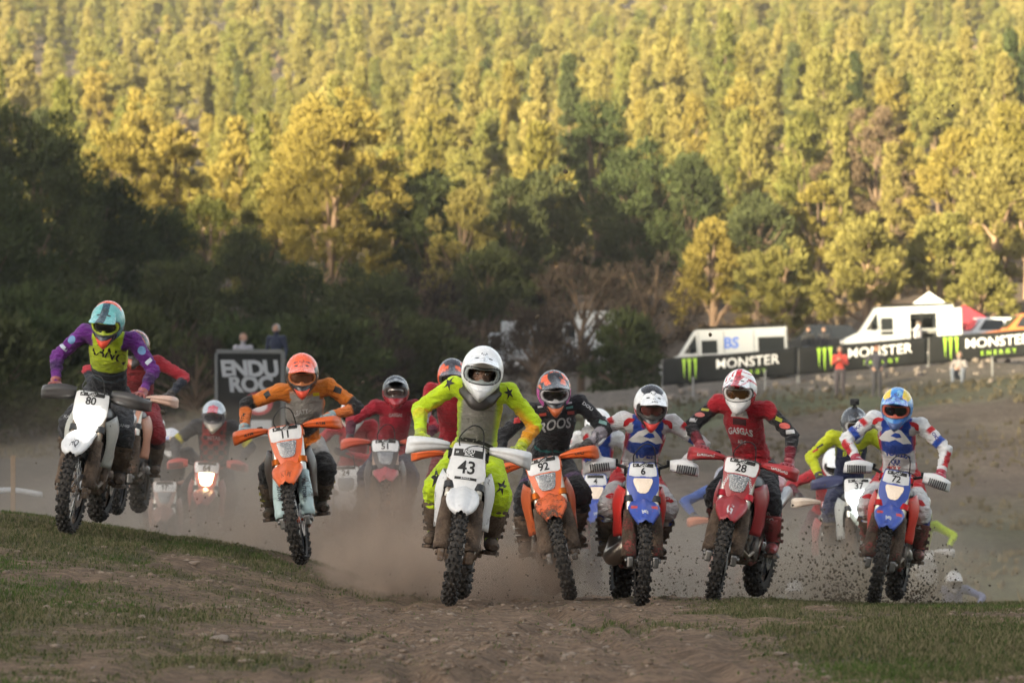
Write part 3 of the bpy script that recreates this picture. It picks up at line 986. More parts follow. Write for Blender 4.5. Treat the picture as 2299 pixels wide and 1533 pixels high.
def spokes_mesh(Rr, hubr, hw):
    mb = MB()
    for i in range(36):
        a = 2 * PI * i / 36
        s = 1 if i % 2 else -1
        b = a + (0.42 if (i // 2) % 2 else -0.42)
        mb.tube([(s * hw, hubr * math.sin(b), hubr * math.cos(b)), (s * .006, (Rr - .02) * math.sin(a), (Rr - .02) * math.cos(a))], 0.0022, 4, caps=False)
    return mb.mesh('spokes')

def disc_mesh(r):
    mb = MB()
    n = 60
    vs, fs = [], []
    for side in (-.0018, .0018):
        for ring in (r * .60, r * .74, r):
            for k in range(n):
                rr = ring * (1.0 + (0.03 * math.sin(k * 2 * PI / n * 10) if ring == r else 0))
                vs.append(Vector((side, rr * math.sin(2 * PI * k / n), rr * math.cos(2 * PI * k / n))))
    for s in (0, 3):
        for q in (0, 1):
            for k in range(n):
                k2 = (k + 1) % n
                a = (s + q) * n
                if q == 0 and k % 6 in (0, 1): continue
                fs.append((a + k, a + k2, a + n + k2, a + n + k))
    for k in range(n):
        k2 = (k + 1) % n
        fs.append((2 * n + k, 2 * n + k2, 5 * n + k2, 5 * n + k))
    mb.add(vs, fs, False)
    for k in range(6):
        a = 2 * PI * k / 6
        mb.tube([(0, .02 * math.sin(a), .02 * math.cos(a)), (0, r * .65 * math.sin(a + .3), r * .65 * math.cos(a + .3))], 0.005, 5)
    return mb.mesh('brake_disc')

def hub_mesh(hw, r):
    mb = MB()
    mb.lathe([(-hw - .02, .0), (-hw - .02, .012), (-hw, .016), (-hw, r), (-hw + .008, r), (-hw + .014, r * .6), (hw - .014, r * .6), (hw - .008, r), (hw, r), (hw, .016), (hw + .02, .012), (hw + .02, 0)], axis=(1, 0, 0), seg=20)
    return mb.mesh('hub')

def fork_leg_mesh(s):
    mb = MB()
    x = s * 0.098
    off = Vector((x, 0.035, 0))
    a = AX_F + off
    mb.tube([a + ST_DIR * t for t in (0.30, 0.34, 0.345, 0.775)], [0.026, 0.026, 0.029, 0.029], 14)
    mb.tube([a + ST_DIR * t for t in (0.36, 0.40)], [0.033, 0.033], 14)
    return mb.mesh('fork_tube')

def fork_lower_mesh(s):
    mb = MB()
    a = AX_F + Vector((s * 0.098, 0.035, 0))
    mb.tube([a + ST_DIR * t for t in (-0.02, 0.04, 0.06, 0.36)], [0.024, 0.030, 0.0245, 0.0245], 12)
    mb.box(AX_F + Vector((s * 0.096, 0.012, -0.012)), (0.046, 0.085, 0.085), bevel=0.012)
    mb.lathe([(-.012, .0), (-.012, .017), (.012, .017), (.012, 0)], AX_F + Vector((s * .124, 0, 0)), (1, 0, 0), 10)
    return mb.mesh('fork_slider')

def fork_guard_mesh(s):
    mb = MB()
    a = AX_F + Vector((s * 0.098, 0.030, 0))
    def fn(u, v):
        t = 0.02 + 0.385 * v
        flare = 1.0 + 0.30 * math.sin(PI * min(1, v * 1.15)) + (0.25 * (1 - v) if v < .2 else 0)
        ang = R(-118 + 236 * u)
        p = a + ST_DIR * t
        rx = 0.042 * flare; ry = 0.040 * flare
        bulge = 0.012 * math.sin(PI * v)
        return p + Vector((rx * math.sin(ang) + s * 0.004, -(ry * math.cos(ang) + bulge) * math.cos(RAKE), (ry * math.cos(ang) + bulge) * math.sin(RAKE)))
    mb.patch(fn, 15, 10, thick=0.003)
    return mb.mesh('fork_guard')

def clamp_mesh(t, w):
    mb = MB()
    c = AX_F + Vector((0, .055, 0)) + ST_DIR * t
    rot = Matrix.Rotation(-RAKE, 3, 'X')
    mb.box(c + Vector((0, 0.01, 0)), (w, 0.075, 0.032), rot, bevel=0.01)
    for s in (-1, 1):
        mb.tube([AX_F + Vector((s * .098, .035, 0)) + ST_DIR * (t - .024), AX_F + Vector((s * .098, .035, 0)) + ST_DIR * (t + .024)], 0.042, 14)
    return mb.mesh('triple_clamp')

def fender_fn(kind):
    """front mudguard surface; kind sharp, round"""
    spine = [(-0.30, 0.765), (-0.42, 0.795), (-0.56, 0.800), (-0.72, 0.775), (-0.86, 0.725), (-0.985, 0.645)]
    half = {'round': [0.060, 0.074, 0.092, 0.108, 0.110, 0.060], 'sharp': [0.060, 0.076, 0.100, 0.122, 0.108, 0.052]}[kind]
    ts = [0, .2, .4, .62, .82, 1.0]
    def fn(u, v):
        y = np.interp(v, ts, [p[0] for p in spine]); z = np.interp(v, ts, [p[1] for p in spine])
        h = np.interp(v, ts, half)
        q = (u - .5) * 2
        if kind == 'round' and v > .75: h = 0.110 * math.sqrt(max(0.0, 1 - ((v - .75) / .25) ** 2 * .90))
        drop = (0.034 - 0.016 * v) * abs(q) ** 2.2 + (0.012 if abs(q) > .93 else 0)
        ridge = 0.010 * math.exp(-(q / .16) ** 2) * (1 if kind == 'sharp' else .5) - 0.008 * math.exp(-((abs(q) - .5) / .16) ** 2)
        return Vector((q * h, y + 0.02 * q * q * (1 if v > .7 else 0), z - drop + ridge))
    return fn
def fender_mesh(kind):
    mb = MB()
    mb.patch(fender_fn(kind), 23, 18, thick=0.0035)
    return mb.mesh('front_fender')
def fender_side_mesh(kind, s):
    f = fender_fn(kind); mb = MB()
    mb.patch(lambda u, v: f(.5 + s * (.27 + .20 * u - .10 * (1 - v) * (1 - u)), .46 + .48 * v) + Vector((0, -.001, .0025)), 6, 9)
    return mb.mesh('fender_graphic')
def fender_text(kind, txt, size):
    f = fender_fn(kind); V, F = text_mesh(txt, size, size * .03)
    mb = MB(); mb.add([f(.5 + v.x / .24, .86 - v.y / .36) + Vector((0, -.003, .0035)) for v in V], F, False)
    return mb.mesh('fender_lettering')

# front plates and lamp masks: outlines in the plane of the plate (x, z), plate frame tilted back
PLATE_M = Matrix.Translation((0, -0.505, 0.915)) @ Matrix.Rotation(R(-17), 4, 'X')
def pl_bulge(x, z): return 1.5 * x * x + 0.12 * max(0, -z - 0.02)
def mirror(pts): return pts + [(-x, z) for x, z in reversed(pts)]
MASKS = {
    # outline (right half, top to bottom), printed field, lamp outline
    'plate': dict(out=[(0.098, 0.185), (0.108, 0.165), (0.116, 0.08), (0.134, -0.02), (0.128, -0.055), (0.098, -0.075), (0.078, -0.10), (0.066, -0.155)],
                  field=None, lamp=None),
    'v_lamp': dict(out=[(0.105, 0.180), (0.130, 0.172), (0.138, 0.140), (0.126, 0.045), (0.104, -0.055), (0.076, -0.130), (0.050, -0.155)],
                   field=[(0.100, 0.172), (0.122, 0.166), (0.129, 0.130), (0.120, 0.062), (0.100, 0.052), (0.05, 0.056)],
                   lamp=[(0.074, 0.046), (0.079, 0.036), (0.060, -0.058), (0.046, -0.078), (0.018, -0.086)]),
    'tri_lamp': dict(out=[(0.085, 0.175), (0.104, 0.165), (0.112, 0.120), (0.124, 0.045), (0.122, -0.03), (0.092, -0.095), (0.06, -0.150)],
                     field=[(0.080, 0.168), (0.095, 0.160), (0.103, 0.115), (0.106, 0.072), (0.060, 0.060)],
                     lamp=[(0.066, 0.046), (0.075, 0.030), (0.068, 0.000), (0.042, -0.055), (0.022, -0.070)]),
    'box_lamp': dict(out=[(0.110, 0.178), (0.128, 0.168), (0.134, 0.10), (0.134, 0.0), (0.115, -0.05), (0.085, -0.09), (0.060, -0.140)],
                     field=[(0.104, 0.170), (0.119, 0.160), (0.125, 0.10), (0.125, 0.058), (0.07, 0.050)],
                     lamp=[(0.070, 0.046), (0.082, 0.036), (0.086, -0.012), (0.074, -0.062), (0.055, -0.085), (0.03, -0.092)]),
}
def plate_prism(poly, depth, y0, name, grow=None):
    mb = MB()
    # ring subdivision so the sheet follows its curve
    M_ = PLATE_M @ Matrix.Translation((0, y0, 0))
    full = mirror(poly)
    n = len(full)
    cx = 0.0; cz = sum(p[1] for p in full) / n
    rings = [1.0, 0.66, 0.33]
    vs, fs = [], []
    for r_ in rings:
        for x, z in full:
            X, Z = cx + (x - cx) * r_, cz + (z - cz) * r_
            vs.append(M_ @ Vector((X, pl_bulge(X, Z), Z)))
    vs.append(M_ @ Vector((cx, pl_bulge(cx, cz), cz)))
    for q in range(2):
        for i in range(n):
            j = (i + 1) % n
            fs.append((q * n + i, q * n + j, (q + 1) * n + j, (q + 1) * n + i))
    for i in range(n): fs.append((2 * n + i, 2 * n + (i + 1) % n, 3 * n))
    b = len(vs)
    for x, z in full: vs.append(M_ @ Vector((x * 0.96, pl_bulge(x, z) + depth, z)))
    for i in range(n):
        j = (i + 1) % n
        fs.append((j, i, b + i, b + j))
    fs.append(tuple(b + i for i in range(n))[::-1])
    mb.add(vs, fs, False)
    return mb.mesh(name)

def on_plate(V, F, x0, z0, y=-0.0022):
    """flat lettering laid on the plate"""
    vs = []
    for v in V:
        x, z = v[0] + x0, v[1] + z0
        vs.append(PLATE_M @ Vector((x, pl_bulge(x, z) + y, z)))
    return vs, F

def rect(w, h, n=8):
    """a rectangle of strips so that it can follow a curve"""
    V, F = [], []
    for i in range(n + 1):
        x = -w / 2 + w * i / n
        V += [Vector((x, -h / 2, 0)), Vector((x, h / 2, 0))]
    for i in range(n): F.append((2 * i, 2 * i + 2, 2 * i + 3, 2 * i + 1))
    return V, F

def handguard_mesh(s, kind):
    mb = MB()
    def fn(u, v):
        # u from the inner end to the outer end, v bottom to top
        x = 0.135 + 0.315 * u
        cz = 1.060 - 0.030 * u + 0.012 * math.sin(PI * u)
        hh = {'shell': (0.024 + 0.042 * u ** 0.75) * (1 if u < .90 else 1 - (u - .90) * 3.2),
              'blade': 0.014 + 0.046 * u ** 0.7 * (1 if u < .8 else max(0.30, 1 - ((u - .8) / .2) ** 2 * .7)),
              'flag': 0.030 + 0.026 * math.sin(PI * min(1, .12 + u * .8)),
              'fat': 0.030 + 0.030 * math.sin(PI * min(1, u * 0.9 + 0.08)) ** .6}[kind]
        if kind == 'flag': x = 0.205 + 0.245 * u
        q = (v - .5) * 2
        y = -0.395 - 0.075 * math.sin(PI * min(1, 0.10 + 0.72 * u)) + 0.155 * max(0, u - .72) / .28 * (max(0, u - .72) / .28)
        y += 0.030 * max(0, abs(q) - .35) ** 1.2 / .6 + (0.006 if abs(q + .1) < .3 else 0)
        if kind in ('shell', 'blade'): y -= .010 * math.exp(-((q - .2) / .12) ** 2)
        z = cz + q * hh - 0.012 * (u if kind != 'blade' else 0)
        if u > .92: x -= 0.02 * (u - .92) / .08
        return Vector((s * x, y, z))
    mb.patch(fn, 18, 9, thick=0.004 * s)
    return mb.mesh('hand_guard')

def guard_slots_mesh(s):
    mb = MB()
    for k in range(9):
        u = 0.22 + k * 0.07
        x = 0.205 + 0.245 * u
        y = -0.395 - 0.075 * math.sin(PI * min(1, 0.10 + 0.72 * u)) + 0.155 * (max(0, u - .72) / .28) ** 2
        mb.box((s * x, y - 0.004, 1.060 - 0.030 * u - 0.012), (0.007, 0.010, 0.060), Euler((0, R(10 * s), 0)))
    return mb.mesh('guard_slots')

def handlebar_mesh():
    mb = MB()
    pts = [(-.405, -.285, 1.062), (-.27, -.315, 1.068), (-.215, -.333, 1.066), (-.10, -.375, 1.028), (-.05, -.385, 1.018), (.05, -.385, 1.018),
           (.10, -.375, 1.028), (.215, -.333, 1.066), (.27, -.315, 1.068), (.405, -.285, 1.062)]
    mb.tube(pts, 0.0125, 10)
    for s in (-1, 1):
        mb.box((s * .045, -.385, 1.008), (0.03, 0.05, 0.07), bevel=0.006)
        mb.box((s * .225, -.338, 1.066), (0.03, 0.05, 0.04), bevel=0.006)
        mb.box((s * .205, -.320, 1.085), (0.045, 0.05, 0.035), bevel=0.008)
    return mb.mesh('handlebar')

def lever_mesh(s):
    mb = MB()
    mb.tube([(s * .215, -.345, 1.058), (s * .25, -.388, 1.054), (s * .30, -.388, 1.050), (s * .36, -.375, 1.045), (s * .385, -.372, 1.044)], [.008, .008, .0065, .006, .008], 8)
    return mb.mesh('lever')

def grip_mesh(s):
    mb = MB()
    a, b = Vector((s * .265, -.3155, 1.068)), Vector((s * .415, -.283, 1.062))
    pts, rr = [], []
    for k in range(14):
        pts.append(a.lerp(b, k / 13)); rr.append(0.0175 if k % 2 else 0.0158)
    rr[0] = rr[-1] = 0.023
    mb.tube(pts, rr, 10)
    return mb.mesh('grip')

def shroud_mesh(s):
    mb = MB()
    top = [(-0.43, 0.865, 0.150), (-0.30, 0.905, 0.168), (-0.10, 0.905, 0.152), (0.12, 0.875, 0.118)]
    bot = [(-0.375, 0.520, 0.155), (-0.28, 0.505, 0.190), (-0.16, 0.590, 0.185), (0.06, 0.730, 0.140)]
    ts = [0, .33, .66, 1]
    def fn(u, v):
        T = [np.interp(u, ts, [p[k] for p in top]) for k in range(3)]
        B = [np.interp(u, ts, [p[k] for p in bot]) for k in range(3)]
        q = 1 - v
        y, z, x = [T[k] * (1 - q) + B[k] * q for k in range(3)]
        x += 0.030 * math.sin(PI * q) * (1 - .5 * u) - 0.035 * (1 - u) ** 8
        x += 0.012 * math.sin(PI * 2 * q) * math.sin(PI * u)
        return Vector((s * x, y, z))
    mb.patch(fn, 16, 12, thick=0.004 * s)
    return mb.mesh('radiator_shroud')

def radiator_mesh(s):
    mb = MB()
    mb.box((s * .115, -0.300, 0.70), (0.105, 0.035, 0.30), Euler((R(10), 0, R(-8 * s))), bevel=0.006)
    for k in range(11):
        z = 0.575 + k * 0.026
        mb.box((s * .115, -0.332 + (z - .7) * -.17, z), (0.098, 0.014, 0.006), Euler((R(35), 0, R(-8 * s))))
    for k in range(3):
        mb.box((s * (.075 + .04 * k), -0.345 - .003 * k, 0.70), (0.007, 0.02, 0.30), Euler((R(10), 0, R(-8 * s))))
    return mb.mesh('radiator')

def tank_mesh():
    mb = MB()
    def fn(u, v):
        a = 2 * PI * u
        y = -0.26 + 0.50 * v
        w = np.interp(v, [0, .3, .7, 1], [0.075, 0.125, 0.110, 0.070]); h = np.interp(v, [0, .3, .7, 1], [0.05, 0.085, 0.075, 0.045])
        zc = np.interp(v, [0, .3, .7, 1], [0.88, 0.885, 0.885, 0.90])
        return Vector((w * math.cos(a), y, zc + h * math.sin(a)))
    mb.patch(fn, 20, 9)
    mb.ball((0, -0.05, 0.972), (0.035, 0.035, 0.022), 12, 6)
    return mb.mesh('fuel_tank')

def seat_mesh():
    mb = MB()
    def fn(u, v):
        a = PI * u
        y = -0.02 + 0.80 * v
        w = np.interp(v, [0, .3, .8, 1], [0.060, 0.078, 0.090, 0.060]); h = np.interp(v, [0, .1, .9, 1], [0.02, 0.055, 0.055, 0.02])
        zc = np.interp(v, [0, .5, 1], [0.905, 0.885, 0.915])
        return Vector((w * math.copysign(abs(math.cos(a)) ** .6, math.cos(a)), y, zc + h * math.sin(a) ** .6))
    mb.patch(fn, 14, 14)
    return mb.mesh('seat')

def side_panel_mesh(s):
    mb = MB()
    def fn(u, v):
        y = 0.16 + 0.52 * u
        z = np.interp(u, [0, 1], [0.66, 0.80]) * (1 - v) + np.interp(u, [0, 1], [0.88, 0.90]) * v
        return Vector((s * (0.118 - 0.015 * u + 0.018 * math.sin(PI * v)), y, z))
    mb.patch(fn, 8, 6, thick=0.004 * s)
    return mb.mesh('side_panel')

def rear_fender_mesh():
    mb = MB()
    def fn(u, v):
        q = (u - .5) * 2
        y = 0.55 + 0.55 * v
        return Vector((q * np.interp(v, [0, .5, 1], [.10, .105, .06]), y, 0.875 + 0.07 * v - 0.04 * abs(q) ** 2))
    mb.patch(fn, 11, 9, thick=0.004)
    return mb.mesh('rear_fender')

def frame_mesh():
    mb = MB()
    head = Vector((0, -0.335, 0.86))
    mb.tube([head + Vector((0, -.03, -.07)), head + Vector((0, .03, .07))], 0.035, 12)
    for s in (-1, 1):
        mb.tube([head + Vector((s * .02, .02, .02)), (s * .075, -.05, .80), (s * .095, .18, .66), (s * .095, .22, .46), (s * .085, .16, .33)], 0.020, 8)
        mb.tube([head + Vector((s * .018, .02, -.05)), (s * .05, -.235, .52), (s * .07, -.19, .33), (s * .085, -.02, .285), (s * .085, .16, .31)], 0.019, 8)
        mb.tube([(s * .08, .10, .72), (s * .07, .45, .86), (s * .06, .72, .90)], 0.013, 7)
        mb.tube([(s * .095, .20, .52), (s * .08, .45, .76), (s * .06, .70, .88)], 0.012, 7)
    return mb.mesh('frame')

def engine_mesh():
    mb = MB()
    mb.box((0, 0.02, 0.42), (0.185, 0.33, 0.22), bevel=0.05)
    mb.box((0, -0.10, 0.37), (0.165, 0.16, 0.15), bevel=0.04)
    mb.lathe([(-.02, .02), (-.02, .085), (.012, .092), (.022, .075), (.028, 0)], (0.105, -0.02, 0.40), (1, 0, 0), 20)
    mb.lathe([(-.02, .02), (-.02, .072), (.012, .076), (.022, .06), (.028, 0)], (-0.105, -0.06, 0.39), (-1, 0, 0), 20)
    return mb.mesh('engine')

def cylinder_mesh():
    mb = MB()
    rot = Matrix.Rotation(R(18), 3, 'X')
    for k in range(7):
        mb.box(Vector((0, -0.115, 0.50)) + rot @ Vector((0, 0, .028 * k)), (0.145, 0.155, 0.013), rot, bevel=0.005)
    mb.tube([Vector((0, -0.115, 0.46)), Vector((0, -0.115, 0.50)) + rot @ Vector((0, 0, .21))], 0.058, 14)
    mb.box(Vector((0, -0.115, 0.50)) + rot @ Vector((0, 0, .215)), (0.12, 0.13, 0.05), rot, bevel=0.02)
    return mb.mesh('cylinder')

def exhaust_mesh(kind):
    mb = MB()
    if kind == 'chamber':       # swollen two-stroke pipe
        mb.tube([(0, -.20, .56), (-.03, -.31, .52), (-.11, -.35, .44), (-.16, -.28, .37), (-.165, -.14, .36), (-.15, 0, .42), (-.13, .16, .56), (-.12, .32, .66)],
                [.024, .030, .050, .072, .078, .060, .034, .022], 16)
    else:
        mb.tube([(0.02, -.20, .58), (.045, -.29, .52), (.05, -.30, .40), (.09, -.20, .345), (.115, -.02, .40), (.125, .16, .56), (.125, .32, .66)], .0205, 12)
        mb.lathe([(-.04, .024), (-.03, .034), (.03, .034), (.04, .024)], (.05, -.30, .45), (0, 0, 1), 12)
    return mb.mesh('exhaust_pipe')

def muffler_mesh():
    mb = MB()
    mb.tube([(.125, .32, .66), (.135, .42, .72), (.14, .78, .83), (.14, .82, .84)], [(.024, .024), (.048, .058), (.046, .056), (.030, .036)], 14)
    return mb.mesh('muffler')

def skid_mesh():
    mb = MB()
    def fn(u, v):
        q = (u - .5) * 2
        y = np.interp(v, [0, .25, .4, 1], [-.285, -.235, -.18, .16]); z = np.interp(v, [0, .25, .4, 1], [.46, .325, .275, .26])
        return Vector((q * np.interp(v, [0, .4, 1], [.075, .115, .115]), y + (.02 * q * q if v < .4 else 0), z + .05 * abs(q) ** 3))
    mb.patch(fn, 9, 12, thick=-0.004)
    return mb.mesh('skid_plate')

def swingarm_mesh():
    mb = MB()
    for s in (-1, 1):
        mb.tube([(s * .08, .20, .43), (s * .105, .45, .40), (s * .108, .78, .33)], [(.016, .034), (.016, .036), (.012, .024)], 8)
        mb.box((s * .108, .75, .325), (.03, .11, .05), bevel=.008)
    mb.tube([(-.1, .36, .41), (.1, .36, .41)], .026, 8)
    return mb.mesh('swingarm')

def peg_mesh(s):
    mb = MB()
    mb.box((s * .195, .175, .355), (.13, .055, .022), bevel=.004)
    for k in range(6): mb.box((s * (.145 + .02 * k), .175, .371), (.006, .052, .014))
    return mb.mesh('foot_peg')

def chain_mesh():
    mb = MB()
    mb.tube([(-.075, .20, .475), (-.075, .74, .395)], .009, 6); mb.tube([(-.075, .20, .395), (-.075, .74, .255)], .009, 6)
    mb.lathe([(-.004, .055), (-.004, .075), (.004, .075), (.004, .055)], (-.075, .74, .325), (1, 0, 0), 30, closed=True)
    mb.lathe([(-.004, .0), (-.004, .04), (.004, .04), (.004, 0)], (-.075, .18, .435), (1, 0, 0), 16)
    return mb.mesh('chain')

def hose_mesh(k):
    mb = MB()
    if k == 0: pts = [(-.06, -.42, 1.05), (-.075, -.50, 1.13), (.0, -.53, 1.215), (.075, -.50, 1.19), (.095, -.45, 1.05), (.105, -.46, .90), (.11, -.56, .60), (.115, -.70, .42)]
    else: pts = [(.16, -.36, 1.05), (.10, -.47, 1.08), (.0, -.475, 1.07), (-.07, -.42, .98), (-.06, -.33, .86)]
    # smooth the run
    P = [Vector(p) for p in pts]; out = []
    for i in range(len(P) - 1):
        p0, p1, p2, p3 = P[max(i - 1, 0)], P[i], P[i + 1], P[min(i + 2, len(P) - 1)]
        for t in (0, .25, .5, .75):
            out.append(0.5 * ((2 * p1) + (p2 - p0) * t + (2 * p0 - 5 * p1 + 4 * p2 - p3) * t * t + (3 * p1 - p0 - 3 * p2 + p3) * t ** 3))
    out.append(P[-1])
    mb.tube(out, 0.0045, 6)
    return mb.mesh('cable')

def lens_mats():
    d = {}
    nt = NT('headlight_glass')
    n = nt.voro(90.0, nt.scale(nt.coord('Object'), (1, .2, 1)))
    d['off'] = nt.pbr(nt.ramp(n, [(0.0, (0.50, 0.50, 0.50)), (0.5, (0.16, 0.165, 0.17))]), 0.08, 0.55, normal=nt.bump(n, 0.6, 0.01), coat=1.0)
    for k, c, s in (('white', (1.0, 0.97, 0.88), 9.0), ('cold', (0.90, 0.96, 1.0), 8.0), ('warm', (1.0, 0.72, 0.36), 8.0), ('dim', (1.0, 0.72, 0.46), 0.075)):
        nt = NT('headlight_lit_' + k)
        co = nt.coord('Object')
        v = nt.voro(60.0, nt.scale(co, (1, .2, 1)))
        d[k] = nt.pbr((0.32, 0.30, 0.27), 0.15, emit=c, emit_s=s, normal=nt.bump(v, 0.4, 0.01), coat=1.0)
    return d
LENS = lens_mats()
PX = (-1, 1)

def make_bike(spec, W, label):
    """spec: the bike's look; W: its world matrix"""
    root = empty('dirt_bike')
    root.matrix_world = W
    tag(root, label, 'dirt bike', 'dirt bikes in the race')
    S = Matrix.Translation(ST_ORG) @ Matrix.Rotation(spec.get('steer', 0.0), 4, ST_DIR) @ Matrix.Translation(-ST_ORG)
    P = spec
    mud = P.get('mud', 0.5)
    far = P.get('far', False)
    BLACK, GREY = (0.018, 0.018, 0.02), (0.30, 0.30, 0.30)
    def part(name, key, fn, mat, color, m=0.3, steer=False, parent=None, loc=None):
        o = link(name, shared(key, fn), parent or root, M[mat], color, m)
        mats = o.data.materials
        if mats[0] != M[mat]:
            o.material_slots[0].link = 'OBJECT'; o.material_slots[0].material = M[mat]
        if loc is not None: o.location = loc
        if steer: o.matrix_basis = S @ o.matrix_basis
        return o
    rimc = P.get('rim', BLACK)
    fw = part('front_wheel', 'rim_f', lambda: rim_mesh(.268, .022), 'metal', rimc, mud * .7, True, loc=AX_F)
    part('tyre', 'tyre_f', lambda: tyre_mesh(.345, .044, True), 'rubber', BLACK, 0, parent=fw)
    if not far:
        part('spokes', 'spokes_f', lambda: spokes_mesh(.268, .03, .03), 'metal', (.5, .5, .5), .3, parent=fw)
        part('hub', 'hub_f', lambda: hub_mesh(.045, .034), 'metal', P.get('hub', GREY), mud, parent=fw)
        part('brake_disc', 'disc_f', lambda: disc_mesh(.128), 'metal', (.45, .44, .43), .2, parent=fw).location = (0.052, 0, 0)
    rw = part('rear_wheel', 'rim_r', lambda: rim_mesh(.232, .028), 'metal', rimc, mud, loc=AX_R)
    part('tyre', 'tyre_r', lambda: tyre_mesh(.328, .064, False), 'rubber', BLACK, 0, parent=rw)
    if not far:
        part('spokes', 'spokes_r', lambda: spokes_mesh(.232, .035, .035), 'metal', (.4, .4, .4), .4, parent=rw)
        part('hub', 'hub_r', lambda: hub_mesh(.055, .04), 'metal', GREY, mud, parent=rw)
        part('brake_disc', 'disc_r', lambda: disc_mesh(.11), 'metal', (.4, .39, .38), .4, parent=rw).location = (0.072, 0, 0)
    for s in PX:
        part('fork_tube', 'fork_leg%d' % s, lambda: fork_leg_mesh(s), 'metal', P.get('fork', (.62, .60, .55)), mud * .62, True)
        part('fork_slider', 'fork_lower%d' % s, lambda: fork_lower_mesh(s), 'metal', (.25, .24, .23), mud, True)
        part('fork_guard', 'fork_guard%d' % s, lambda: fork_guard_mesh(s), 'plastic', P.get('fork_guard', P['main']), P.get('guard_mud', min(1, mud * 1.35)), True)
    part('triple_clamp', 'clamp_l', lambda: clamp_mesh(.50, .21), 'metal', P.get('clamp', (.05, .05, .05)), mud * .5, True)
    part('triple_clamp', 'clamp_u', lambda: clamp_mesh(.735, .21), 'metal', P.get('clamp', (.05, .05, .05)), .2, True)
    fk = P.get('fender_kind', 'sharp')
    fe = part('front_fender', 'fender_' + fk, lambda: fender_mesh(fk), 'plastic', P.get('fender', P['main']), P.get('fender_mud', mud * .55), True)
    if P.get('fender_side'):
        for s in PX: link('fender_graphic', shared('fgr%s%d' % (fk, s), lambda: fender_side_mesh(fk, s)), fe, M['plastic'], P['fender_side'], mud * .4)
    if P.get('fender_text'): link('fender_lettering', fender_text(fk, P['fender_text'], P.get('fender_size', .05)), fe, M['print'], P.get('fender_text_color', (.6, .6, .6)), 0)
    mk = P['mask_kind']
    md = MASKS[mk]
    pl = part('number_plate' if mk == 'plate' else 'headlight_mask', 'mask_' + mk, lambda: plate_prism(md['out'], .012, 0, 'mask'), 'plastic', P.get('mask', P['main']), mud * .35, True)
    def print_on(name, VF, x, z, color, y=-.0022, key=None, parent=pl, mat='print'):
        V, F = on_plate(*VF, x, z, y)
        mb = MB(); mb.add(V, F, False)
        o = link(name, mb.mesh(name), parent, M[mat], color, 0)
        return o
    if md['field']:
        part('number_field', 'field_' + mk, lambda: plate_prism(md['field'], .004, -.004, 'field'), 'plastic', (.80, .80, .80), mud * .3, parent=pl)
        lamp = link('headlight', shared('lamp_' + mk, lambda: plate_prism(md['lamp'], .02, -.010, 'lamp')), pl, None)
        if len(lamp.data.materials) == 0: lamp.data.materials.append(LENS['off'])
        lamp.material_slots[0].link = 'OBJECT'; lamp.material_slots[0].material = LENS[P.get('lamp', 'off')]
        zn, zh, hn, wn_ = 0.098, 0.152, 0.078, 0.19
        yb = -.0065
    else:
        zn, zh, hn, wn_ = 0.012, 0.118, 0.115, 0.200
        yb = -.0022
    if mk == 'tri_lamp': wn_ = 0.155; zh = 0.148; hn = .068
    if not P.get('blank'):
        print_on('header_strip', rect(wn_, 0.030 if md['field'] else 0.052), 0, zh, (.02, .02, .02), yb)
        if not far:
            print_on('header_lettering', text_mesh('ENDU', 0.024 if md['field'] else .030, .0006, spacing=.95), 0, zh + (.006 if md['field'] else .013), (.8, .8, .8), yb - .0012)
            print_on('header_lettering', text_mesh('ROC', 0.022 if md['field'] else .030, .0006, spacing=.95), 0.004, zh - (.010 if md['field'] else .011), (.8, .8, .8), yb - .0014)
            print_on('header_mark', text_mesh('H', 0.022, .0006, .3), -wn_ * .40, zh, (.8, .8, .8), yb - .0012)
        if P.get('number'):
            print_on('race_number', text_mesh(P['number'], hn * 1.10, 0.0020, spacing=0.96), 0, zn, (.012, .012, .014), yb - .001)
        if not md['field']:
            print_on('footer_strip', rect(.150, .018), 0, -.060, (.02, .02, .02), yb)
            print_on('footer_lettering', text_mesh('KENDA', .016, .0004, spacing=1.3), 0, -.060, (.7, .7, .7), yb - .0012)
    if P.get('mask_text'):
        for s in PX:
            V, F = text_mesh(P['mask_text'], .026, .0006)
            a = R(-72 * s)
            V = [Vector((v.x * math.cos(a) - v.y * math.sin(a) + s * .093, v.x * math.sin(a) + v.y * math.cos(a), 0)) for v in V]
            print_on('mask_lettering', (V, F), 0, -.01, P.get('mask_text_color', (.7, .7, .7)), -.003)
    if P.get('fork_text'):
        for s in PX:
            V, F = text_mesh(P['fork_text'], .040, .001)
            a_ = AX_F + Vector((s * 0.098, 0.030, 0))
            mbf = MB(); mbf.add([a_ + ST_DIR * (.22 + v.x) + Vector((v.y * 1.0, -.066 * math.cos(RAKE) - .004 + 6 * v.y * v.y, .066 * math.sin(RAKE))) for v in V], F, False)
            o_ = link('fork_lettering', mbf.mesh('fork_lettering'), root, M['print'], P.get('fork_text_color', (.08, .10, .12)), 0)
            o_.matrix_basis = S.copy()
    gk = P.get('guard_kind', 'shell')
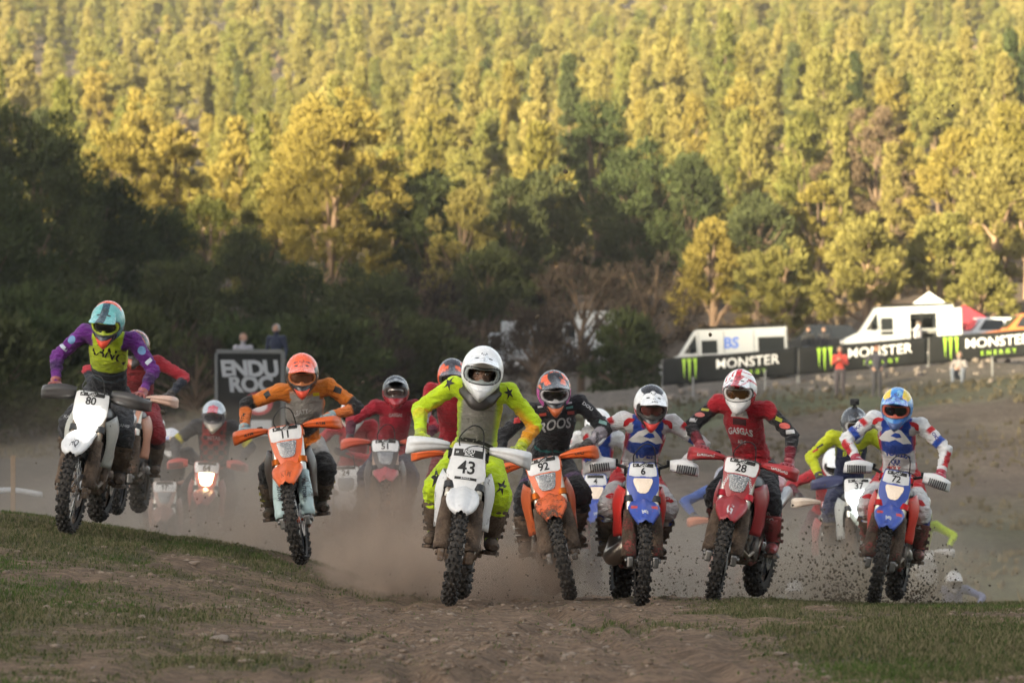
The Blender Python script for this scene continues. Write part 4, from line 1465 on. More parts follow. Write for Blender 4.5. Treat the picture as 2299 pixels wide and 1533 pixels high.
    for s in PX:
        g = part('hand_guard', 'hg_%s%d' % (gk, s), lambda: handguard_mesh(s, gk), 'plastic', P.get('guard', P['main']), P.get('hg_mud', .15), True)
        if gk == 'flag': part('guard_slots', 'slots%d' % s, lambda: guard_slots_mesh(s), 'black', BLACK, 0, parent=g)
        if P.get('guard_text') and not far:
            V, F = text_mesh(P['guard_text'], 0.036, .0008, .15)
            mb = MB()
            vs = []
            for v in V:
                u = min(1, max(0, (0.245 + (0.07 if s > 0 else 0.05) + s * v.x) / 0.315)) if False else min(0.7, max(0.1, 0.47 + s * v.x / 0.315))
                x = 0.135 + 0.315 * u
                y = -0.395 - 0.075 * math.sin(PI * min(1, 0.10 + 0.72 * u))
                vs.append((s * x, y - .004 + .035 * (v.y / .04) ** 2, 1.060 - 0.042 * u + 0.012 * math.sin(PI * u) + v.y + .004))
            mb.add(vs, F, False)
            link('guard_lettering', mb.mesh('guard_lettering'), g, M['print'], P.get('guard_text_color', (.02, .02, .02)), 0)
        if not far: part('lever', 'lever%d' % s, lambda: lever_mesh(s), 'metal', (.10, .10, .10), .1, True)
        part('grip', 'grip%d' % s, lambda: grip_mesh(s), 'black', BLACK, 0, True)
    part('handlebar', 'bar', handlebar_mesh, 'metal', P.get('bar', (.03, .03, .03)), .1, True)
    mbp = lambda: MB().box((0, -.388, 1.062), (.21, .045, .045), bevel=.014).mesh('bar_pad')
    bp = part('bar_pad', 'pad', mbp, 'plastic', P.get('pad', (.03, .03, .03)), .1, True)
    if P.get('pad_text'):
        V, F = text_mesh(P['pad_text'], 0.036, .001)
        mb = MB(); mb.add([(v.x, -.388 - .0235, 1.062 + v.y) for v in V], F, False)
        link('pad_lettering', mb.mesh('pad_lettering'), bp, M['print'], P.get('pad_text_color', (.8, .6, .05)), 0)
    if P.get('hose', True):
        part('cable', 'hose0', lambda: hose_mesh(0), 'black', P.get('hose_color', BLACK), 0, True)
        part('cable', 'hose1', lambda: hose_mesh(1), 'black', BLACK, 0, True)
    for s in PX:
        part('radiator_shroud', 'shroud%d' % s, lambda: shroud_mesh(s), 'plastic', P.get('shroud', P['main']), mud * .5)
        part('radiator', 'rad%d' % s, lambda: radiator_mesh(s), 'plastic', P.get('radiator', (.03, .028, .028)), mud * .5)
        part('side_panel', 'side%d' % s, lambda: side_panel_mesh(s), 'plastic', P.get('side', P['main']), mud * .6)
        part('foot_peg', 'peg%d' % s, lambda: peg_mesh(s), 'metal', (.25, .24, .23), mud)
    part('fuel_tank', 'tank', tank_mesh, 'plastic', P.get('tank', (.03, .03, .03)), mud * .4)
    part('seat', 'seat', seat_mesh, 'black', BLACK, 0)
    part('rear_fender', 'rfend', rear_fender_mesh, 'plastic', P['main'], mud * .5)
    part('frame', 'frame', frame_mesh, 'plastic', P.get('frame', (.05, .05, .05)), mud)
    en = part('engine', 'engine', engine_mesh, 'metal', (.20, .19, .18), mud)
    part('cylinder', 'cyl', cylinder_mesh, 'metal', (.26, .25, .24), mud * .7, parent=en)
    ek = P.get('exhaust', 'header')
    part('exhaust_pipe', 'exh_' + ek, lambda: exhaust_mesh(ek), 'metal', (.42, .36, .30), mud * .6)
    part('muffler', 'muff', muffler_mesh, 'metal', (.35, .34, .33), mud * .7)
    part('skid_plate', 'skid', skid_mesh, 'plastic', (.035, .033, .03), mud * 1.2)
    part('swingarm', 'swing', swingarm_mesh, 'metal', (.30, .30, .30), mud)
    part('chain', 'chain', chain_mesh, 'metal', (.16, .14, .11), mud)
    return root, S

def bike_matrix(px, d, yaw=0.0, lean=0.0, pitch=0.0, dz=0.0, scale=1.0):
    """front tyre touching the ground at photograph column px, distance d"""
    x = (px - 1149.5) / FPX * d
    pf = Vector((x, d, gz(x, d) + dz))
    Rm = Matrix.Rotation(R(yaw), 4, 'Z') @ Matrix.Rotation(R(pitch), 4, 'X') @ Matrix.Rotation(R(lean), 4, 'Y') @ Matrix.Scale(scale, 4)
    off = Rm @ Vector((0, AX_F.y, 0))
    return Matrix.Translation(pf - off) @ Rm
# ------------------------------------------------------------------ people
def seg_param(P, a, b):
    a = np.array(a); b = np.array(b); ab = b - a
    t = np.clip(((P - a) @ ab) / (ab @ ab), 0, 1)
    q = a + t[:, None] * ab
    return t, np.linalg.norm(P - q, axis=1), P - q

def body_mesh(J, rad, voxel, fold=0.006, seed=0, head=True, bulk=1.0):
    """one continuous skin over the joints J (dict of points) -> mesh, vertices, per-bone parameters"""
    mb = MB()
    V3 = lambda k: Vector(J[k])
    pel, waist, chest, neck, headc = V3('pelvis'), V3('waist'), V3('chest'), V3('neck'), V3('head')
    b = bulk
    up = (1, 0, 0)
    mb.tube([pel + (pel - waist).normalized() * .10, pel + (pel - waist).normalized() * .05, pel, waist, chest, chest.lerp(neck, .55), neck, neck.lerp(headc, .5)],
            [(.08 * b, .06 * b), (.138 * b, .110 * b), (.154 * b, .124 * b), (.138 * b, .108 * b), (.165 * b, .124 * b), (.140 * b, .098 * b), (.066, .062), (.058, .06)], 16, up=up)
    for s in (0, 1):
        sh, el, wr = V3('shoulder%d' % s), V3('elbow%d' % s), V3('wrist%d' % s)
        hi, kn, an = V3('hip%d' % s), V3('knee%d' % s), V3('ankle%d' % s)
        mb.tube([chest.lerp(neck, .45), sh], [.085 * b, .070 * b], 12)
        mb.ball(sh, .073 * b, 12, 8)
        m1 = sh.lerp(el, .5)
        mb.tube([sh, m1, el], [.066 * b, .056 * b, .048 * b], 12)
        mb.ball(el, .050 * b, 12, 8)
        mb.tube([el, el.lerp(wr, .35), wr], [.049 * b, .046 * b, .034], 12)
        mb.ball(wr, .037, 10, 6)
        mb.tube([wr, wr + (wr - el).normalized() * .05], [.034, .03], 8)
        mb.tube([pel.lerp(hi, .4), hi], [.12 * b, .112 * b], 12)
        mb.ball(hi, .112 * b, 12, 8)
        mb.tube([hi, hi.lerp(kn, .5), kn], [.102 * b, .086 * b, .071 * b], 12)
        mb.ball(kn, .073 * b, 12, 8)
        mb.tube([kn, kn.lerp(an, .35), an], [.076 * b, .070 * b, .048], 12)
        mb.ball(an, .05, 10, 6)
        ft = V3('toe%d' % s)
        mb.tube([an, an.lerp(ft, .5) + Vector((0, 0, -.02)), ft], [.048, .042, .032], 10)
    if head:
        hd = Matrix(J['head_rot']) if 'head_rot' in J else Matrix.Identity(3)
        mb.ball(headc, (.076, .096, .115), 16, 12, hd)
        mb.ball(headc + hd @ Vector((0, -.035, -.055)), (.056, .060, .062), 12, 8, hd)
        mb.tube([headc + hd @ Vector((0, -.088, .012)), headc + hd @ Vector((0, -.112, -.022))], [.011, .017], 8)
        for s in (-1, 1): mb.ball(headc + hd @ Vector((s * .077, .008, -.01)), (.012, .022, .032), 8, 6, hd)
    me = mb.mesh('body')
    o = bpy.data.objects.new('tmp', me); col.objects.link(o)
    md = o.modifiers.new('r', 'REMESH'); md.mode = 'VOXEL'; md.voxel_size = voxel; md.use_smooth_shade = True
    sm = o.modifiers.new('s', 'SMOOTH'); sm.factor = 0.5; sm.iterations = max(2, int(0.05 / voxel))
    dg = bpy.context.evaluated_depsgraph_get()
    out = bpy.data.meshes.new_from_object(o.evaluated_get(dg))
    bpy.data.objects.remove(o); bpy.data.meshes.remove(me)
    n = len(out.vertices)
    co = np.empty(n * 3, np.float32); out.vertices.foreach_get('co', co); P = co.reshape(-1, 3).astype(float)
    no = np.empty(n * 3, np.float32); out.vertices.foreach_get('normal', no); N = no.reshape(-1, 3).astype(float)
    bones = [('torso', pel, chest, .15), ('torso2', chest, neck, .13), ('head', neck.lerp(headc, .55), headc, .07)]
    for s in (0, 1):
        bones += [('clav%d' % s, chest.lerp(neck, .45), V3('shoulder%d' % s), .075), ('arm%d' % s, V3('shoulder%d' % s), V3('elbow%d' % s), .062), ('fore%d' % s, V3('elbow%d' % s), V3('wrist%d' % s), .046),
                  ('thigh%d' % s, V3('hip%d' % s), V3('knee%d' % s), .09), ('shin%d' % s, V3('knee%d' % s), V3('ankle%d' % s), .055), ('foot%d' % s, V3('ankle%d' % s), V3('toe%d' % s), .035)]
    best = np.full(n, 1e9); bone = np.zeros(n, int); T = np.zeros(n)
    for i, (nm, a, c, r) in enumerate(bones):
        t, d, _ = seg_param(P, a, c)
        d = d - r
        m = d < best
        best[m] = d[m]; bone[m] = i; T[m] = t[m]
    names = [b_[0] for b_ in bones]
    # cloth folds: wrinkles that run across the limb, stronger near the joints
    if fold > 0:
        amp = np.ones(n)
        for i, nm in enumerate(names):
            m = bone == i
            if nm.startswith(('fore', 'shin')): amp[m] = 1.0 * (1 - T[m]) + .25
            elif nm.startswith(('arm', 'thigh')): amp[m] = .45 + .8 * T[m]
            elif nm == 'torso': amp[m] = 1.1 * (1 - T[m]) + .25
            elif nm == 'head': amp[m] = 0.0
            elif nm.startswith('foot'): amp[m] = 0.0
            else: amp[m] = .45
        w = np.array([mnoise.noise(Vector((p[0] * 11 + seed, p[1] * 11, p[2] * 19))) + .5 * mnoise.noise(Vector((p[0] * 24 + seed, p[1] * 24, p[2] * 42))) for p in P])
        w = 1.15 - np.abs(w) * 2.6
        P = P + N * (w * amp * fold)[:, None]
        out.vertices.foreach_set('co', P.astype(np.float32).ravel())
        out.update()
    return out, P, N, bone, names, T

def pose(rise=0.0, fwd=0.0, side=0.0, head_yaw=0.0, head_pitch=20.0, elbow=0.0, sit=False, head_roll=0.0, drop_arm=None, shoulders=0.0, S=None):
    """attack position on the foot pegs"""
    v = lambda x, y, z: Vector((x, y, z))
    up = v(side, fwd, rise)
    J = {}
    pel = v(0, .31, .985) + v(side * .5, fwd * .5, rise * .75)
    if sit: pel = v(0, .26, 1.00)
    J['pelvis'] = pel
    J['chest'] = v(0, .020, 1.315) + up
    J['waist'] = pel.lerp(J['chest'], .48) + v(0, .035, .0)
    J['neck'] = v(0, -.115, 1.445) + up
    J['head'] = v(0, -.235, 1.535) + up
    for s, sx in ((0, -1), (1, 1)):
        J['shoulder%d' % s] = v(sx * .190, -.060, 1.425) + up + v(0, 0, sx * shoulders)
        w = v(sx * .338, -.262, 1.098)
        if S is not None: w = S @ w
        J['wrist%d' % s] = w
        # elbow: two-bone reach, thrown outwards
        a = J['shoulder%d' % s]
        d = w - a
        L1, L2 = .285, .262
        D = min(d.length, L1 + L2 - .004)
        h = math.sqrt(max(0, L1 * L1 - ((L1 * L1 - L2 * L2 + D * D) / (2 * D)) ** 2))
        m = a + d.normalized() * ((L1 * L1 - L2 * L2 + D * D) / (2 * D))
        out = v(sx * (.80 + elbow), .55, -.12 + elbow * .6)
        out = (out - d.normalized() * out.dot(d.normalized())).normalized()
        J['elbow%d' % s] = m + out * h
        J['hip%d' % s] = pel + v(sx * .10, -.01, -.03)
        an = v(sx * .195, .200, .465)
        J['ankle%d' % s] = an
        a = J['hip%d' % s]
        d = an - a
        L1, L2 = .425, .40
        D = min(d.length, L1 + L2 - .01)
        q = (L1 * L1 - L2 * L2 + D * D) / (2 * D)
        h = math.sqrt(max(0, L1 * L1 - q * q))
        out = v(sx * .28, -1.0, .1)
        out = (out - d.normalized() * out.dot(d.normalized())).normalized()
        J['knee%d' % s] = a + d.normalized() * q + out * h
        J['toe%d' % s] = an + v(sx * .025, -.155, -.062)
    J['head_rot'] = (Matrix.Rotation(R(head_yaw), 3, 'Z') @ Matrix.Rotation(R(head_roll), 3, 'Y') @ Matrix.Rotation(R(head_pitch), 3, 'X'))
    return J

# ---- helmet, local: forward -y, up z
def shell_pt(a, e, k=1.0):
    """a: azimuth from the front, e: elevation (radians)"""
    rx, ry, rz = .121 * k, .150 * k, .146 * k
    x, y, z = rx * math.cos(e) * math.sin(a), -ry * math.cos(e) * math.cos(a), rz * math.sin(e)
    w = math.exp(-(a / .62) ** 2) * (1 - sstep(-.62, -.12, e)) if True else 0
    w = float(w)
    y -= .082 * w; z -= .020 * w * (1 if e < -.3 else (e + .12) / -.18 if e < -.12 else 0)
    if e < -.2: x *= 1 - .10 * w
    if y > 0: y *= 1.02
    return Vector((x, y, z))

def in_port(a, e, g=1.0):
    return (abs(a) / (1.02 * g)) ** 3.2 + (abs(e - .055) / (.335 * g)) ** 3.2 < 1

def vcol(me, fn):
    n = len(me.vertices)
    c = np.array([fn(v.co) for v in me.vertices])
    point_color(me, c)

def helmet_shell_mesh():
    na, ne = 97, 49
    def fn(u, v):
        return shell_pt((u - .5) * 2 * PI * .9999, R(-56 + 146 * v))
    def mask(u, v):
        a, e = (u - .5) * 2 * PI, R(-56 + 146 * v)
        if abs(a) > 2.2 and e < R(-38): return False
        return not in_port(a, e)
    mb = MB(); mb.patch(fn, na, ne, thick=-.010, mask=mask)
    return mb
def peak_pt(u, v):
    q = (u - .5) * 2
    a = q * R(56)
    st = shell_pt(a, R(66 - 14 * q * q), 1.035)
    mid = shell_pt(a * .92, R(40 - 10 * q * q), 1.12)
    tip = Vector((q * .102, -.300 + .095 * abs(q) ** 2.6, .136 - .052 * q * q))
    p = st * (1 - v) ** 2 + mid * 2 * v * (1 - v) + tip * v * v
    p.z += .010 * math.exp(-(q / .25) ** 2) * math.sin(PI * min(1, v * .9 + .1))
    return p
def helmet_peak_mesh():
    mb = MB(); mb.patch(peak_pt, 29, 17, thick=.004)
    return mb
def goggle_frame_mesh():
    def fn(u, v): return shell_pt((u - .5) * 2 * 1.10, .055 + (v - .5) * 2 * .37, 0.965)
    def mask(u, v):
        a, e = (u - .5) * 2 * 1.10, .055 + (v - .5) * 2 * .37
        nose = (a / .16) ** 2 + ((e + .25) / .17) ** 2 < 1
        return in_port(a, e, 1.02) and (not in_port(a, e, .80) or nose)
    mb = MB(); mb.patch(fn, 57, 27, thick=-.012, mask=mask)
    return mb
def port_trim_mesh():
    def fn(u, v): return shell_pt((u - .5) * 2 * 1.16, .055 + (v - .5) * 2 * .40, 1.012)
    def mask(u, v):
        a, e = (u - .5) * 2 * 1.16, .055 + (v - .5) * 2 * .40
        return in_port(a, e, 1.07) and not in_port(a, e, .97)
    mb = MB(); mb.patch(fn, 61, 31, thick=-.010, mask=mask)
    return mb
def goggle_lens_mesh():
    def fn(u, v): return shell_pt((u - .5) * 2 * .95, .055 + (v - .5) * 2 * .31, 0.945)
    def mask(u, v):
        return in_port((u - .5) * 2 * .95, .055 + (v - .5) * 2 * .31, .86)
    mb = MB(); mb.patch(fn, 41, 17, thick=-.003, mask=mask)
    return mb
def mouth_mesh():
    def fn(u, v):
        q = (u - .5) * 2
        a = q * R(30) * (0.25 + .75 * v)
        return shell_pt(a, R(-50 + 27 * v), 1.045 + .03 * (1 - abs(q)))
    mb = MB(); mb.patch(fn, 15, 9, thick=-.008)
    return mb
def chin_vents_mesh():
    mb = MB()
    for s in (-1, 1):
        def fn(u, v): return shell_pt(s * R(34 + 22 * u), R(-40 + 12 * v + 6 * u), 1.02)
        mb.patch(fn, 5, 4)
    return mb
def peak_vents_mesh(kind):
    mb = MB()
    spots = [(.5, .26, .075, .06), (.25, .44, .085, .06), (.75, .44, .085, .06), (.5, .60, .06, .045), (.38, .14, .035, .06), (.62, .14, .035, .06)] if kind != 'slits' else [(.33, .45, .03, .16), (.67, .45, .03, .16), (.5, .3, .05, .05)]
    for (cu, cv, ru, rv) in spots:
        pts = []
        for k in range(12):
            a = 2 * PI * k / 12
            p = peak_pt(cu + ru * math.cos(a), cv + rv * math.sin(a))
            pts.append(p + Vector((0, -.0035, .0045)))
        mb.add(pts, [tuple(range(12))], False)
    return mb

HELMET_BASE = {}
def helmet(parent, H, Mh, far=False):
    """H: dict of colours and paint functions; Mh: local matrix"""
    mb = HELMET_BASE.setdefault('shell', helmet_shell_mesh())
    me = mb.mesh('helmet')
    def paint(co):
        a = math.atan2(co.x, -co.y); e = math.atan2(co.z, math.hypot(co.x / .124 * .15, co.y))
        return H['paint'](a, e, co)
    vcol(me, paint)
    h = link('helmet', me, parent, M['paint'])
    h.matrix_basis = Mh
    # dark liner
    ln = HELMET_BASE.setdefault('liner', None)
    if ln is None:
        def fn(u, v): return shell_pt((u - .5) * 2 * PI, R(-50 + 138 * v), .90)
        def mk(u, v): return not in_port((u - .5) * 2 * PI, R(-50 + 138 * v), .93)
        m2 = MB(); m2.patch(fn, 49, 25, mask=mk)
        HELMET_BASE['liner'] = ln = m2.mesh('liner')
    link('liner', ln, h, M['black'])
    if H.get('peak') is not None:
        pm = HELMET_BASE.setdefault('peak', helmet_peak_mesh()).mesh('visor')
        pk = H['peak']
        def ppaint(co):
            q = co.x / .106; v = max(0, min(1, (-co.y - .02) / .27))
            return pk(q, v) if callable(pk) else pk
        vcol(pm, ppaint)
        vi = link('visor', pm, h, M['paint'])
        if H.get('vents', True) and not far:
            link('vent', HELMET_BASE.setdefault('vents_m' + H.get('vent_kind', ''), peak_vents_mesh(H.get('vent_kind', '')).mesh('vent')), h, M['black'])
        if H.get('peak_text') and not far:
            V, F = text_mesh(H['peak_text'], .034, .0008, .1)
            vs = []
            for v in V:
                p = peak_pt(.5 + v.x / .20, .80 - v.y / .26)
                vs.append(p + Vector((0, -.005, .006)))
            m3 = MB(); m3.add(vs, F, False)
            link('visor_lettering', m3.mesh('visor_lettering'), h, M['print'], H.get('peak_text_color', (.02, .02, .02)), 0)
    link('port_trim', HELMET_BASE.setdefault('trim', port_trim_mesh().mesh('port_trim')), h, M['plastic'], H.get('trim', (.05, .05, .055)), 0)
    gf = link('goggles', HELMET_BASE.setdefault('gf', goggle_frame_mesh().mesh('goggles')), h, M['plastic'], H.get('frame', (.03, .03, .03)), 0.05)
    lens = H.get('lens', (.02, .02, .022))
    if lens != 'clear':
        lm = HELMET_BASE.setdefault('gl', goggle_lens_mesh().mesh('lens'))
        lo = link('lens', lm, h)
        if len(lm.materials) == 0: lm.materials.append(M['black'])
        key = 'lens_%.2f_%.2f_%.2f' % lens
        if key not in M: M[key] = m_lens('goggle_lens', lens)
        lo.material_slots[0].link = 'OBJECT'; lo.material_slots[0].material = M[key]
    mc = H.get('mouth')
    if mc is not None: link('mouth_guard', HELMET_BASE.setdefault('mo', mouth_mesh().mesh('mouth_guard')), h, M['plastic'], mc, 0.1)
    if not far: link('chin_vent', HELMET_BASE.setdefault('cv', chin_vents_mesh().mesh('chin_vent')), h, M['black'])
    return h

def glove_mesh(J, s, S):
    """a hand closed round the grip: palm, four unequal fingers, thumb from the inner side"""
    mb = MB()
    sx = -1 if s == 0 else 1
    a, b = Vector((sx * .272, -.3145, 1.068)), Vector((sx * .385, -.2895, 1.0625))
    ax = (b - a).normalized()
    wr = (S.inverted() @ J['wrist%d' % s])
    el = (S.inverted() @ J['elbow%d' % s])
    back = Vector((0, .88, .47)).normalized()
    fr = Vector((0, -1, 0)); up = Vector((0, 0, 1))
    mid = a.lerp(b, .5)
    # cuff and back of the hand
    mb.tube([wr.lerp(el, .16), wr, wr.lerp(mid + Vector((0, .02, .032)), .55), mid + Vector((0, .006, .036)), mid + Vector((0, -.016, .032))],
            [(.042, .040), (.040, .036), (.048, .026), (.047, .020), (.042, .014)], 14, up=(1, 0, 0))
    lens_ = [0.88, 1.0, .96, .80]
    for k in range(4):
        f = .10 + .27 * k
        c = a.lerp(b, f if sx > 0 else f)
        Lk = lens_[k]
        pts = []
        for q, (ang, rr) in enumerate([(78, .036), (48, .040), (8, .039), (-32, .037), (-72, .035), (-108 * Lk, .031), (-150 * Lk, .027)]):
            g = R(ang)
            pts.append(c + fr * (rr * math.cos(g)) + up * (rr * math.sin(g)))
        mb.tube(pts, [.0105, .0112, .0105, .0108, .0098, .0095, .0075], 9)
        mb.ball(pts[-1], .0078, 8, 6); mb.ball(pts[1], .0118, 8, 6)
    # thumb: leaves the palm near its inner base and closes under the bar
    tb = a + Vector((0, .022, .012)) - ax * .004
    mb.tube([mid + Vector((-sx * .03, .024, .022)), tb - ax * .016, a - ax * .022 + Vector((0, -.010, -.018)), a - ax * .008 + Vector((0, -.030, -.022))], [.015, .0135, .0115, .009], 9)
    mb.ball(a - ax * .008 + Vector((0, -.030, -.022)), .0092, 8, 6)
    me = mb.mesh('glove')
    me.transform(S)
    return me

def boot_mesh(J, s):
    mb = MB()
    kn, an, toe = Vector(J['knee%d' % s]), Vector(J['ankle%d' % s]), Vector(J['toe%d' % s])
    sx = -1 if s == 0 else 1
    sh = (an - kn).normalized()
    top = kn + sh * .135
    fwd = (toe - an); fwd.z = 0; fwd.normalize()
    up = Vector((0, 0, 1))
    mb.tube([top + sh * .004, top, kn.lerp(an, .55), kn.lerp(an, .8), an + Vector((0, .005, .01)), an + Vector((0, .012, -.045))],
            [(.070, .070), (.078, .080), (.072, .074), (.062, .068), (.056, .066), (.046, .055)], 16)
    base = an + Vector((0, 0, -.050))
    st = [(-.075, .034, .030, .005), (-.05, .042, .046, .0), (0.0, .045, .056, .005), (.06, .046, .050, .0), (.12, .050, .040, -.006), (.165, .046, .034, -.010), (.20, .030, .022, -.014)]
    mb.tube([base + fwd * f + up * u for f, w, h, u in st], [(w, h) for f, w, h, u in st], 14, up=tuple(fwd.cross(up)))
    # shin plate and straps
    def fn(u, v):
        p = kn.lerp(an, .36 + .50 * v)
        a = R(-55 + 110 * u)
        side = fwd.cross(up)
        r_ = .082 - .012 * v
        return p + fwd * (r_ * math.cos(a)) + side * (r_ * math.sin(a))
    mb.patch(fn, 9, 7, thick=-.006)
    return mb.mesh('boot')

def sole_mesh(J, s):
    mb = MB()
    an, toe = Vector(J['ankle%d' % s]), Vector(J['toe%d' % s])
    fwd = (toe - an); fwd.z = 0; fwd.normalize()
    side = fwd.cross(Vector((0, 0, 1)))
    c = an + Vector((0, 0, -.106))
    out = [(-.082, .030), (-.05, .043), (0, .042), (.05, .041), (.12, .052), (.17, .046), (.205, .022)]
    poly = [(f, w) for f, w in out] + [(f, -w) for f, w in reversed(out)]
    vs = [c + fwd * f + side * w + Vector((0, 0, .014)) for f, w in poly] + [c + fwd * f + side * w + Vector((0, 0, -.012)) for f, w in poly]
    n = len(poly)
    fs = [tuple(range(n)), tuple(range(2 * n - 1, n - 1, -1))] + [((i + 1) % n, i, n + i, n + (i + 1) % n) for i in range(n)]
    mb.add(vs, fs, False)
    return mb.mesh('sole')

def buckles_mesh(J, s):
    mb = MB()
    kn, an = Vector(J['knee%d' % s]), Vector(J['ankle%d' % s])
    sx = -1 if s == 0 else 1
    for t in (.45, .62, .80, .96):
        p = kn.lerp(an, t)
        r_ = .086 - .016 * t
        def fn(u, v):
            a = R(-20 + 130 * u)
            return p + Vector((sx * r_ * math.sin(a), -r_ * math.cos(a) , (v - .5) * .024))
        mb.patch(fn, 9, 3, thick=.005)
        mb.box(p + Vector((sx * (r_ + .004), -.01, 0)), (.012, .034, .028), bevel=.004)
    return mb.mesh('buckles')

def make_decal(parent, bvh, name, V, F, org, right, up, direction, color, lift=.004, maxd=.8):
    """print laid on the clothes: every corner is dropped onto the cloth along 'direction'"""
    right, up, direction = Vector(right).normalized(), Vector(up).normalized(), Vector(direction).normalized()
    vs, ok = [], []
    for v in V:
        p = Vector(org) + right * v[0] + up * v[1] - direction * .35
        hit, nrm, _, dist = bvh.ray_cast(p, direction, maxd)
        if hit is None: vs.append(p); ok.append(False)
        else: vs.append(hit - direction * lift); ok.append(True)
    F = [f for f in F if all(ok[i] for i in f)]
    if not F: return None
    # drop faces that fell far down behind a limb
    F2 = []
    for f in F:
        d = [(vs[i] - Vector(org)).dot(direction) for i in f]
        if max(d) - min(d) < .07: F2.append(f)
    if not F2: return None
    me = mesh_np(name, [tuple(v) for v in vs], F2)
    bm = bmesh.new(); bm.from_mesh(me)
    bmesh.ops.delete(bm, geom=[v for v in bm.verts if not v.link_faces], context='VERTS')
    bm.to_mesh(me); bm.free()
    return link(name, me, parent, M['print'], color, 0)

def grid_poly(poly, n=14):
    """a filled polygon cut into a fine grid so that it can follow the body"""
    bm = bmesh.new()
    vs = [bm.verts.new((x, y, 0)) for x, y in poly]
    bm.faces.new(vs)
    xs = [p[0] for p in poly]; ys = [p[1] for p in poly]
    for k in range(1, n):
        for co, no in (((min(xs) + (max(xs) - min(xs)) * k / n, 0, 0), (1, 0, 0)), ((0, min(ys) + (max(ys) - min(ys)) * k / n, 0), (0, 1, 0))):
            bmesh.ops.bisect_plane(bm, geom=list(bm.verts) + list(bm.edges) + list(bm.faces), plane_co=co, plane_no=no)
    bmesh.ops.triangulate(bm, faces=bm.faces)
    bm.verts.index_update()
    V = [v.co.copy() for v in bm.verts]; F = [tuple(v.index for v in f.verts) for f in bm.faces]
    bm.free()
    return V, F

def chop_text(txt, size, **k):
    return text_mesh(txt, size, **k)

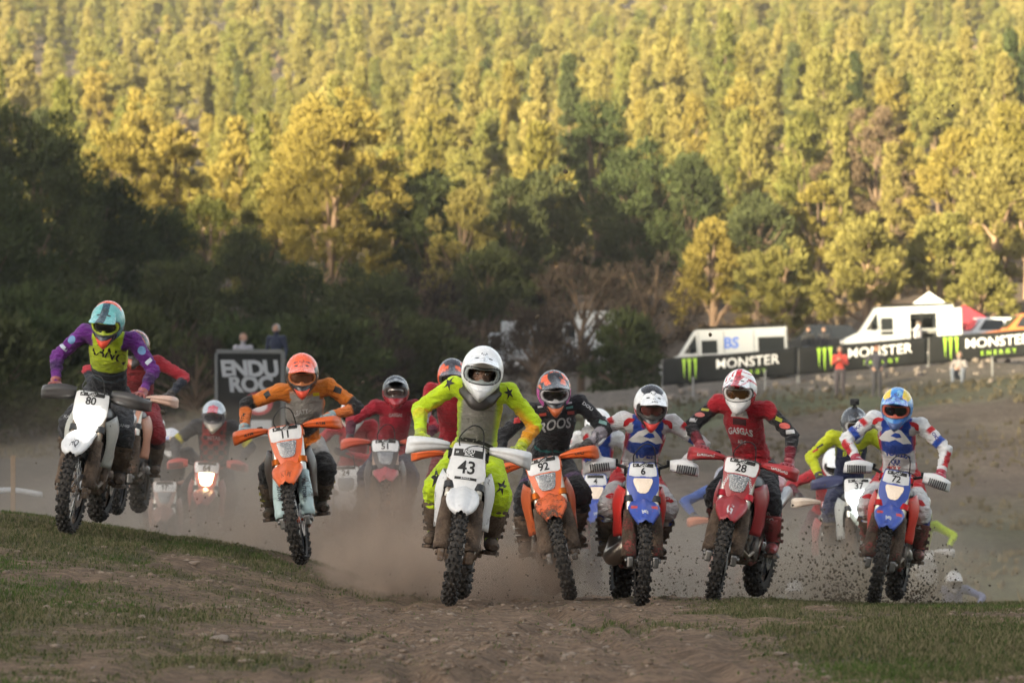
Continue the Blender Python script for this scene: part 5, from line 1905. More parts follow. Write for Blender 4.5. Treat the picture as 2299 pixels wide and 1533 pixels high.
def make_rider(spec, W, S, label, group='riders racing on dirt bikes'):
    root = empty('person')
    root.matrix_world = W
    tag(root, label, 'person', group)
    ps = dict(spec.get('pose', {})); arm = ps.pop('hand_up', None)
    J = pose(S=S.to_4x4(), **ps)
    if arm is not None:      # one hand off the bar
        s, w, e = arm
        J['wrist%d' % s] = Vector(w); J['elbow%d' % s] = Vector(e)
    far = spec.get('far', False)
    me, P, N, bone, names, T = body_mesh(J, None, spec.get('voxel', .0105 if not far else .017), fold=.0095, seed=spec.get('seed', 1), bulk=spec.get('bulk', 0.95))
    # colours of the clothes
    n = len(P)
    C = np.zeros((n, 3)); Mud = np.zeros(n)
    ctx = dict(P=P, N=N, T=T)
    chest = np.array(J['chest']); pel = np.array(J['pelvis']); nk = np.array(J['neck'])
    tor, _, off = seg_param(P, pel, nk)
    Cl = spec['clothes']
    Pt = P.copy(); Pt[:, 0] = off[:, 0]
    skin = np.array((.42, .24, .17))
    for i, nm in enumerate(names):
        m = bone == i
        if not m.any(): continue
        key = nm.rstrip('01')
        if nm in ('torso', 'torso2'):
            C[m] = Cl['torso'](Pt[m], tor[m], N[m]) if callable(Cl['torso']) else Cl['torso']
            low = m & (tor < .02)
            C[low] = Cl['thigh'](P[low], T[low] * 0, N[low], 0) if callable(Cl['thigh']) else Cl['thigh']
        elif nm == 'head': C[m] = skin
        else:
            s = int(nm[-1])
            key = {'clav': 'arm'}.get(key, key)
            if key == 'foot': C[m] = (.05, .04, .035); continue
            t = T[m] * 0 if nm.startswith('clav') else T[m]
            f = Cl[key]
            C[m] = f(P[m], t, N[m], s) if callable(f) else f
            if nm.startswith('clav'): t = t
    # mud rises from the boots
    z = P[:, 2]
    Mud = np.clip((0.78 - z) / .5, 0, 1) * spec.get('leg_mud', .5)
    point_color(me, C)
    a = me.attributes.new('Mud', 'FLOAT', 'POINT'); a.data.foreach_set('value', Mud.astype(np.float32))
    body = link('body', me, root, M['cloth'], None, spec.get('cloth_mud', 0.13))
    bvh = BVHTree.FromPolygons([tuple(p) for p in P], [tuple(p.vertices) for p in me.polygons])
    if spec.get('scarf'):
        nk3, ch3 = J['neck'], J['chest']
        def fn(u, v):
            a = 2 * PI * u
            c = nk3.lerp(J['head'], .42 * (1 - v)) if v < .5 else nk3.lerp(ch3, (v - .5) * .95)
            r_ = .088 + .070 * v ** 1.4 + .006 * math.sin(7 * a + 9 * v) + .006 * math.sin(23 * v)
            front = max(0, -math.cos(a))
            return c + Vector((r_ * math.sin(a), -.012 - r_ * .92 * -math.cos(a) * (1 + .12 * front * v), .02 - .13 * front * front * v * v))
        mb = MB(); mb.patch(fn, 41, 15, thick=.006)
        link('neck_scarf', mb.mesh('neck_scarf'), root, M['plastic'], spec['scarf'], .12)
    if spec.get('eyes'):
        hr, hc = J['head_rot'], J['head']
        for sx in (-1, 1):
            e = hc + hr @ Vector((sx * .031, -.086, .018))
            mb = MB(); mb.ball(e, (.014, .009, .008), 12, 8, hr)
            eo = link('eye', mb.mesh('eye'), root, M['plastic'], (.62, .60, .58), 0)
            mb = MB(); mb.ball(e + hr @ Vector((0, -.007, 0)), (.0058, .004, .0058), 10, 6, hr)
            link('iris', mb.mesh('iris'), eo, M['plastic'], (.03, .02, .015), 0)
            mb = MB(); mb.tube([hc + hr @ Vector((sx * .014, -.094, .036)), hc + hr @ Vector((sx * .032, -.093, .041)), hc + hr @ Vector((sx * .050, -.083, .036))], [.004, .0048, .003], 6)
            link('eyebrow', mb.mesh('eyebrow'), root, M['plastic'], (.035, .022, .015), 0)
    # boots, gloves
    for s in (0, 1):
        b = link('boot', boot_mesh(J, s), root, M['plastic'], spec.get('boot', (.06, .05, .04)), spec.get('boot_mud', .72))
        link('sole', sole_mesh(J, s), b, M['plastic'], (.03, .028, .026), .6)
        if not far: link('buckles', buckles_mesh(J, s), b, M['plastic'], spec.get('buckle', (.12, .10, .09)), .6)
        if arm is not None and arm[0] == s:
            # open gloved hand on the chest
            w = J['wrist%d' % s]; d = (w - J['elbow%d' % s]).normalized()
            mb = MB(); sd = Vector((0, 0, 1))
            mb.tube([w - d * .05, w, w + d * .05, w + d * .095], [(.038, .036), (.036, .030), (.042, .020), (.040, .014)], 12, up=tuple(sd))
            for k in range(4):
                o_ = sd * (.030 - .020 * k)
                mb.tube([w + d * .085 + o_, w + d * (.125 + .01 * (k in (1, 2))) + o_, w + d * (.155 + .012 * (k in (1, 2))) + o_ + Vector((0, .016, 0))], [.011, .0105, .008], 8)
            mb.tube([w + d * .03 + sd * .03, w + d * .07 + sd * .062, w + d * .10 + sd * .070], [.013, .012, .009], 8)
            link('glove', mb.mesh('glove'), root, M['plastic'], spec.get('glove', (.03, .03, .03)), .1)
        else:
            link('glove', glove_mesh(J, s, S), root, M['plastic'], spec.get('glove', (.03, .03, .03)), .1)
    # helmet
    Mh = Matrix.Translation(J['head'] + Vector((0, 0, .012))) @ J['head_rot'].to_4x4() @ Matrix.Scale(spec.get('helmet_scale', 1.0), 4)
    if spec.get('helmet'): helmet(root, spec['helmet'], Mh, far)
    # print on the clothes
    fd = (0, 1, 0)
    tilt = Vector((0, 1, -.25)).normalized()
    for d in spec.get('decals', []):
        kind = d[0]
        if kind == 'text':
            _, txt, size, org, color, kw = d
            V, F = text_mesh(txt, size, bold=size * kw.get('bold', .02), shear=kw.get('shear', 0), spacing=kw.get('spacing', 1.0))
        else:
            _, poly, nn, org, color, kw = d
            V, F = grid_poly(poly, nn)
        ang = R(kw.get('rot', 0))
        if ang: V = [Vector((v[0] * math.cos(ang) - v[1] * math.sin(ang), v[0] * math.sin(ang) + v[1] * math.cos(ang), 0)) for v in V]
        o3 = {'chest': J['chest'], 'pelvis': J['pelvis'], 'waist': J['waist'], 'neck': J['neck']}.get(org[0])
        if o3 is None:
            if '>' in org[0]:
                q = org[0].split('>'); o3 = Vector(J[q[0]]).lerp(Vector(J[q[1]]), float(q[2]))
            else: o3 = Vector(J[org[0]])
        o3 = Vector(o3) + Vector(org[1])
        direction = kw.get('dir', tilt)
        make_decal(root if False else body, bvh, kw.get('name', 'printed_lettering' if kind == 'text' else 'printed_patch'), V, F, o3, kw.get('right', (1, 0, 0)), kw.get('up', (0, 0, 1)), direction, color, lift=kw.get('lift', .004))
    return root, J, body, bvh
# ------------------------------------------------------------------ the race
WHITE, BLACKC, RED, BLUE, ORANGE = (.78, .78, .78), (.018, .018, .02), (.52, .014, .020), (.020, .075, .42), (.80, .125, .012)
NEON, GREY, NAVY, PURPLE = (.60, .80, .015), (.34, .32, .30), (.012, .018, .06), (.15, .022, .23)
LIME = (.60, .74, .03)

def cmix(a, b, m):
    a = np.asarray(a, float); b = np.asarray(b, float); m = np.clip(np.asarray(m, float), 0, 1)[:, None]
    return a * (1 - m) + b * m
def fill(P, c): return np.tile(np.asarray(c, float), (len(P), 1))
def front(N): return sstep(-.15, .25, -N[:, 1])
def mid(P, w, e=.012): return sstep(w + e, w - e, np.abs(P[:, 0]))
def band(t, a, b, e=.012): return sstep(a - e, a + e, t) * (1 - sstep(b - e, b + e, t))

STAR = [(math.sin(2 * PI * k / 10) * (1 if k % 2 == 0 else .36), math.cos(2 * PI * k / 10) * (1 if k % 2 == 0 else .36)) for k in range(10)]
def star(s, sx=1.0): return [(x * s * sx, y * s) for x, y in STAR]
BETA = [(-1, -.05), (-.55, .30), (-.05, .45), (.35, .42), (.75, .10), (1.0, -.12), (.55, -.30), (.05, -.16), (-.3, -.30), (-.8, -.22)]
BETA_HOLE = [(-.25, .02), (.02, .22), (.30, .20), (.42, .02), (.12, -.06)]
def sc(poly, sx, sy=None): return [(x * sx, y * (sy or sx)) for x, y in poly]
def box(w, h): return [(-w / 2, -h / 2), (w / 2, -h / 2), (w / 2, h / 2), (-w / 2, h / 2)]

def arm_dir(s): return dict(dir=Vector((-.35 if s else .35, 1, -.15)).normalized())

def team_white():          # white, red and blue suit worn by two riders
    def torso(P, t, N):
        c = fill(P, RED)
        c = cmix(c, BLUE, mid(P, .125) * sstep(.50, .53, t))
        c = cmix(c, WHITE, mid(P, .135 ) * sstep(.14, .16, t) * (1 - sstep(.50, .53, t)) * front(N))
        c = cmix(c, RED, mid(P, .05) * sstep(.93, .95, t))
        return cmix(c, WHITE, sstep(.13, .15, np.abs(P[:, 0])) * sstep(.72, .76, t))
    def arm(P, t, N, s):
        c = fill(P, WHITE)
        c = cmix(c, RED, band(t, .24, .40) * sstep(-.2, .2, N[:, 2]))
        return cmix(c, BLUE, band(t, .62, .80))
    def fore(P, t, N, s):
        c = fill(P, WHITE)
        return cmix(c, RED, sstep(.1, .5, N[:, 0] * (1 if s else -1)) * band(t, -.1, .72))
    def thigh(P, t, N, s):
        c = fill(P, RED)
        return cmix(c, WHITE, sstep(.42, .50, t) )
    def shin(P, t, N, s):
        c = fill(P, WHITE)
        return cmix(c, BLUE, sstep(.2, .5, N[:, 0] * (1 if s else -1)) * sstep(.1, .2, t))
    return dict(torso=torso, arm=arm, fore=fore, thigh=thigh, shin=shin)

def team_decals():
    D = [('poly', sc(BETA, .135, .125), 12, ('chest', (0, 0, -.045)), WHITE, dict(lift=.006)),
         ('poly', sc(BETA_HOLE, .135, .125), 6, ('chest', (0, 0, -.045)), BLUE, dict(lift=.009)),
         ('text', 'TRUEBA', .078, ('chest', (0, 0, -.140)), BLUE, dict(bold=.02, shear=.25)),
         ('text', 'LIQUI', .042, ('chest', (0, 0, -.200)), BLUE, dict(bold=.04)),
         ('text', 'MOLY', .042, ('chest', (0, 0, -.240)), RED, dict(bold=.04)),
         ('text', 'MOTS', .026, ('neck', (0, 0, -.060)), WHITE, dict(bold=.03))]
    for s in (0, 1):
        sx = 1 if s else -1
        D.append(('poly', sc(BETA, .052, .060), 6, ('shoulder%d' % s, (-sx * .055, -.02, -.02)), RED, dict(rot=sx * -35, **arm_dir(s))))
        D.append(('text', 'OKX', .040, ('shoulder%d>elbow%d>.52' % (s, s), (0, 0, 0)), (.05, .05, .25), dict(rot=sx * -50, bold=.03, **arm_dir(s))))
        D.append(('text', 'beta', .052, ('elbow%d>wrist%d>.45' % (s, s), (0, 0, 0)), RED, dict(rot=sx * 80, bold=.03, **arm_dir(s))))
        D.append(('poly', sc(BETA, .055, .075), 6, ('hip%d>knee%d>.82' % (s, s), (0, 0, 0)), RED, dict(dir=(0, 1, -.2))))
    return D

def bike_ktm(**k):
    d = dict(main=ORANGE, mask_kind='v_lamp', fender_kind='sharp', guard_kind='blade', mud=.45, fork=(.55, .5, .42), clamp=(.40, .09, .01), guard_text='KTM', fender_text='KTM', fender_text_color=(.35, .07, .02), frame=(.25, .05, .01), shroud=(.045, .03, .025))
    d.update(k); return d
def bike_beta(**k):
    d = dict(main=RED, mask=BLUE, fender=BLUE, mask_kind='tri_lamp', fender_kind='sharp', guard_kind='flag', guard=WHITE, mud=.50, fork=(.62, .56, .46), fork_guard=(.42, .06, .05), guard_mud=.62, lamp='dim', shroud=(.66, .022, .018), fender_side=(.66, .05, .03), fender_text='beta', fender_size=.034, frame=(.45, .02, .02), radiator=(.10, .03, .03), hose_color=(.35, .35, .35))
    d.update(k); return d
def bike_plain(main, **k):
    d = dict(main=main, mask=main, mask_kind='v_lamp', fender_kind='sharp', guard_kind='blade', mud=.5, far=True)
    d.update(k); return d

def plain(c): return lambda a, e, co: c

def race():
    def add(px, d, yaw, lean, bike, rider, blab, rlab, pitch=0, dz=0.0, scale=1.0):
        W = bike_matrix(px, d, yaw, lean, pitch, dz, scale)
        b, S = make_bike(bike, W, blab)
        rider.setdefault('far', bike.get('far', False))
        return make_rider(rider, W, S.to_3x3() if False else S, rlab)

    # ---- 43, the leader
    def torso43(P, t, N):
        c = fill(P, NEON)
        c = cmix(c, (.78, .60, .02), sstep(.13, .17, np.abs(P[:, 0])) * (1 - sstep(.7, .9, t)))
        c = cmix(c, GREY, mid(P, .120, .02) * sstep(.08, .12, t) * front(N))
        return cmix(c, (.36, .34, .33), sstep(.80, .84, t) * (1 - sstep(.105, .125, np.abs(P[:, 0]))))
    def arm43(P, t, N, s):
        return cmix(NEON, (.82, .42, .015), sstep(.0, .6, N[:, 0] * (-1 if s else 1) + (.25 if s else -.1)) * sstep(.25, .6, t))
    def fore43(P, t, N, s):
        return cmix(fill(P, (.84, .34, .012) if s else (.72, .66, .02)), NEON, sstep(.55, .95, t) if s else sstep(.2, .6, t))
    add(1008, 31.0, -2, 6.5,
        dict(main=WHITE, mask_kind='plate', number='43', fender_kind='round', guard_kind='shell', mud=.78, fender_mud=.22, hg_mud=.10, steer=R(3), fork_guard=(.16, .12, .09), guard_mud=.92,
             fork=(.50, .46, .40), tank=WHITE, hose_color=(.16, .16, .17), rim=(.10, .09, .08)),
        dict(clothes=dict(torso=torso43, arm=arm43, fore=fore43, thigh=NEON, shin=NEON), scarf=(.030, .028, .030), eyes=True, helmet_scale=1.10, cloth_mud=.20, leg_mud=.60, bulk=.97,
             boot=(.16, .115, .08), boot_mud=.88, glove=(.42, .50, .03), pose=dict(head_pitch=17, rise=.045, fwd=-.05, head_yaw=3, side=.025),
             helmet=dict(paint=plain(WHITE), peak=WHITE, frame=(.33, .37, .36), lens='clear', peak_text='*', mouth=(.70, .70, .70)),
             decals=[('poly', star(.055, .8), 5, ('shoulder0', (-.02, -.03, .01)), BLACKC, dict(rot=-20, **arm_dir(0))), ('poly', star(.050, .7), 5, ('shoulder1', (-.01, -.03, -.01)), BLACKC, dict(rot=25, **arm_dir(1))),
                     ('poly', star(.080, .75), 6, ('hip0>knee0>.84', (-.01, 0, .02)), BLACKC, dict(rot=12, dir=(0, 1, -.1))), ('poly', star(.070, .6), 6, ('hip1>knee1>.86', (.02, 0, .02)), BLACKC, dict(rot=-12, dir=(0, 1, -.1))),
                     ('poly', box(.30, .022), 12, ('pelvis', (0, -.05, .055)), BLACKC, dict(rot=-6)), ]),
        'muddy white dirt bike leading the pack, tall number plate 43 and no headlight', 'leading rider in neon yellow suit and plain white helmet, black scarf round the neck')

    # ---- 80, far left
    def torso80(P, t, N):
        c = fill(P, (.022, .022, .026))
        c = cmix(c, (.10, .14, .17), band(t, .30, .33, .01) + band(t, .42, .44, .008))
        return cmix(c, LIME, sstep(.48, .50, t + .25 * np.abs(P[:, 0])) * (1 - sstep(.155, .175, np.abs(P[:, 0]))))
    def paint80(a, e, co):
        if co.z > .095 and co.y > .0: return (.75, .09, .02)
        if e < -.05: return (.018, .02, .03) if abs(a) < .75 else (.10, .22, .22)
        if abs(co.x) < .028: return (.03, .07, .10)
        return (.14, .42, .42)
    add(150, 35.0, -4, 9,
        dict(main=(.62, .62, .60), mask=WHITE, mask_kind='box_lamp', number='80', lamp='white', fender=WHITE, fender_kind='round', guard_kind='fat', guard=(.045, .045, .048), mud=.72, fork_guard=(.14, .10, .07), guard_mud=.95,
             shroud=(.50, .50, .45), fender_text='HQ', fender_text_color=(.05, .05, .06), steer=R(-4), side=(.55, .55, .08), fender_mud=.2, fork=(.35, .30, .24)),
        dict(clothes=dict(torso=torso80, arm=PURPLE, fore=lambda P, t, N, s: cmix(PURPLE, (.05, .012, .09), band(t, .25, .6, .1) * front(N)), thigh=(.055, .055, .06), shin=(.03, .03, .033)), leg_mud=.7, boot=(.11, .10, .09), boot_mud=.75,
             glove=(.36, .10, .09), pose=dict(rise=.075, fwd=-.02, head_pitch=26, side=-.005, head_yaw=-3, head_roll=-4),
             helmet=dict(paint=paint80, peak=lambda q, v: (.025, .055, .07) if abs(q) < .30 else (.15, .46, .45), frame=(.50, .62, .02), lens=(.018, .018, .02), mouth=(.85, .07, .025)),
             decals=[('text', 'KANG', .098, ('chest', (0, 0, -.05)), BLACKC, dict(bold=.018, shear=.3, rot=-8)),
                     ('poly', [(math.cos(2 * PI * k / 12) * .034, math.sin(2 * PI * k / 12) * .034) for k in range(12)], 4, ('shoulder0>elbow0>.35', (0, 0, 0)), (.16, .32, .55), arm_dir(0)),
                     ('poly', [(math.cos(2 * PI * k / 12) * .034, math.sin(2 * PI * k / 12) * .034) for k in range(12)], 4, ('shoulder1>elbow1>.35', (0, 0, 0)), (.16, .32, .55), arm_dir(1)),
                     ('poly', box(.075, .03), 4, ('shoulder0>elbow0>.66', (0, 0, 0)), (.55, .60, .70), dict(rot=-35, **arm_dir(0))), ('poly', box(.06, .03), 4, ('shoulder1>elbow1>.70', (0, 0, 0)), (.55, .60, .70), dict(rot=50, **arm_dir(1))),
                     ('text', 'KANG', .035, ('hip0>knee0>.85', (0, 0, 0)), (.5, .5, .5), dict(bold=.03)), ('text', 'KANG', .035, ('hip1>knee1>.85', (0, 0, 0)), (.5, .5, .5), dict(bold=.03))]),
        'white dirt bike number 80 with bright square headlight and grey padded hand guards', 'rider with purple sleeves, lime chest and teal helmet, at the far left', pitch=3)

    # ---- 11, orange
    OR2 = (.72, .20, .02)
    def torso11(P, t, N):
        c = fill(P, OR2)
        c = cmix(c, (.40, .37, .34), mid(P, .155, .02) * sstep(.40, .44, t) * (1 - sstep(.92, .98, t)))
        return cmix(c, BLACKC, band(t - .35 * P[:, 0] ** 2 * 6, .24, .42, .02))
    def arm11(P, t, N, s): return cmix(OR2, (.02, .018, .018), sstep(.70, .76, t))
    def fore11(P, t, N, s): return cmix((.02, .018, .018), (.74, .19, .04), sstep(.22, .30, t))
    def thigh11(P, t, N, s): return cmix(fill(P, (.40, .12, .02) if s == 0 else (.42, .40, .38)), (.03, .028, .028), sstep(.62, .70, t) * (.4 + .6 * front(N)))
    OH = (.88, .13, .045)
    add(676, 35.6, 2, -6.5,
        bike_ktm(number='11', fork_text='MOTUL', fork_guard=(.50, .66, .66), guard_mud=.38, steer=R(-6), fender_mud=.1, mud=.42, shroud=(.05, .035, .03), fork=(.55, .55, .53), hub=(.5, .08, .02)),
        dict(clothes=dict(torso=torso11, arm=arm11, fore=fore11, thigh=thigh11, shin=lambda P, t, N, s: fill(P, (.05, .04, .035))), pose=dict(rise=-.075, fwd=-.06, head_pitch=24, elbow=.35, side=.17, head_roll=6), boot=(.10, .09, .04), boot_mud=.62,
             buckle=(.45, .40, .03), glove=(.30, .42, .45), leg_mud=.65,
             helmet=dict(paint=lambda a, e, co: OH if co.z > .075 else (.03, .028, .03), peak=lambda q, v: (.03, .03, .05) if v < .25 and .3 < abs(q) < .6 else OH, frame=(.65, .20, .05), lens=(.30, .12, .06), mouth=(.9, .08, .03)),
             decals=[('poly', box(.05, .05), 4, ('shoulder0>elbow0>.30', (0, 0, 0)), BLACKC, dict(rot=30, **arm_dir(0))), ('poly', box(.06, .05), 4, ('shoulder1>elbow1>.25', (0, 0, 0)), BLACKC, dict(rot=-30, **arm_dir(1))),
                     ('text', 'LEATT', .040, ('waist', (0, 0, .02)), (.7, .7, .7), dict(bold=.03)), ('poly', box(.05, .022), 3, ('chest', (.09, 0, .02)), (.8, .6, .02), {}),
                     ('text', 'KTM', .038, ('elbow0>wrist0>.55', (0, 0, 0)), BLACKC, dict(rot=75, **arm_dir(0)))]),
        'orange dirt bike number 11 with white and teal fork guards', 'rider in orange suit with grey chest and orange helmet', dz=.02)

    # ---- 92, black rider
    BLK = (.020, .020, .023)
    def torso92(P, t, N):
        return cmix(fill(P, BLK), (.02, .16, .15), band(t + .9 * np.abs(P[:, 0]) * .5, .34, .37, .008))
    def fore92(P, t, N, s): return cmix(BLK, (.33, .30, .33) if s else BLK, band(t, .10, .8, .05))
    def paint92(a, e, co):
        if abs(co.x) > .085 and e < .2: return (.50, .10, .32)
        if e < -.25 and abs(a) < .5: return BLK
        k = math.sin(a * 5 + 1) + math.sin(e * 9)
        return (.78, .11, .025) if (co.z > .05 and .4 < abs(a) < 1.5 and k > .2) else BLK
    def peak92(q, v):
        if abs(q) < .10: return (.05, .05, .055)
        return (.80, .12, .03) if (.35 < abs(q) + .4 * (v - .5) < .72 and v < .55) else BLK
    add(1279, 34.5, 4, -9.5,
        bike_ktm(number='92', guard_kind='blade', steer=R(-5), mud=.66, fork_guard=(.50, .14, .05), guard_mud=.80, guard_text='UFO', fender_mud=.46, shroud=(.55, .10, .02), radiator=(.05, .03, .025), hose_color=(.4, .4, .4)),
        dict(clothes=dict(torso=torso92, arm=BLK, fore=fore92, thigh=lambda P, t, N, s: cmix(fill(P, (.02, .02, .023)), (.09, .05, .12), band(t, .5, .62, .03)), shin=(.02, .02, .022)), pose=dict(rise=.015, fwd=-.02, head_pitch=22, elbow=.25, side=.18, head_roll=8),
             boot=(.42, .40, .37), boot_mud=.80, buckle=(.5, .48, .45), glove=(.03, .03, .03), leg_mud=.5,
             helmet=dict(paint=paint92, peak=peak92, frame=(.55, .53, .55), lens=(.020, .016, .022), mouth=(.55, .12, .03), vents=False),
             decals=[('text', 'ROOST', .092, ('chest', (0, 0, -.055)), (.45, .45, .46), dict(bold=.022, shear=.25)), ('text', 'KTM', .042, ('chest', (0, 0, .035)), (.62, .62, .62), dict(bold=.03)),
                     ('poly', box(.055, .022), 3, ('chest', (-.105, 0, .03)), (.42, .06, .04), {}), ('poly', box(.055, .016), 3, ('chest', (-.105, 0, .095)), (.5, .5, .5), {}), ('poly', box(.055, .016), 3, ('chest', (.105, 0, .05)), (.10, .28, .26), {}),
                     ('poly', box(.05, .016), 3, ('chest', (.105, 0, .085)), (.5, .5, .5), {}), ('poly', box(.055, .022), 3, ('chest', (.11, 0, .012)), (.42, .08, .07), {}),
                     ('poly', box(.05, .045), 3, ('shoulder0>elbow0>.4', (0, 0, 0)), (.45, .03, .03), arm_dir(0)), ('text', 'DOU', .04, ('shoulder1>elbow1>.2', (0, 0, 0)), (.6, .6, .6), dict(rot=-50, **arm_dir(1))),
                     ('poly', box(.06, .03), 3, ('shoulder1>elbow1>.8', (0, 0, 0)), (.20, .36, .34), dict(rot=-30, **arm_dir(1))), ('text', 'ROOST', .03, ('elbow1>wrist1>.5', (0, 0, 0)), BLACKC, dict(rot=70, **arm_dir(1)))]),
        'orange dirt bike number 92 with muddy fork guards, leaning to the left', 'rider in black jersey lettered ROOST, black and orange helmet with purple cheeks')

    # ---- 6, white red blue with a white helmet
    def paint6(a, e, co):
        if e < -.1: return (.02, .02, .022) if abs(a) < 1.0 else (.40, .02, .02)
        return WHITE if co.z < .118 else (.03, .03, .035)
    add(1438, 34.6, 4.5, 3.0,
        bike_beta(number='6', exhaust='chamber', steer=R(-3), mud=.40),
        dict(clothes=team_white(), decals=team_decals(), pose=dict(rise=-.03, fwd=-.03, head_pitch=25, elbow=.40, side=.05), boot=(.10, .085, .08), boot_mud=.70, glove=(.72, .70, .70), leg_mud=.35,
             helmet=dict(paint=paint6, peak=lambda q, v: (.025, .025, .03) if v < .20 and abs(q) > .18 else ((.6, .03, .03) if v < .16 else WHITE), frame=(.03, .03, .03), lens=(.16, .05, .045), mouth=(.72, .035, .03), peak_text='LS2')),
        'red and blue dirt bike number 6 with a swollen grey exhaust pipe', 'rider in white, red and blue suit with white visored helmet')

    # ---- 28, red and black
    def torso28(P, t, N):
        c = fill(P, (.40, .010, .020))
        c = cmix(c, BLK, sstep(.135, .15, np.abs(P[:, 0])) * (1 - sstep(.50, .60, t)))
        return c
    def arm28(P, t, N, s): return cmix(fill(P, (.40, .010, .020)), BLK, sstep(.10, .2, t + .18 * N[:, 1]))
    def fore28(P, t, N, s): return cmix(BLK, (.16, .010, .022), band(t, .45, .95, .05) * front(N))
    def paint28(a, e, co):
        if e < -.15: return (.74, .72, .70) if abs(a) < .8 else (.42, .02, .03)
        if abs(co.x) < .02: return (.50, .02, .03)
        return WHITE if abs(math.sin(a * 3 + e * 5)) > .38 else (.50, .02, .03)
    add(1603, 34.6, -15, 7.5,
        dict(main=(.34, .012, .022), mask_kind='v_lamp', number='28', fender_kind='sharp', guard_kind='blade', guard=(.42, .02, .03), mud=.50, steer=R(10), fork=(.50, .46, .42), fork_guard=(.20, .13, .11), guard_mud=.72, guard_text='GASGAS', guard_text_color=(.7, .7, .7),
             mask_text='GASGAS', fender_text='G', fender_size=.085, pad_text='PRO TAPER', pad=(.02, .02, .02), fender_mud=.25, frame=(.30, .015, .02), clamp=(.35, .02, .03), hose_color=(.35, .35, .35)),
        dict(clothes=dict(torso=torso28, arm=arm28, fore=fore28, thigh=(.022, .022, .026), shin=(.020, .020, .023)), pose=dict(rise=.045, fwd=.0, head_pitch=20, elbow=.30, side=-.12, head_yaw=4, head_roll=-5), boot=(.33, .045, .05), boot_mud=.50, buckle=(.36, .07, .07),
             glove=(.30, .04, .06), leg_mud=.15,
             helmet=dict(paint=paint28, peak=lambda q, v: (.50, .02, .03) if abs(q) < .24 or abs(math.sin(q * 7 + v * 4)) < .3 else ((.03, .03, .035) if v > .82 and abs(q) < .7 else WHITE), frame=(.70, .68, .66), lens=(.13, .055, .012), mouth=(.72, .70, .68)),
             decals=[('text', 'GASGAS', .052, ('chest', (0, 0, -.105)), (.72, .72, .72), dict(bold=.03)), ('poly', [(-.07, -.02), (.07, -.02), (.05, .03), (0, .018), (-.05, .03)], 6, ('chest', (0, 0, .005)), (.50, .48, .46), {}),
                     ('poly', box(.105, .04), 6, ('chest', (0, 0, -.045)), (.06, .02, .025), {}), ('text', 'AIRC', .03, ('chest', (.01, 0, -.165)), (.6, .6, .6), dict(bold=.02)),
                     ('poly', box(.055, .03), 3, ('shoulder1>elbow1>.42', (0, 0, 0)), (.36, .38, .03), dict(rot=-15, **arm_dir(1))), ('poly', [(math.cos(2 * PI * k / 12) * .045, math.sin(2 * PI * k / 12) * .024) for k in range(12)], 4, ('shoulder1>elbow1>.66', (0, 0, 0)), (.62, .12, .10), arm_dir(1)),
                     ('poly', box(.07, .032), 3, ('shoulder1>elbow1>.88', (0, 0, 0)), (.62, .62, .62), dict(rot=15, **arm_dir(1))), ('poly', [(math.cos(2 * PI * k / 12) * .04, math.sin(2 * PI * k / 12) * .02) for k in range(12)], 4, ('shoulder0>elbow0>.55', (0, 0, 0)), (.55, .16, .14), arm_dir(0)),
                     ('poly', box(.06, .02), 3, ('shoulder0>elbow0>.35', (0, 0, 0)), (.36, .34, .05), arm_dir(0)), ('poly', box(.06, .03), 3, ('shoulder0>elbow0>.78', (0, 0, 0)), (.6, .6, .6), arm_dir(0)),
                     ('text', 'SIDI', .06, ('knee1>ankle1>.5', (0, -.05, 0)), (.7, .6, .6), dict(rot=-50))]),
        'dark red dirt bike number 28 turned sideways, its rear wheel showing', 'rider in red and black jersey lettered GASGAS, red and white helmet')

    # ---- 72, blue helmet
    def paint72(a, e, co):
        k = math.sin(a * 4.0) * math.sin(e * 6 + 1)
        if e < -.15: return (.03, .16, .50) if k < .2 else (.14, .36, .62)
        if co.z > .08 and abs(co.x) > .05 and co.y < .05: return (.75, .55, .04)
        return (.06, .25, .62) if k < .15 else (.20, .45, .70)
    add(1961, 36.6, -11, 8.0,
        bike_beta(number='72', steer=R(6), mud=.50, guard_mud=.66, shroud=(.70, .035, .02), clamp=(.4, .02, .02)),
        dict(clothes=team_white(), decals=team_decals(), pose=dict(rise=.035, fwd=.0, head_pitch=21, elbow=.35, side=-.09, head_yaw=2, head_roll=-4), boot=(.38, .10, .085), boot_mud=.62, buckle=(.4, .12, .1), glove=(.42, .02, .06), leg_mud=.30,
             helmet=dict(paint=paint72, peak=lambda q, v: ((.78, .50, .03) if .45 < abs(q) < .85 and v < .35 else (.035, .14, .50) if math.sin(q * 9) * math.sin(v * 8) < .3 else (.16, .42, .70)), frame=(.62, .10, .05), lens=(.014, .014, .018), mouth=(.05, .10, .28))),
        'blue and red dirt bike number 72 throwing up mud near the right', 'rider in white, red and blue suit with bright blue helmet')

    # ---- second row
    RJ = (.40, .016, .028)
    def simple(c1, c2=None, c3=None, c4=None): return dict(torso=c1, arm=c2 or c1, fore=c3 or c2 or c1, thigh=c4 or BLK, shin=c4 or BLK)
    # yellow rider with the action camera, bike 37
    def torso37(P, t, N): return cmix(fill(P, (.60, .66, .02)), (.022, .028, .09), mid(P, .15, .015) * (1 - sstep(.78, .81, t)))
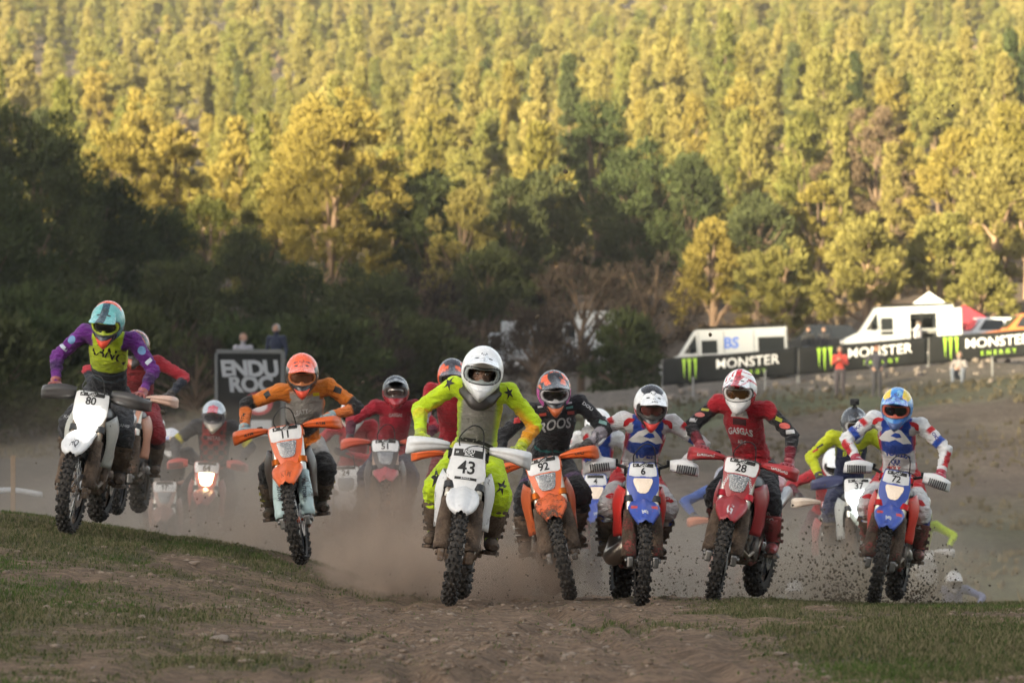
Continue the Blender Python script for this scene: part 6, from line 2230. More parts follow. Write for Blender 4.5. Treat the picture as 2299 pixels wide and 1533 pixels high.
    r37 = add(1940, 43.0, 3, -1,
        bike_plain((.50, .52, .50), number='37', mask=WHITE, mask_kind='box_lamp', lamp='cold', guard=(.035, .045, .13), guard_kind='fat', fender=(.45, .50, .42), mud=.62, far=False, hose=False),
        dict(clothes=dict(torso=torso37, arm=(.60, .66, .02), fore=(.60, .66, .02), thigh=(.03, .035, .09), shin=(.03, .03, .06)), pose=dict(rise=.05, head_pitch=18, elbow=.3, head_yaw=6), boot_mud=.8,
             helmet=dict(paint=lambda a, e, co: (.05, .055, .065) if e > -.1 else (.18, .19, .21), peak=(.035, .035, .04), frame=(.45, .45, .45), lens=(.05, .03, .025), mouth=None, peak_text='BELL', peak_text_color=(.7, .7, .7)),
             decals=[('text', 'SE', .075, ('chest', (0, 0, .04)), (.62, .68, .04), dict(bold=.03)), ('text', 'SANTA EULALIA', .022, ('chest', (0, 0, -.01)), (.62, .68, .04), dict(bold=.03)), ('text', 'ENERGY', .05, ('chest', (0, 0, -.075)), (.62, .68, .04), dict(bold=.03)), ('text', 'BATS', .045, ('chest', (.04, 0, -.15)), (.62, .68, .04), dict(bold=.03)),
                     ('poly', box(.07, .02), 3, ('shoulder0>elbow0>.5', (0, 0, 0)), (.05, .05, .05), dict(rot=30, **arm_dir(0))), ('poly', box(.06, .02), 3, ('shoulder0>elbow0>.72', (0, 0, 0)), (.5, .05, .03), dict(rot=30, **arm_dir(0)))]),
        'pale dirt bike number 37 with cold bright headlight and dark blue hand guards', 'rider in yellow and navy jersey with an action camera on a dark helmet', dz=.12)
    root37, J37 = r37[0], r37[1]
    cm = MB()
    cm.tube([J37['head'] + Vector((0, -.03, .15)), J37['head'] + Vector((0, -.04, .19))], .014, 8); cm.box(J37['head'] + Vector((0, -.04, .165)), (.05, .05, .012), bevel=.004)
    cmo = cm.build('camera_mount', M['black'], root37)
    cm = MB(); cm.box(J37['head'] + Vector((0, -.045, .215)), (.085, .050, .060), bevel=.008); cm.lathe([(-.012, 0), (-.012, .019), (.0, .019), (.0, 0)], J37['head'] + Vector((.018, -.078, .222)), (0, 1, 0), 14)
    cm.build('action_camera', M['black'], cmo)
    add(1868, 47.0, 2, 3, bike_plain((.48, .03, .03), number='32', mask=(.55, .05, .04), fender=(.45, .10, .06), guard=(.75, .62, .50), guard_kind='blade', mud=.6, blank=False, hose=False),
        dict(clothes=simple((.42, .02, .025), (.45, .03, .04), (.10, .02, .03), (.10, .02, .025)), pose=dict(rise=-.08, fwd=-.05, head_pitch=32), boot_mud=.8, helmet=dict(paint=plain(WHITE), peak=WHITE)),
        'red dirt bike number 32 with white hand guards, half behind bike 37', 'crouching rider in red jersey and white helmet behind bike 37', dz=.08)
    # black helmet, dark red jersey, bike 51
    add(866, 43.8, 2, 0, bike_plain((.05, .04, .045), number='51', mask=(.05, .045, .045), fender=(.45, .05, .07), fender_kind='sharp', guard=(.62, .10, .05), fork=(.35, .25, .2), mud=.55, far=False),
        dict(clothes=simple((.34, .012, .028), (.34, .012, .028), (.10, .012, .03), (.035, .04, .075)), pose=dict(rise=.02, head_pitch=14, elbow=.3, side=.10), boot=(.25, .06, .05), boot_mud=.8,
             helmet=dict(paint=lambda a, e, co: (.03, .035, .045) if co.z > .02 else (.30, .02, .03), peak=(.04, .045, .055), frame=(.05, .03, .03), lens=(.07, .04, .035), vents=False), decals=[('text', 'GASGAS', .035, ('chest', (0, 0, -.02)), (.5, .4, .4), dict(bold=.03))]),
        'black and red dirt bike number 51 rising out of the dust', 'rider in dark red jersey with black round helmet', pitch=-6, dz=.32)
    add(782, 46.8, 0, -2, bike_plain((.40, .40, .40), number='24', mask=WHITE, mask_kind='box_lamp', fender=(.62, .60, .58), guard=(.5, .5, .5), lamp='off', mud=.7),
        dict(clothes=simple((.42, .02, .03), (.40, .02, .03), (.42, .03, .04), (.38, .03, .04)), pose=dict(rise=.06, side=.08, head_pitch=24, hand_up=(1, (.03, -.20, 1.20), (.30, -.10, 1.12))), glove=(.03, .03, .035), boot_mud=.8,
             helmet=dict(paint=lambda a, e, co: (.80, .80, .80) if e > -.15 else (.55, .55, .52), peak=(.80, .80, .80), frame=(.03, .05, .03))),
        'dusty white dirt bike with a round lamp, behind the orange bike number 11', 'rider in red jersey and white helmet, one black gloved hand at the chest', dz=.0)
    # tall rider hidden behind the leader
    def arm_up(P, t, N, s): return cmix(fill(P, (.42, .016, .028)), (.55, .52, .56), sstep(.7, .75, t))
    add(1030, 40.6, 0, 0, bike_plain(ORANGE, number='23', mud=.55, guard_kind='blade', fender=(.6, .1, .02)),
        dict(clothes=dict(torso=(.42, .016, .028), arm=arm_up, fore=lambda P, t, N, s: fill(P, (.42, .02, .03) if s == 0 else (.58, .55, .58)), thigh=(.16, .035, .035), shin=(.20, .05, .04)), pose=dict(rise=.20, fwd=-.02, head_pitch=24, side=-.065, elbow=.3), boot=(.25, .10, .08), boot_mud=.75, far=False,
             helmet=dict(paint=lambda a, e, co: (.80, .11, .03) if (math.sin(a * 5 + .6) > .1 and e < .95) else (.04, .04, .05), peak=lambda q, v: (.05, .05, .06) if abs(q) < .3 else ((.82, .12, .03) if v < .5 else (.10, .05, .05)), lens=(.03, .02, .02)),
             decals=[('text', 'UP', .05, ('elbow1>wrist1>.35', (0, 0, 0)), BLACKC, dict(rot=70, **arm_dir(1)))]),
        'orange dirt bike almost hidden behind the leading white bike', 'tall rider in red jersey and orange and black helmet, behind the leader', dz=.22)
    add(1338, 43.5, 0, 0, bike_beta(number='4', far=True, mud=.35, hose=False),
        dict(clothes=team_white(), pose=dict(rise=.0, head_pitch=24, side=.03), boot_mud=.8, helmet=dict(paint=plain(WHITE), peak=lambda q, v: (.05, .05, .05) if .4 < abs(q) < .7 and v < .4 else WHITE, frame=(.3, .45, .1))),
        'blue and red dirt bike number 4 in the gap between bikes 92 and 6', 'rider in red and white jersey, white helmet, in the gap between bikes 92 and 6', dz=.12)
    # left, in the dust
    def torso_l(P, t, N): return cmix(fill(P, (.03, .025, .028)), (.28, .025, .022), mid(P, .14, .02) * sstep(-.1, .25, np.sin(P[:, 0] * 55) * np.sin(P[:, 2] * 60) + (t - .45) * 1.2))
    add(453, 48.5, 0, 2, bike_plain((.34, .06, .05), number='64', lamp='warm', mask=(.45, .10, .08), guard=(.50, .06, .05), guard_kind='flag', mud=.5),
        dict(clothes=dict(torso=torso_l, arm=lambda P, t, N, s: cmix((.03, .03, .034), (.55, .48, .02), band(t, .72, .88)), fore=(.035, .035, .04), thigh=(.03, .03, .034), shin=(.03, .03, .03)), pose=dict(rise=.03, head_pitch=20, side=.04, elbow=.1), boot_mud=.8, bulk=1.1,
             helmet=dict(paint=lambda a, e, co: (.35, .40, .45) if co.z > .06 else ((.42, .38, .34) if abs(a) < .8 else (.10, .10, .12)), peak=lambda q, v: (.50, .03, .05) if abs(q) < .5 and v > .25 else (.30, .34, .38), frame=(.10, .10, .12), lens=(.03, .035, .06), mouth=(.5, .45, .36)),
             decals=[('text', 'MITAS', .05, ('chest', (0, 0, -.05)), (.34, .20, .20), dict(bold=.03))]),
        'dusty red dirt bike with a warm glowing headlight', 'rider in black jersey with red checks and yellow elbow bands, silver and red helmet', dz=-.18)
    add(366, 52.0, 0, 0, bike_plain((.34, .17, .13), number='17', mask=(.42, .27, .23), mud=.4, hose=False),
        dict(clothes=simple((.045, .043, .045)), pose=dict(rise=-.02, head_pitch=20, side=.05), boot_mud=.8, helmet=dict(paint=lambda a, e, co: (.66, .66, .70) if e > .15 else ((.06, .06, .065) if e > -.25 else (.6, .58, .56)), peak=lambda q, v: (.68, .68, .72) if v < .6 else ((.70, .45, .20) if math.sin(q * 9) > 0 else (.25, .30, .6)))),
        'pale dirt bike lost in the dust left of the glowing headlight', 'rider in black with a white helmet striped in bright colours, deep in the dust', dz=-.34)
    add(262, 41.5, -3, 4, bike_plain((.62, .30, .20), number='70', guard=(.72, .48, .38), mud=.5, hose=False),
        dict(clothes=dict(torso=(.30, .03, .035), arm=(.45, .03, .045), fore=(.03, .035, .05), thigh=(.32, .03, .04), shin=(.05, .03, .035)), pose=dict(rise=-.03, head_pitch=26, elbow=.5, fwd=-.04), boot_mud=.8,
             helmet=dict(paint=lambda a, e, co: (.05, .045, .045) if math.sin(a * 6) > -.2 else (.42, .10, .05), peak=(.08, .06, .05))),
        'dirt bike with white and orange hand guards, hidden behind bike 80', 'crouching rider in red jersey hidden behind the purple sleeved rider', dz=.12)
    # far right, down in the dip
    add(1634, 50.0, 0, 0, bike_plain(ORANGE, number='55', guard=(.70, .20, .08), mud=.4, hose=False),
        dict(clothes=simple((.05, .08, .25), (.06, .11, .33)), pose=dict(rise=-.05, head_pitch=26, elbow=.5), boot_mud=.8, helmet=dict(paint=plain((.2, .2, .25)), peak=(.2, .2, .25))),
        'orange dirt bike hidden behind the dark red bike number 28', 'rider in blue sleeves hidden behind the dark red bike number 28')
    add(2078, 62.0, 0, 0, bike_plain((.4, .4, .4), number='9', guard=(.65, .65, .65), mud=.4, hose=False),
        dict(clothes=simple((.55, .62, .03), (.50, .66, .02)), pose=dict(rise=-.02, head_pitch=22, elbow=.5), helmet=dict(paint=plain((.3, .35, .1)), peak=(.4, .5, .1))),
        'far dirt bike with white hand guards behind bike 72', 'far rider in neon green sleeves behind the blue helmeted rider', dz=.3)
    add(2148, 69.0, 0, 0, bike_plain((.5, .1, .1), number='8', mud=.4, hose=False),
        dict(clothes=simple((.18, .20, .34), (.22, .25, .40)), pose=dict(rise=-.05, head_pitch=20, elbow=.6), helmet=dict(paint=lambda a, e, co: (.7, .7, .7) if co.z > .0 else (.12, .12, .14), peak=(.66, .66, .68))),
        'far dirt bike down in the dip right of bike 72', 'far rider in white and blue with a white helmet, down in the dip', dz=-.05)
    add(2322, 66.0, 0, 0, bike_plain((.6, .2, .12), number='3', mud=.4, hose=False),
        dict(clothes=simple((.45, .42, .03), (.55, .48, .03)), pose=dict(rise=-.1, head_pitch=22), helmet=dict(paint=plain((.5, .2, .1)), peak=(.5, .2, .1))),
        'far dirt bike cut off by the right border', 'far rider in yellow cut off by the right border', dz=-.6)
    add(1788, 66.0, 0, 0, bike_plain((.3, .45, .1), number='5', mud=.4, hose=False),
        dict(clothes=simple((.20, .30, .08), (.30, .32, .30)), pose=dict(rise=-.05, head_pitch=22), helmet=dict(paint=plain((.55, .56, .56)), peak=(.55, .56, .56))),
        'far green dirt bike in the gap right of bike 28', 'far rider in green and grey in the gap right of bike 28', dz=-.45)
race()
# ------------------------------------------------------------------ background: banners, board, vans, trucks, onlookers
def bx(px, d): return (px - 1149.5) / FPX * d
M['cloth_banner'] = m_flat('banner_cloth', (.012, .013, .014), 0.85, var=.25, scale=3, spec=.12)
M['white_paint'] = m_flat('white_van_paint', (.36, .38, .405), 0.35, var=.05)
M['glass_dark'] = m_flat('dark_window', (.02, .023, .026), 0.08, .2)
M['grey_metal'] = m_flat('galvanised_steel', (.20, .205, .21), 0.6, .3)
M['red_lamp'] = m_flat('tail_lamp_red', (.30, .015, .012), .25)
M['dull_metal'] = m_flat('dull_frame', (.095, .10, .105), .8, .1, spec=.2)
M['wood'] = m_flat('weathered_wood', (.20, .14, .09), 0.9, var=.3)
M['skin'] = m_flat('skin', (.42, .25, .18), 0.6)

CLAW = [[(-.44, .50), (-.22, .50), (-.25, .34), (-.27, .05), (-.30, -.22), (-.27, -.40), (-.32, -.30), (-.36, -.05), (-.38, .22)],
        [(-.14, .50), (.10, .50), (.07, .30), (.06, .0), (.03, -.30), (.05, -.56), (-.02, -.35), (-.05, -.05), (-.07, .25)],
        [(.20, .50), (.44, .50), (.41, .33), (.42, .08), (.38, -.20), (.40, -.42), (.33, -.24), (.30, .0), (.29, .25)]]

def banner(i, px0, px1, y0, y1, label, show=True):
    """one stretch of the course banner: cloth, two posts, lettering"""
    a = Vector((bx(px0, y0), y0, 0)); b = Vector((bx(px1, y1), y1, 0))
    a.z, b.z = EYE + (HORIZON - np.interp(px0, [1385, 1486, 2299, 2600], [874, 866, 800, 776])) / FPX * y0, EYE + (HORIZON - np.interp(px1, [1385, 1486, 2299, 2600], [874, 866, 800, 776])) / FPX * y1
    H = 0.98
    L = (b - a).length
    root = empty('course_banner', a)
    tag(root, label, 'banner', 'black course banners along the upper edge of the field')
    dx = (b - a) / L
    nrm = Vector((dx.y, -dx.x, 0)).normalized()
    rs = random.Random(i * 7 + 1)
    ph = rs.random() * 6
    def surf(s, h): # along, up
        return dx * s + Vector((0, 0, h - .03 * math.sin(s * PI / L) * (1 if h > .5 else .4))) + nrm * (.035 * math.sin(s * 2.1 + ph) * math.sin(h * 3) + .02 * math.sin(s * 5.3 + ph))
    mb = MB(); mb.patch(lambda u, v: surf(u * L, v * H), 30, 7, thick=.004)
    cl = mb.build('cloth', M['cloth_banner'], root)
    def put(V, F, s0, h0, color, name):
        vs = [surf(s0 + v[0], h0 + v[1]) + nrm * .014 for v in V]
        m = MB(); m.add(vs, F, False)
        o_ = link(name, m.mesh(name), cl, M['print'], color, 0)
    if show:
        for poly in CLAW:
            m = [(x * .62, y * .82) for x, y in poly]
            n = len(m)
            put([Vector((x, y, 0)) for x, y in m], [tuple(range(n))[::-1]], .20 * L, .50, (.26, .46, .03), 'claw_mark')
        V, F = text_mesh('MONSTER', .50, .006, spacing=1.02)
        put(V, F, .63 * L, .62, (.62, .63, .64), 'banner_lettering')
        V, F = text_mesh('ENERGY', .21, .004, spacing=1.9)
        put(V, F, .64 * L, .24, (.26, .46, .03), 'banner_lettering')
    for p, px_ in ((Vector((0, 0, 0)), px0), (b - a, px1)):
        w = a + p
        g = gz(w.x, w.y) - w.z
        mb = MB(); mb.tube([p + Vector((0, .09, g - .2)), p + Vector((0, .09, H - .04))], .025, 8)
        mb.build('post', M['grey_metal'], root)
    return root

def banners():
    banner(1, 1488, 1790, 166, 165, 'black banner with a green claw and white lettering, in front of the long white van')
    banner(2, 1794, 2082, 165, 164.5, 'black banner with a green claw and white lettering, in front of the open white van')
    banner(3, 2086, 2330, 164.5, 164, 'black banner with a green claw and white lettering, nearest the right border')
    for i, (px, top, bot, d, lab) in enumerate(((2228, 812, 858, 161, 'white fence post below the banner nearest the right border'), (1718, 846, 905, 161, 'white fence post behind the red and white helmet'), (1556, 872, 918, 161, 'thin white fence post left of the dark red rider'))):
        x = bx(px, d); z0 = gz(x, d)
        mb = MB(); mb.tube([(x, d, z0 - .2), (x, d, max(z0 + .7, EYE + (HORIZON - top) / FPX * d))], .03, 8); mb.lathe([(-.02, .0), (-.02, .05), (.02, .05), (.02, 0)], (x, d, max(z0 + .7, EYE + (HORIZON - top) / FPX * d)), (0, 0, 1), 8)
        tag(mb.build('fence_post', M['grey_metal']), lab, 'post', 'white fence posts')

def board():
    """the framed event board on the left"""
    d = 96.0
    x0, x1 = bx(489, d), bx(632, d)
    zt0, zt1 = EYE + (HORIZON - 797) / FPX * d, EYE + (HORIZON - 788) / FPX * d
    g = gz((x0 + x1) / 2, d)
    root = empty('race_board', ((x0 + x1) / 2, d, g))
    tag(root, 'black framed board with white event lettering behind the orange rider', 'board')
    W = (x1 - x0); zt = (zt0 + zt1) / 2 - g; tilt = (zt1 - zt0)
    Rm = Matrix.Rotation(math.atan2(-tilt, W), 4, 'Y')
    zb = 0.15
    mb = MB(); mb.box((0, 0, (zt + zb) / 2), (W, .04, zt - zb)); p = mb.build('panel', M['cloth_banner'], root)
    for (c, s) in (((-W / 2 - .03, -.01, zt / 2), (.07, .08, zt)), ((W / 2 + .03, -.01, zt / 2), (.09, .08, zt + .05)), ((0, -.01, zt + .03), (W + .06, .08, .09)), ((0, -.01, .12), (W + .06, .08, .07))):
        MB().box(c, s, bevel=.012).build('frame_bar', M['dull_metal'], root)
    def put(VF, x, z, color, name):
        m = MB(); m.add([(v[0] + x, -.0245, v[1] + z) for v in VF[0]], VF[1], False)
        link(name, m.mesh(name), p, M['print'], color, 0)
    put(text_mesh('ENDU', .46, .020, -.12, spacing=.92), 0.02, zt - .34, (.24, .26, .29), 'board_lettering')
    put(text_mesh('ROC', .44, .020, -.08, spacing=.96), 0.04, zt - .66, (.22, .24, .27), 'board_lettering')
    q = [(math.cos(2 * PI * k / 16) * .30, math.sin(2 * PI * k / 16) * .24) for k in range(16)]
    put(([Vector((x, y, 0)) for x, y in q], [tuple(range(16))]), .18, zt - 1.05, (.30, .04, .05), 'board_mark')
    m = MB(); m.add([(x * .6 + .19, -.0265, y * .5 + zt - 1.10) for x, y in q], [tuple(range(16))], False); link('board_mark', m.mesh('board_mark'), p, M['print'], (.55, .52, .55), 0)
    put(([Vector(v) for v in ((-.22, -.16, 0), (.22, -.16, 0), (.22, .16, 0), (-.22, .16, 0))], [(0, 1, 2, 3)]), .24, zt - 1.55, (.35, .37, .40), 'board_mark')
    # pale panel turned away at its right edge
    r2 = empty('pale_panel', (x1 + .20, d + .25, g))
    tag(r2, 'narrow pale panel standing at the right edge of the black board', 'panel')
    MB().box((.05, 0, zt / 2 - .05), (.20, .05, zt - .12), Euler((0, 0, R(50))), bevel=.01).build('panel', M['white_paint'], r2)
    MB().box((.05, .05, zt / 2 - .05), (.03, .05, zt - .05), Euler((0, 0, R(50)))).build('strut', M['grey_metal'], r2)

def wheel(parent, c, r, w, name='wheel'):
    mb = MB(); mb.lathe([(-w / 2, r * .55), (-w / 2, r * .9), (-w * .3, r), (w * .3, r), (w / 2, r * .9), (w / 2, r * .55)], c, (0, 1, 0), 20)
    t = mb.build(name, M['black'], parent)
    mb = MB(); mb.lathe([(-w * .42, 0), (-w * .45, r * .3), (-w * .4, r * .56), (w * .4, r * .56), (w * .45, r * .3), (w * .42, 0)], c, (0, 1, 0), 16)
    mb.build('rim', M['steel'], t)

def side_hole_panel(xs, zs, holes, y, thick):
    """a wall in the x-z plane with rectangular openings"""
    X = sorted(set(xs + [h[0] for h in holes] + [h[1] for h in holes])); Z = sorted(set(zs + [h[2] for h in holes] + [h[3] for h in holes]))
    mb = MB()
    for i in range(len(X) - 1):
        for j in range(len(Z) - 1):
            cx, cz = (X[i] + X[i + 1]) / 2, (Z[j] + Z[j + 1]) / 2
            if any(h[0] < cx < h[1] and h[2] < cz < h[3] for h in holes): continue
            mb.box((cx, y, cz), (X[i + 1] - X[i], thick, Z[j + 1] - Z[j]))
    return mb

def van(px0, px1, d, ztop_px, label, kind, yaw=0, paint='white_paint', name='van'):
    """panel van seen from its side, nose to the left. Local: x along (nose at -x), y away from the camera, z up"""
    L = bx(px1, d) - bx(px0, d)
    xc = bx((px0 + px1) / 2, d)
    g = gz(xc, d)
    H = EYE + (HORIZON - ztop_px) / FPX * d - g
    H = max(2.2, min(H, 3.0))
    root = empty(name, (xc, d, g)); root.rotation_euler = (0, R(-2.2), R(yaw))
    tag(root, label, 'van')
    W = 1.95
    h0 = .38
    nose = [(-L / 2, h0), (-L / 2 - .02, h0 + .45), (-L / 2 + .12, h0 + .72), (-L / 2 + .75, h0 + .98), (-L / 2 + 1.42, H - .10), (-L / 2 + 1.75, H), (L / 2 - .12, H - .02), (L / 2 - .02, H - .22), (L / 2, h0 + .9), (L / 2 - .02, h0)]
    n = len(nose)
    # far side, roof, nose and rear as one skin; the near side is a wall with openings
    mb = MB()
    vs = [(x, -W / 2, z) for x, z in nose] + [(x, W / 2, z) for x, z in nose]
    fs = [tuple(range(n, 2 * n))[::-1]] + [((i + 1) % n, i, n + i, n + (i + 1) % n) for i in range(n)]
    mb.add(vs, fs, False)
    xd0, xd1 = -L / 2 + 1.30, -L / 2 + 2.15      # cab window / door
    # near side wall pieces following the nose line
    holes = []
    if kind == 'long': holes = [(-L / 2 + 1.62, -L / 2 + 2.25, H - 1.30, H - .55), (L / 2 - 1.18, L / 2 - .14, H - 1.22, H - .50)]
    if kind == 'open': holes = [(-L / 2 + 1.55, -L / 2 + 2.05, H - 1.25, H - .55), (-L / 2 + 2.75, L / 2 - .75, h0 + .15, H - .42)]
    wall = side_hole_panel([-L / 2 + 1.45, L / 2 - .04], [h0, H - .12], holes, -W / 2 - .012, .024)
    w = wall
    front = [(-L / 2, h0), (-L / 2 - .02, h0 + .45), (-L / 2 + .12, h0 + .72), (-L / 2 + .75, h0 + .98), (-L / 2 + 1.40, H - .14), (-L / 2 + 1.45, H - .12), (-L / 2 + 1.45, h0)]
    w.add([(x, -W / 2 - .006, z) for x, z in front], [tuple(range(len(front)))], False)
    body = mb.build('body', M[paint], root)
    w.build('side_wall', M[paint], root)
    # glass
    MB().add([(-L / 2 + .80, -W / 2 + .12, h0 + 1.02), (-L / 2 + 1.40, -W / 2 + .16, H - .16), (-L / 2 + 1.40, W / 2 - .16, H - .16), (-L / 2 + .80, W / 2 - .12, h0 + 1.02)], [(0, 1, 2, 3)], False).build('windscreen', M['glass_dark'], root).location = (-.012, 0, .012)
    tri = [(-L / 2 + .92, h0 + 1.02), (-L / 2 + 1.40, H - .30), (-L / 2 + 1.44, h0 + 1.02)]
    MB().add([(x, -W / 2 - .012, z) for x, z in tri], [(0, 1, 2)], False).build('side_window', M['glass_dark'], root)
    for k, hq in enumerate(holes):
        if kind == 'open' and k == 1:
            mb2 = MB()
            x0, x1, z0, z1 = hq
            mb2.box(((x0 + x1) / 2, W / 2 - .2, (z0 + z1) / 2), (x1 - x0, .05, z1 - z0))
            mb2.build('inner_wall', M['glass_dark'], root)
            MB().box(((x0 + x1) / 2, 0, z0 + .02), (x1 - x0, W - .2, .04)).build('load_floor', M['wood'], root)
            MB().box(((x0 + x1) / 2 + .2, .2, z1 - .75), (x1 - x0 - .3, .5, .12), bevel=.02).build('shelf', M['grey_metal'], root)
            MB().box((x1 + .55, -W / 2 - .06, (z0 + z1) / 2 + .05), (.95, .05, z1 - z0 + .1), bevel=.02).build('sliding_door', M[paint], root)
            MB().box((L / 2 + .10, -W / 2 - .35, H * .55), (.06, .75, H - .75), Euler((0, 0, R(18))), bevel=.02).build('rear_door', M[paint], root)
        else:
            x0, x1, z0, z1 = hq
            MB().box(((x0 + x1) / 2, -W / 2 + .03, (z0 + z1) / 2), (x1 - x0, .02, z1 - z0)).build('window', M['glass_dark'], root)
    for x in (-L / 2 + .95, L / 2 - 1.0):
        for y in (-W / 2 + .05, W / 2 - .05): wheel(root, Vector((x, y, .34)), .34, .22)
    MB().box((-L / 2 - .03, 0, h0 + .08), (.14, W - .1, .26), bevel=.05).build('bumper', M['black'], root)
    for y in (-W / 2 + .2, W / 2 - .2): MB().ball((-L / 2 + .03, y, h0 + .58), (.08, .16, .12), 10, 6).build('headlight', M['steel'], root)
    MB().box((-L / 2 + 1.12, -W / 2 - .14, h0 + 1.15), (.10, .20, .26), bevel=.03).build('mirror', M['black'], root)
    for x in (-L / 2 + 1.50, -L / 2 + 2.52, L / 2 - 1.35, L / 2 - .08):
        MB().box((x, -W / 2 - .026, (h0 + H) / 2 - .05), (.022, .008, H - h0 - .35)).build('seam', M['black'], root)
    for x in (-L / 2 + 2.35, -L / 2 + 2.75): MB().box((x, -W / 2 - .035, h0 + .88), (.16, .02, .04)).build('door_handle', M['black'], root)
    for x in (-L / 2 + .95, L / 2 - 1.0): MB().lathe([(-.01, .0), (-.01, .42), (.012, .42), (.012, 0)], (x, -W / 2 - .014, .36), (0, 1, 0), 18).build('wheel_arch', M['black'], root)
    MB().box((L / 2 + .004, -W / 2 + .12, h0 + .75), (.03, .14, .45)).build('tail_lamp', M['red_lamp'], root)
    for z in (h0 + .35, h0 + .95): MB().box((.4, -W / 2 - .030, z), (L * .55, .012, .05)).build('side_strip', M['grey_metal'] if z < 1 else M[paint], root)
    if kind == 'long':
        m = MB(); V, F = text_mesh('BS', .60, .02, .1); m.add([(v.x + .25, -W / 2 - .0275, v.y + H - .70) for v in V], F, False); link('van_lettering', m.mesh('van_lettering'), root, M['print'], (.06, .14, .50), 0)
        for k, x in enumerate((-1.35, -1.0, -.72)):
            m = MB(); m.add([(x + a, -W / 2 - .0275, z + H - 1.42) for a, z in ((-.1, -.18), (.1, -.18), (.1, .18), (-.1, .18))], [(0, 1, 2, 3)], False); link('van_mark', m.mesh('van_mark'), root, M['print'], (.40, .40, .43), 0)
    return root

def car(px, d, label, color, L=4.2, H=1.5, pickup=False, yaw=0, dz=0):
    x = bx(px, d); g = gz(x, d) + dz
    root = empty('pickup_truck' if pickup else 'car', (x, d, g)); root.rotation_euler = (0, 0, R(yaw))
    tag(root, label, 'pickup' if pickup else 'car')
    W = 1.75
    key = 'car_%.2f%.2f%.2f' % color
    if key not in M: M[key] = m_flat(key, color, .3, var=.06)
    low = [(-L / 2, .32), (-L / 2 - .03, .62), (-L / 2 + .15, .80), (-L / 2 + 1.05, .92), (L / 2 - .25, .95), (L / 2, .75), (L / 2 - .02, .35)]
    cabin = [(-L / 2 + 1.0, .90), (-L / 2 + 1.65, H), (L / 2 - (1.9 if pickup else .8), H), (L / 2 - (1.6 if pickup else .25), .93)]
    def ext(poly, w, inset=0):
        mb = MB(); n = len(poly)
        mb.add([(a, -w / 2 + (inset if z > 1.0 else 0), z) for a, z in poly] + [(a, w / 2 - (inset if z > 1.0 else 0), z) for a, z in poly],
               [tuple(range(n)), tuple(range(n, 2 * n))[::-1]] + [((i + 1) % n, i, n + i, n + (i + 1) % n) for i in range(n)], False)
        return mb
    ext(low, W).build('body', M[key], root)
    cb = ext(cabin, W - .06, .14).build('cabin', M[key], root)
    c0, c1 = cabin[1][0], cabin[2][0]
    for a, b in ((c0 - .28, (c0 + c1) / 2 - .06), ((c0 + c1) / 2 + .04, c1 + .10)):
        MB().add([(a, -W / 2 + .035, 1.02), (b, -W / 2 + .035, 1.02), (min(b, c1 - .05), -W / 2 + .15, H - .09), (max(a, c0 + .02), -W / 2 + .15, H - .09)], [(0, 1, 2, 3)], False).build('side_window', M['glass_dark'], cb)
    MB().add([(cabin[0][0] + .07, -W / 2 + .12, 1.00), (cabin[0][0] + .07, W / 2 - .12, 1.00), (c0 - .04, W / 2 - .22, H - .08), (c0 - .04, -W / 2 + .22, H - .08)], [(0, 1, 2, 3)], False).build('windscreen', M['glass_dark'], cb).location = (-.03, 0, .03)
    for wx in (-L / 2 + .80, L / 2 - .85):
        for y in (-W / 2 + .06, W / 2 - .06): wheel(root, Vector((wx, y, .31)), .31, .2)
    for y in (-W / 2 + .25, W / 2 - .25): MB().ball((-L / 2 + .04, y, .68), (.06, .2, .09), 10, 6).build('headlight', M['steel'], root)
    MB().box((-L / 2 - .02, 0, .42), (.12, W - .1, .2), bevel=.04).build('bumper', M['black'], root)
    return root

def truck(px0, px1, d, ztop, label):
    L = bx(px1, d) - bx(px0, d); xc = bx((px0 + px1) / 2, d); g = gz(xc, d)
    H = max(2.4, EYE + (HORIZON - ztop) / FPX * d - g)
    root = empty('box_truck', (xc, d, g)); tag(root, label, 'truck')
    MB().box((.25, 0, H / 2 + .35), (L - .5, 2.2, H - .7), bevel=.05).build('cargo_box', M['white_paint'], root)
    MB().box((-L / 2 + .35, 0, 1.15), (.8, 2.0, 1.5), bevel=.12).build('cab', M['white_paint'], root)
    MB().box((-L / 2 + .30, -1.005, 1.50), (.55, .02, .55)).build('side_window', M['glass_dark'], root)
    MB().box((.1, 0, .52), (L - .5, 1.0, .18)).build('chassis', M['black'], root)
    for x in (-L / 2 + .6, L / 2 - .8):
        for y in (-.95, .95): wheel(root, Vector((x, y, .42)), .42, .25)
    for k in range(3): MB().box((.25 + (k - 1) * L * .28, -1.112, H / 2 + .35), (.05, .02, H - .9)).build('box_rib', M['grey_metal'], root)

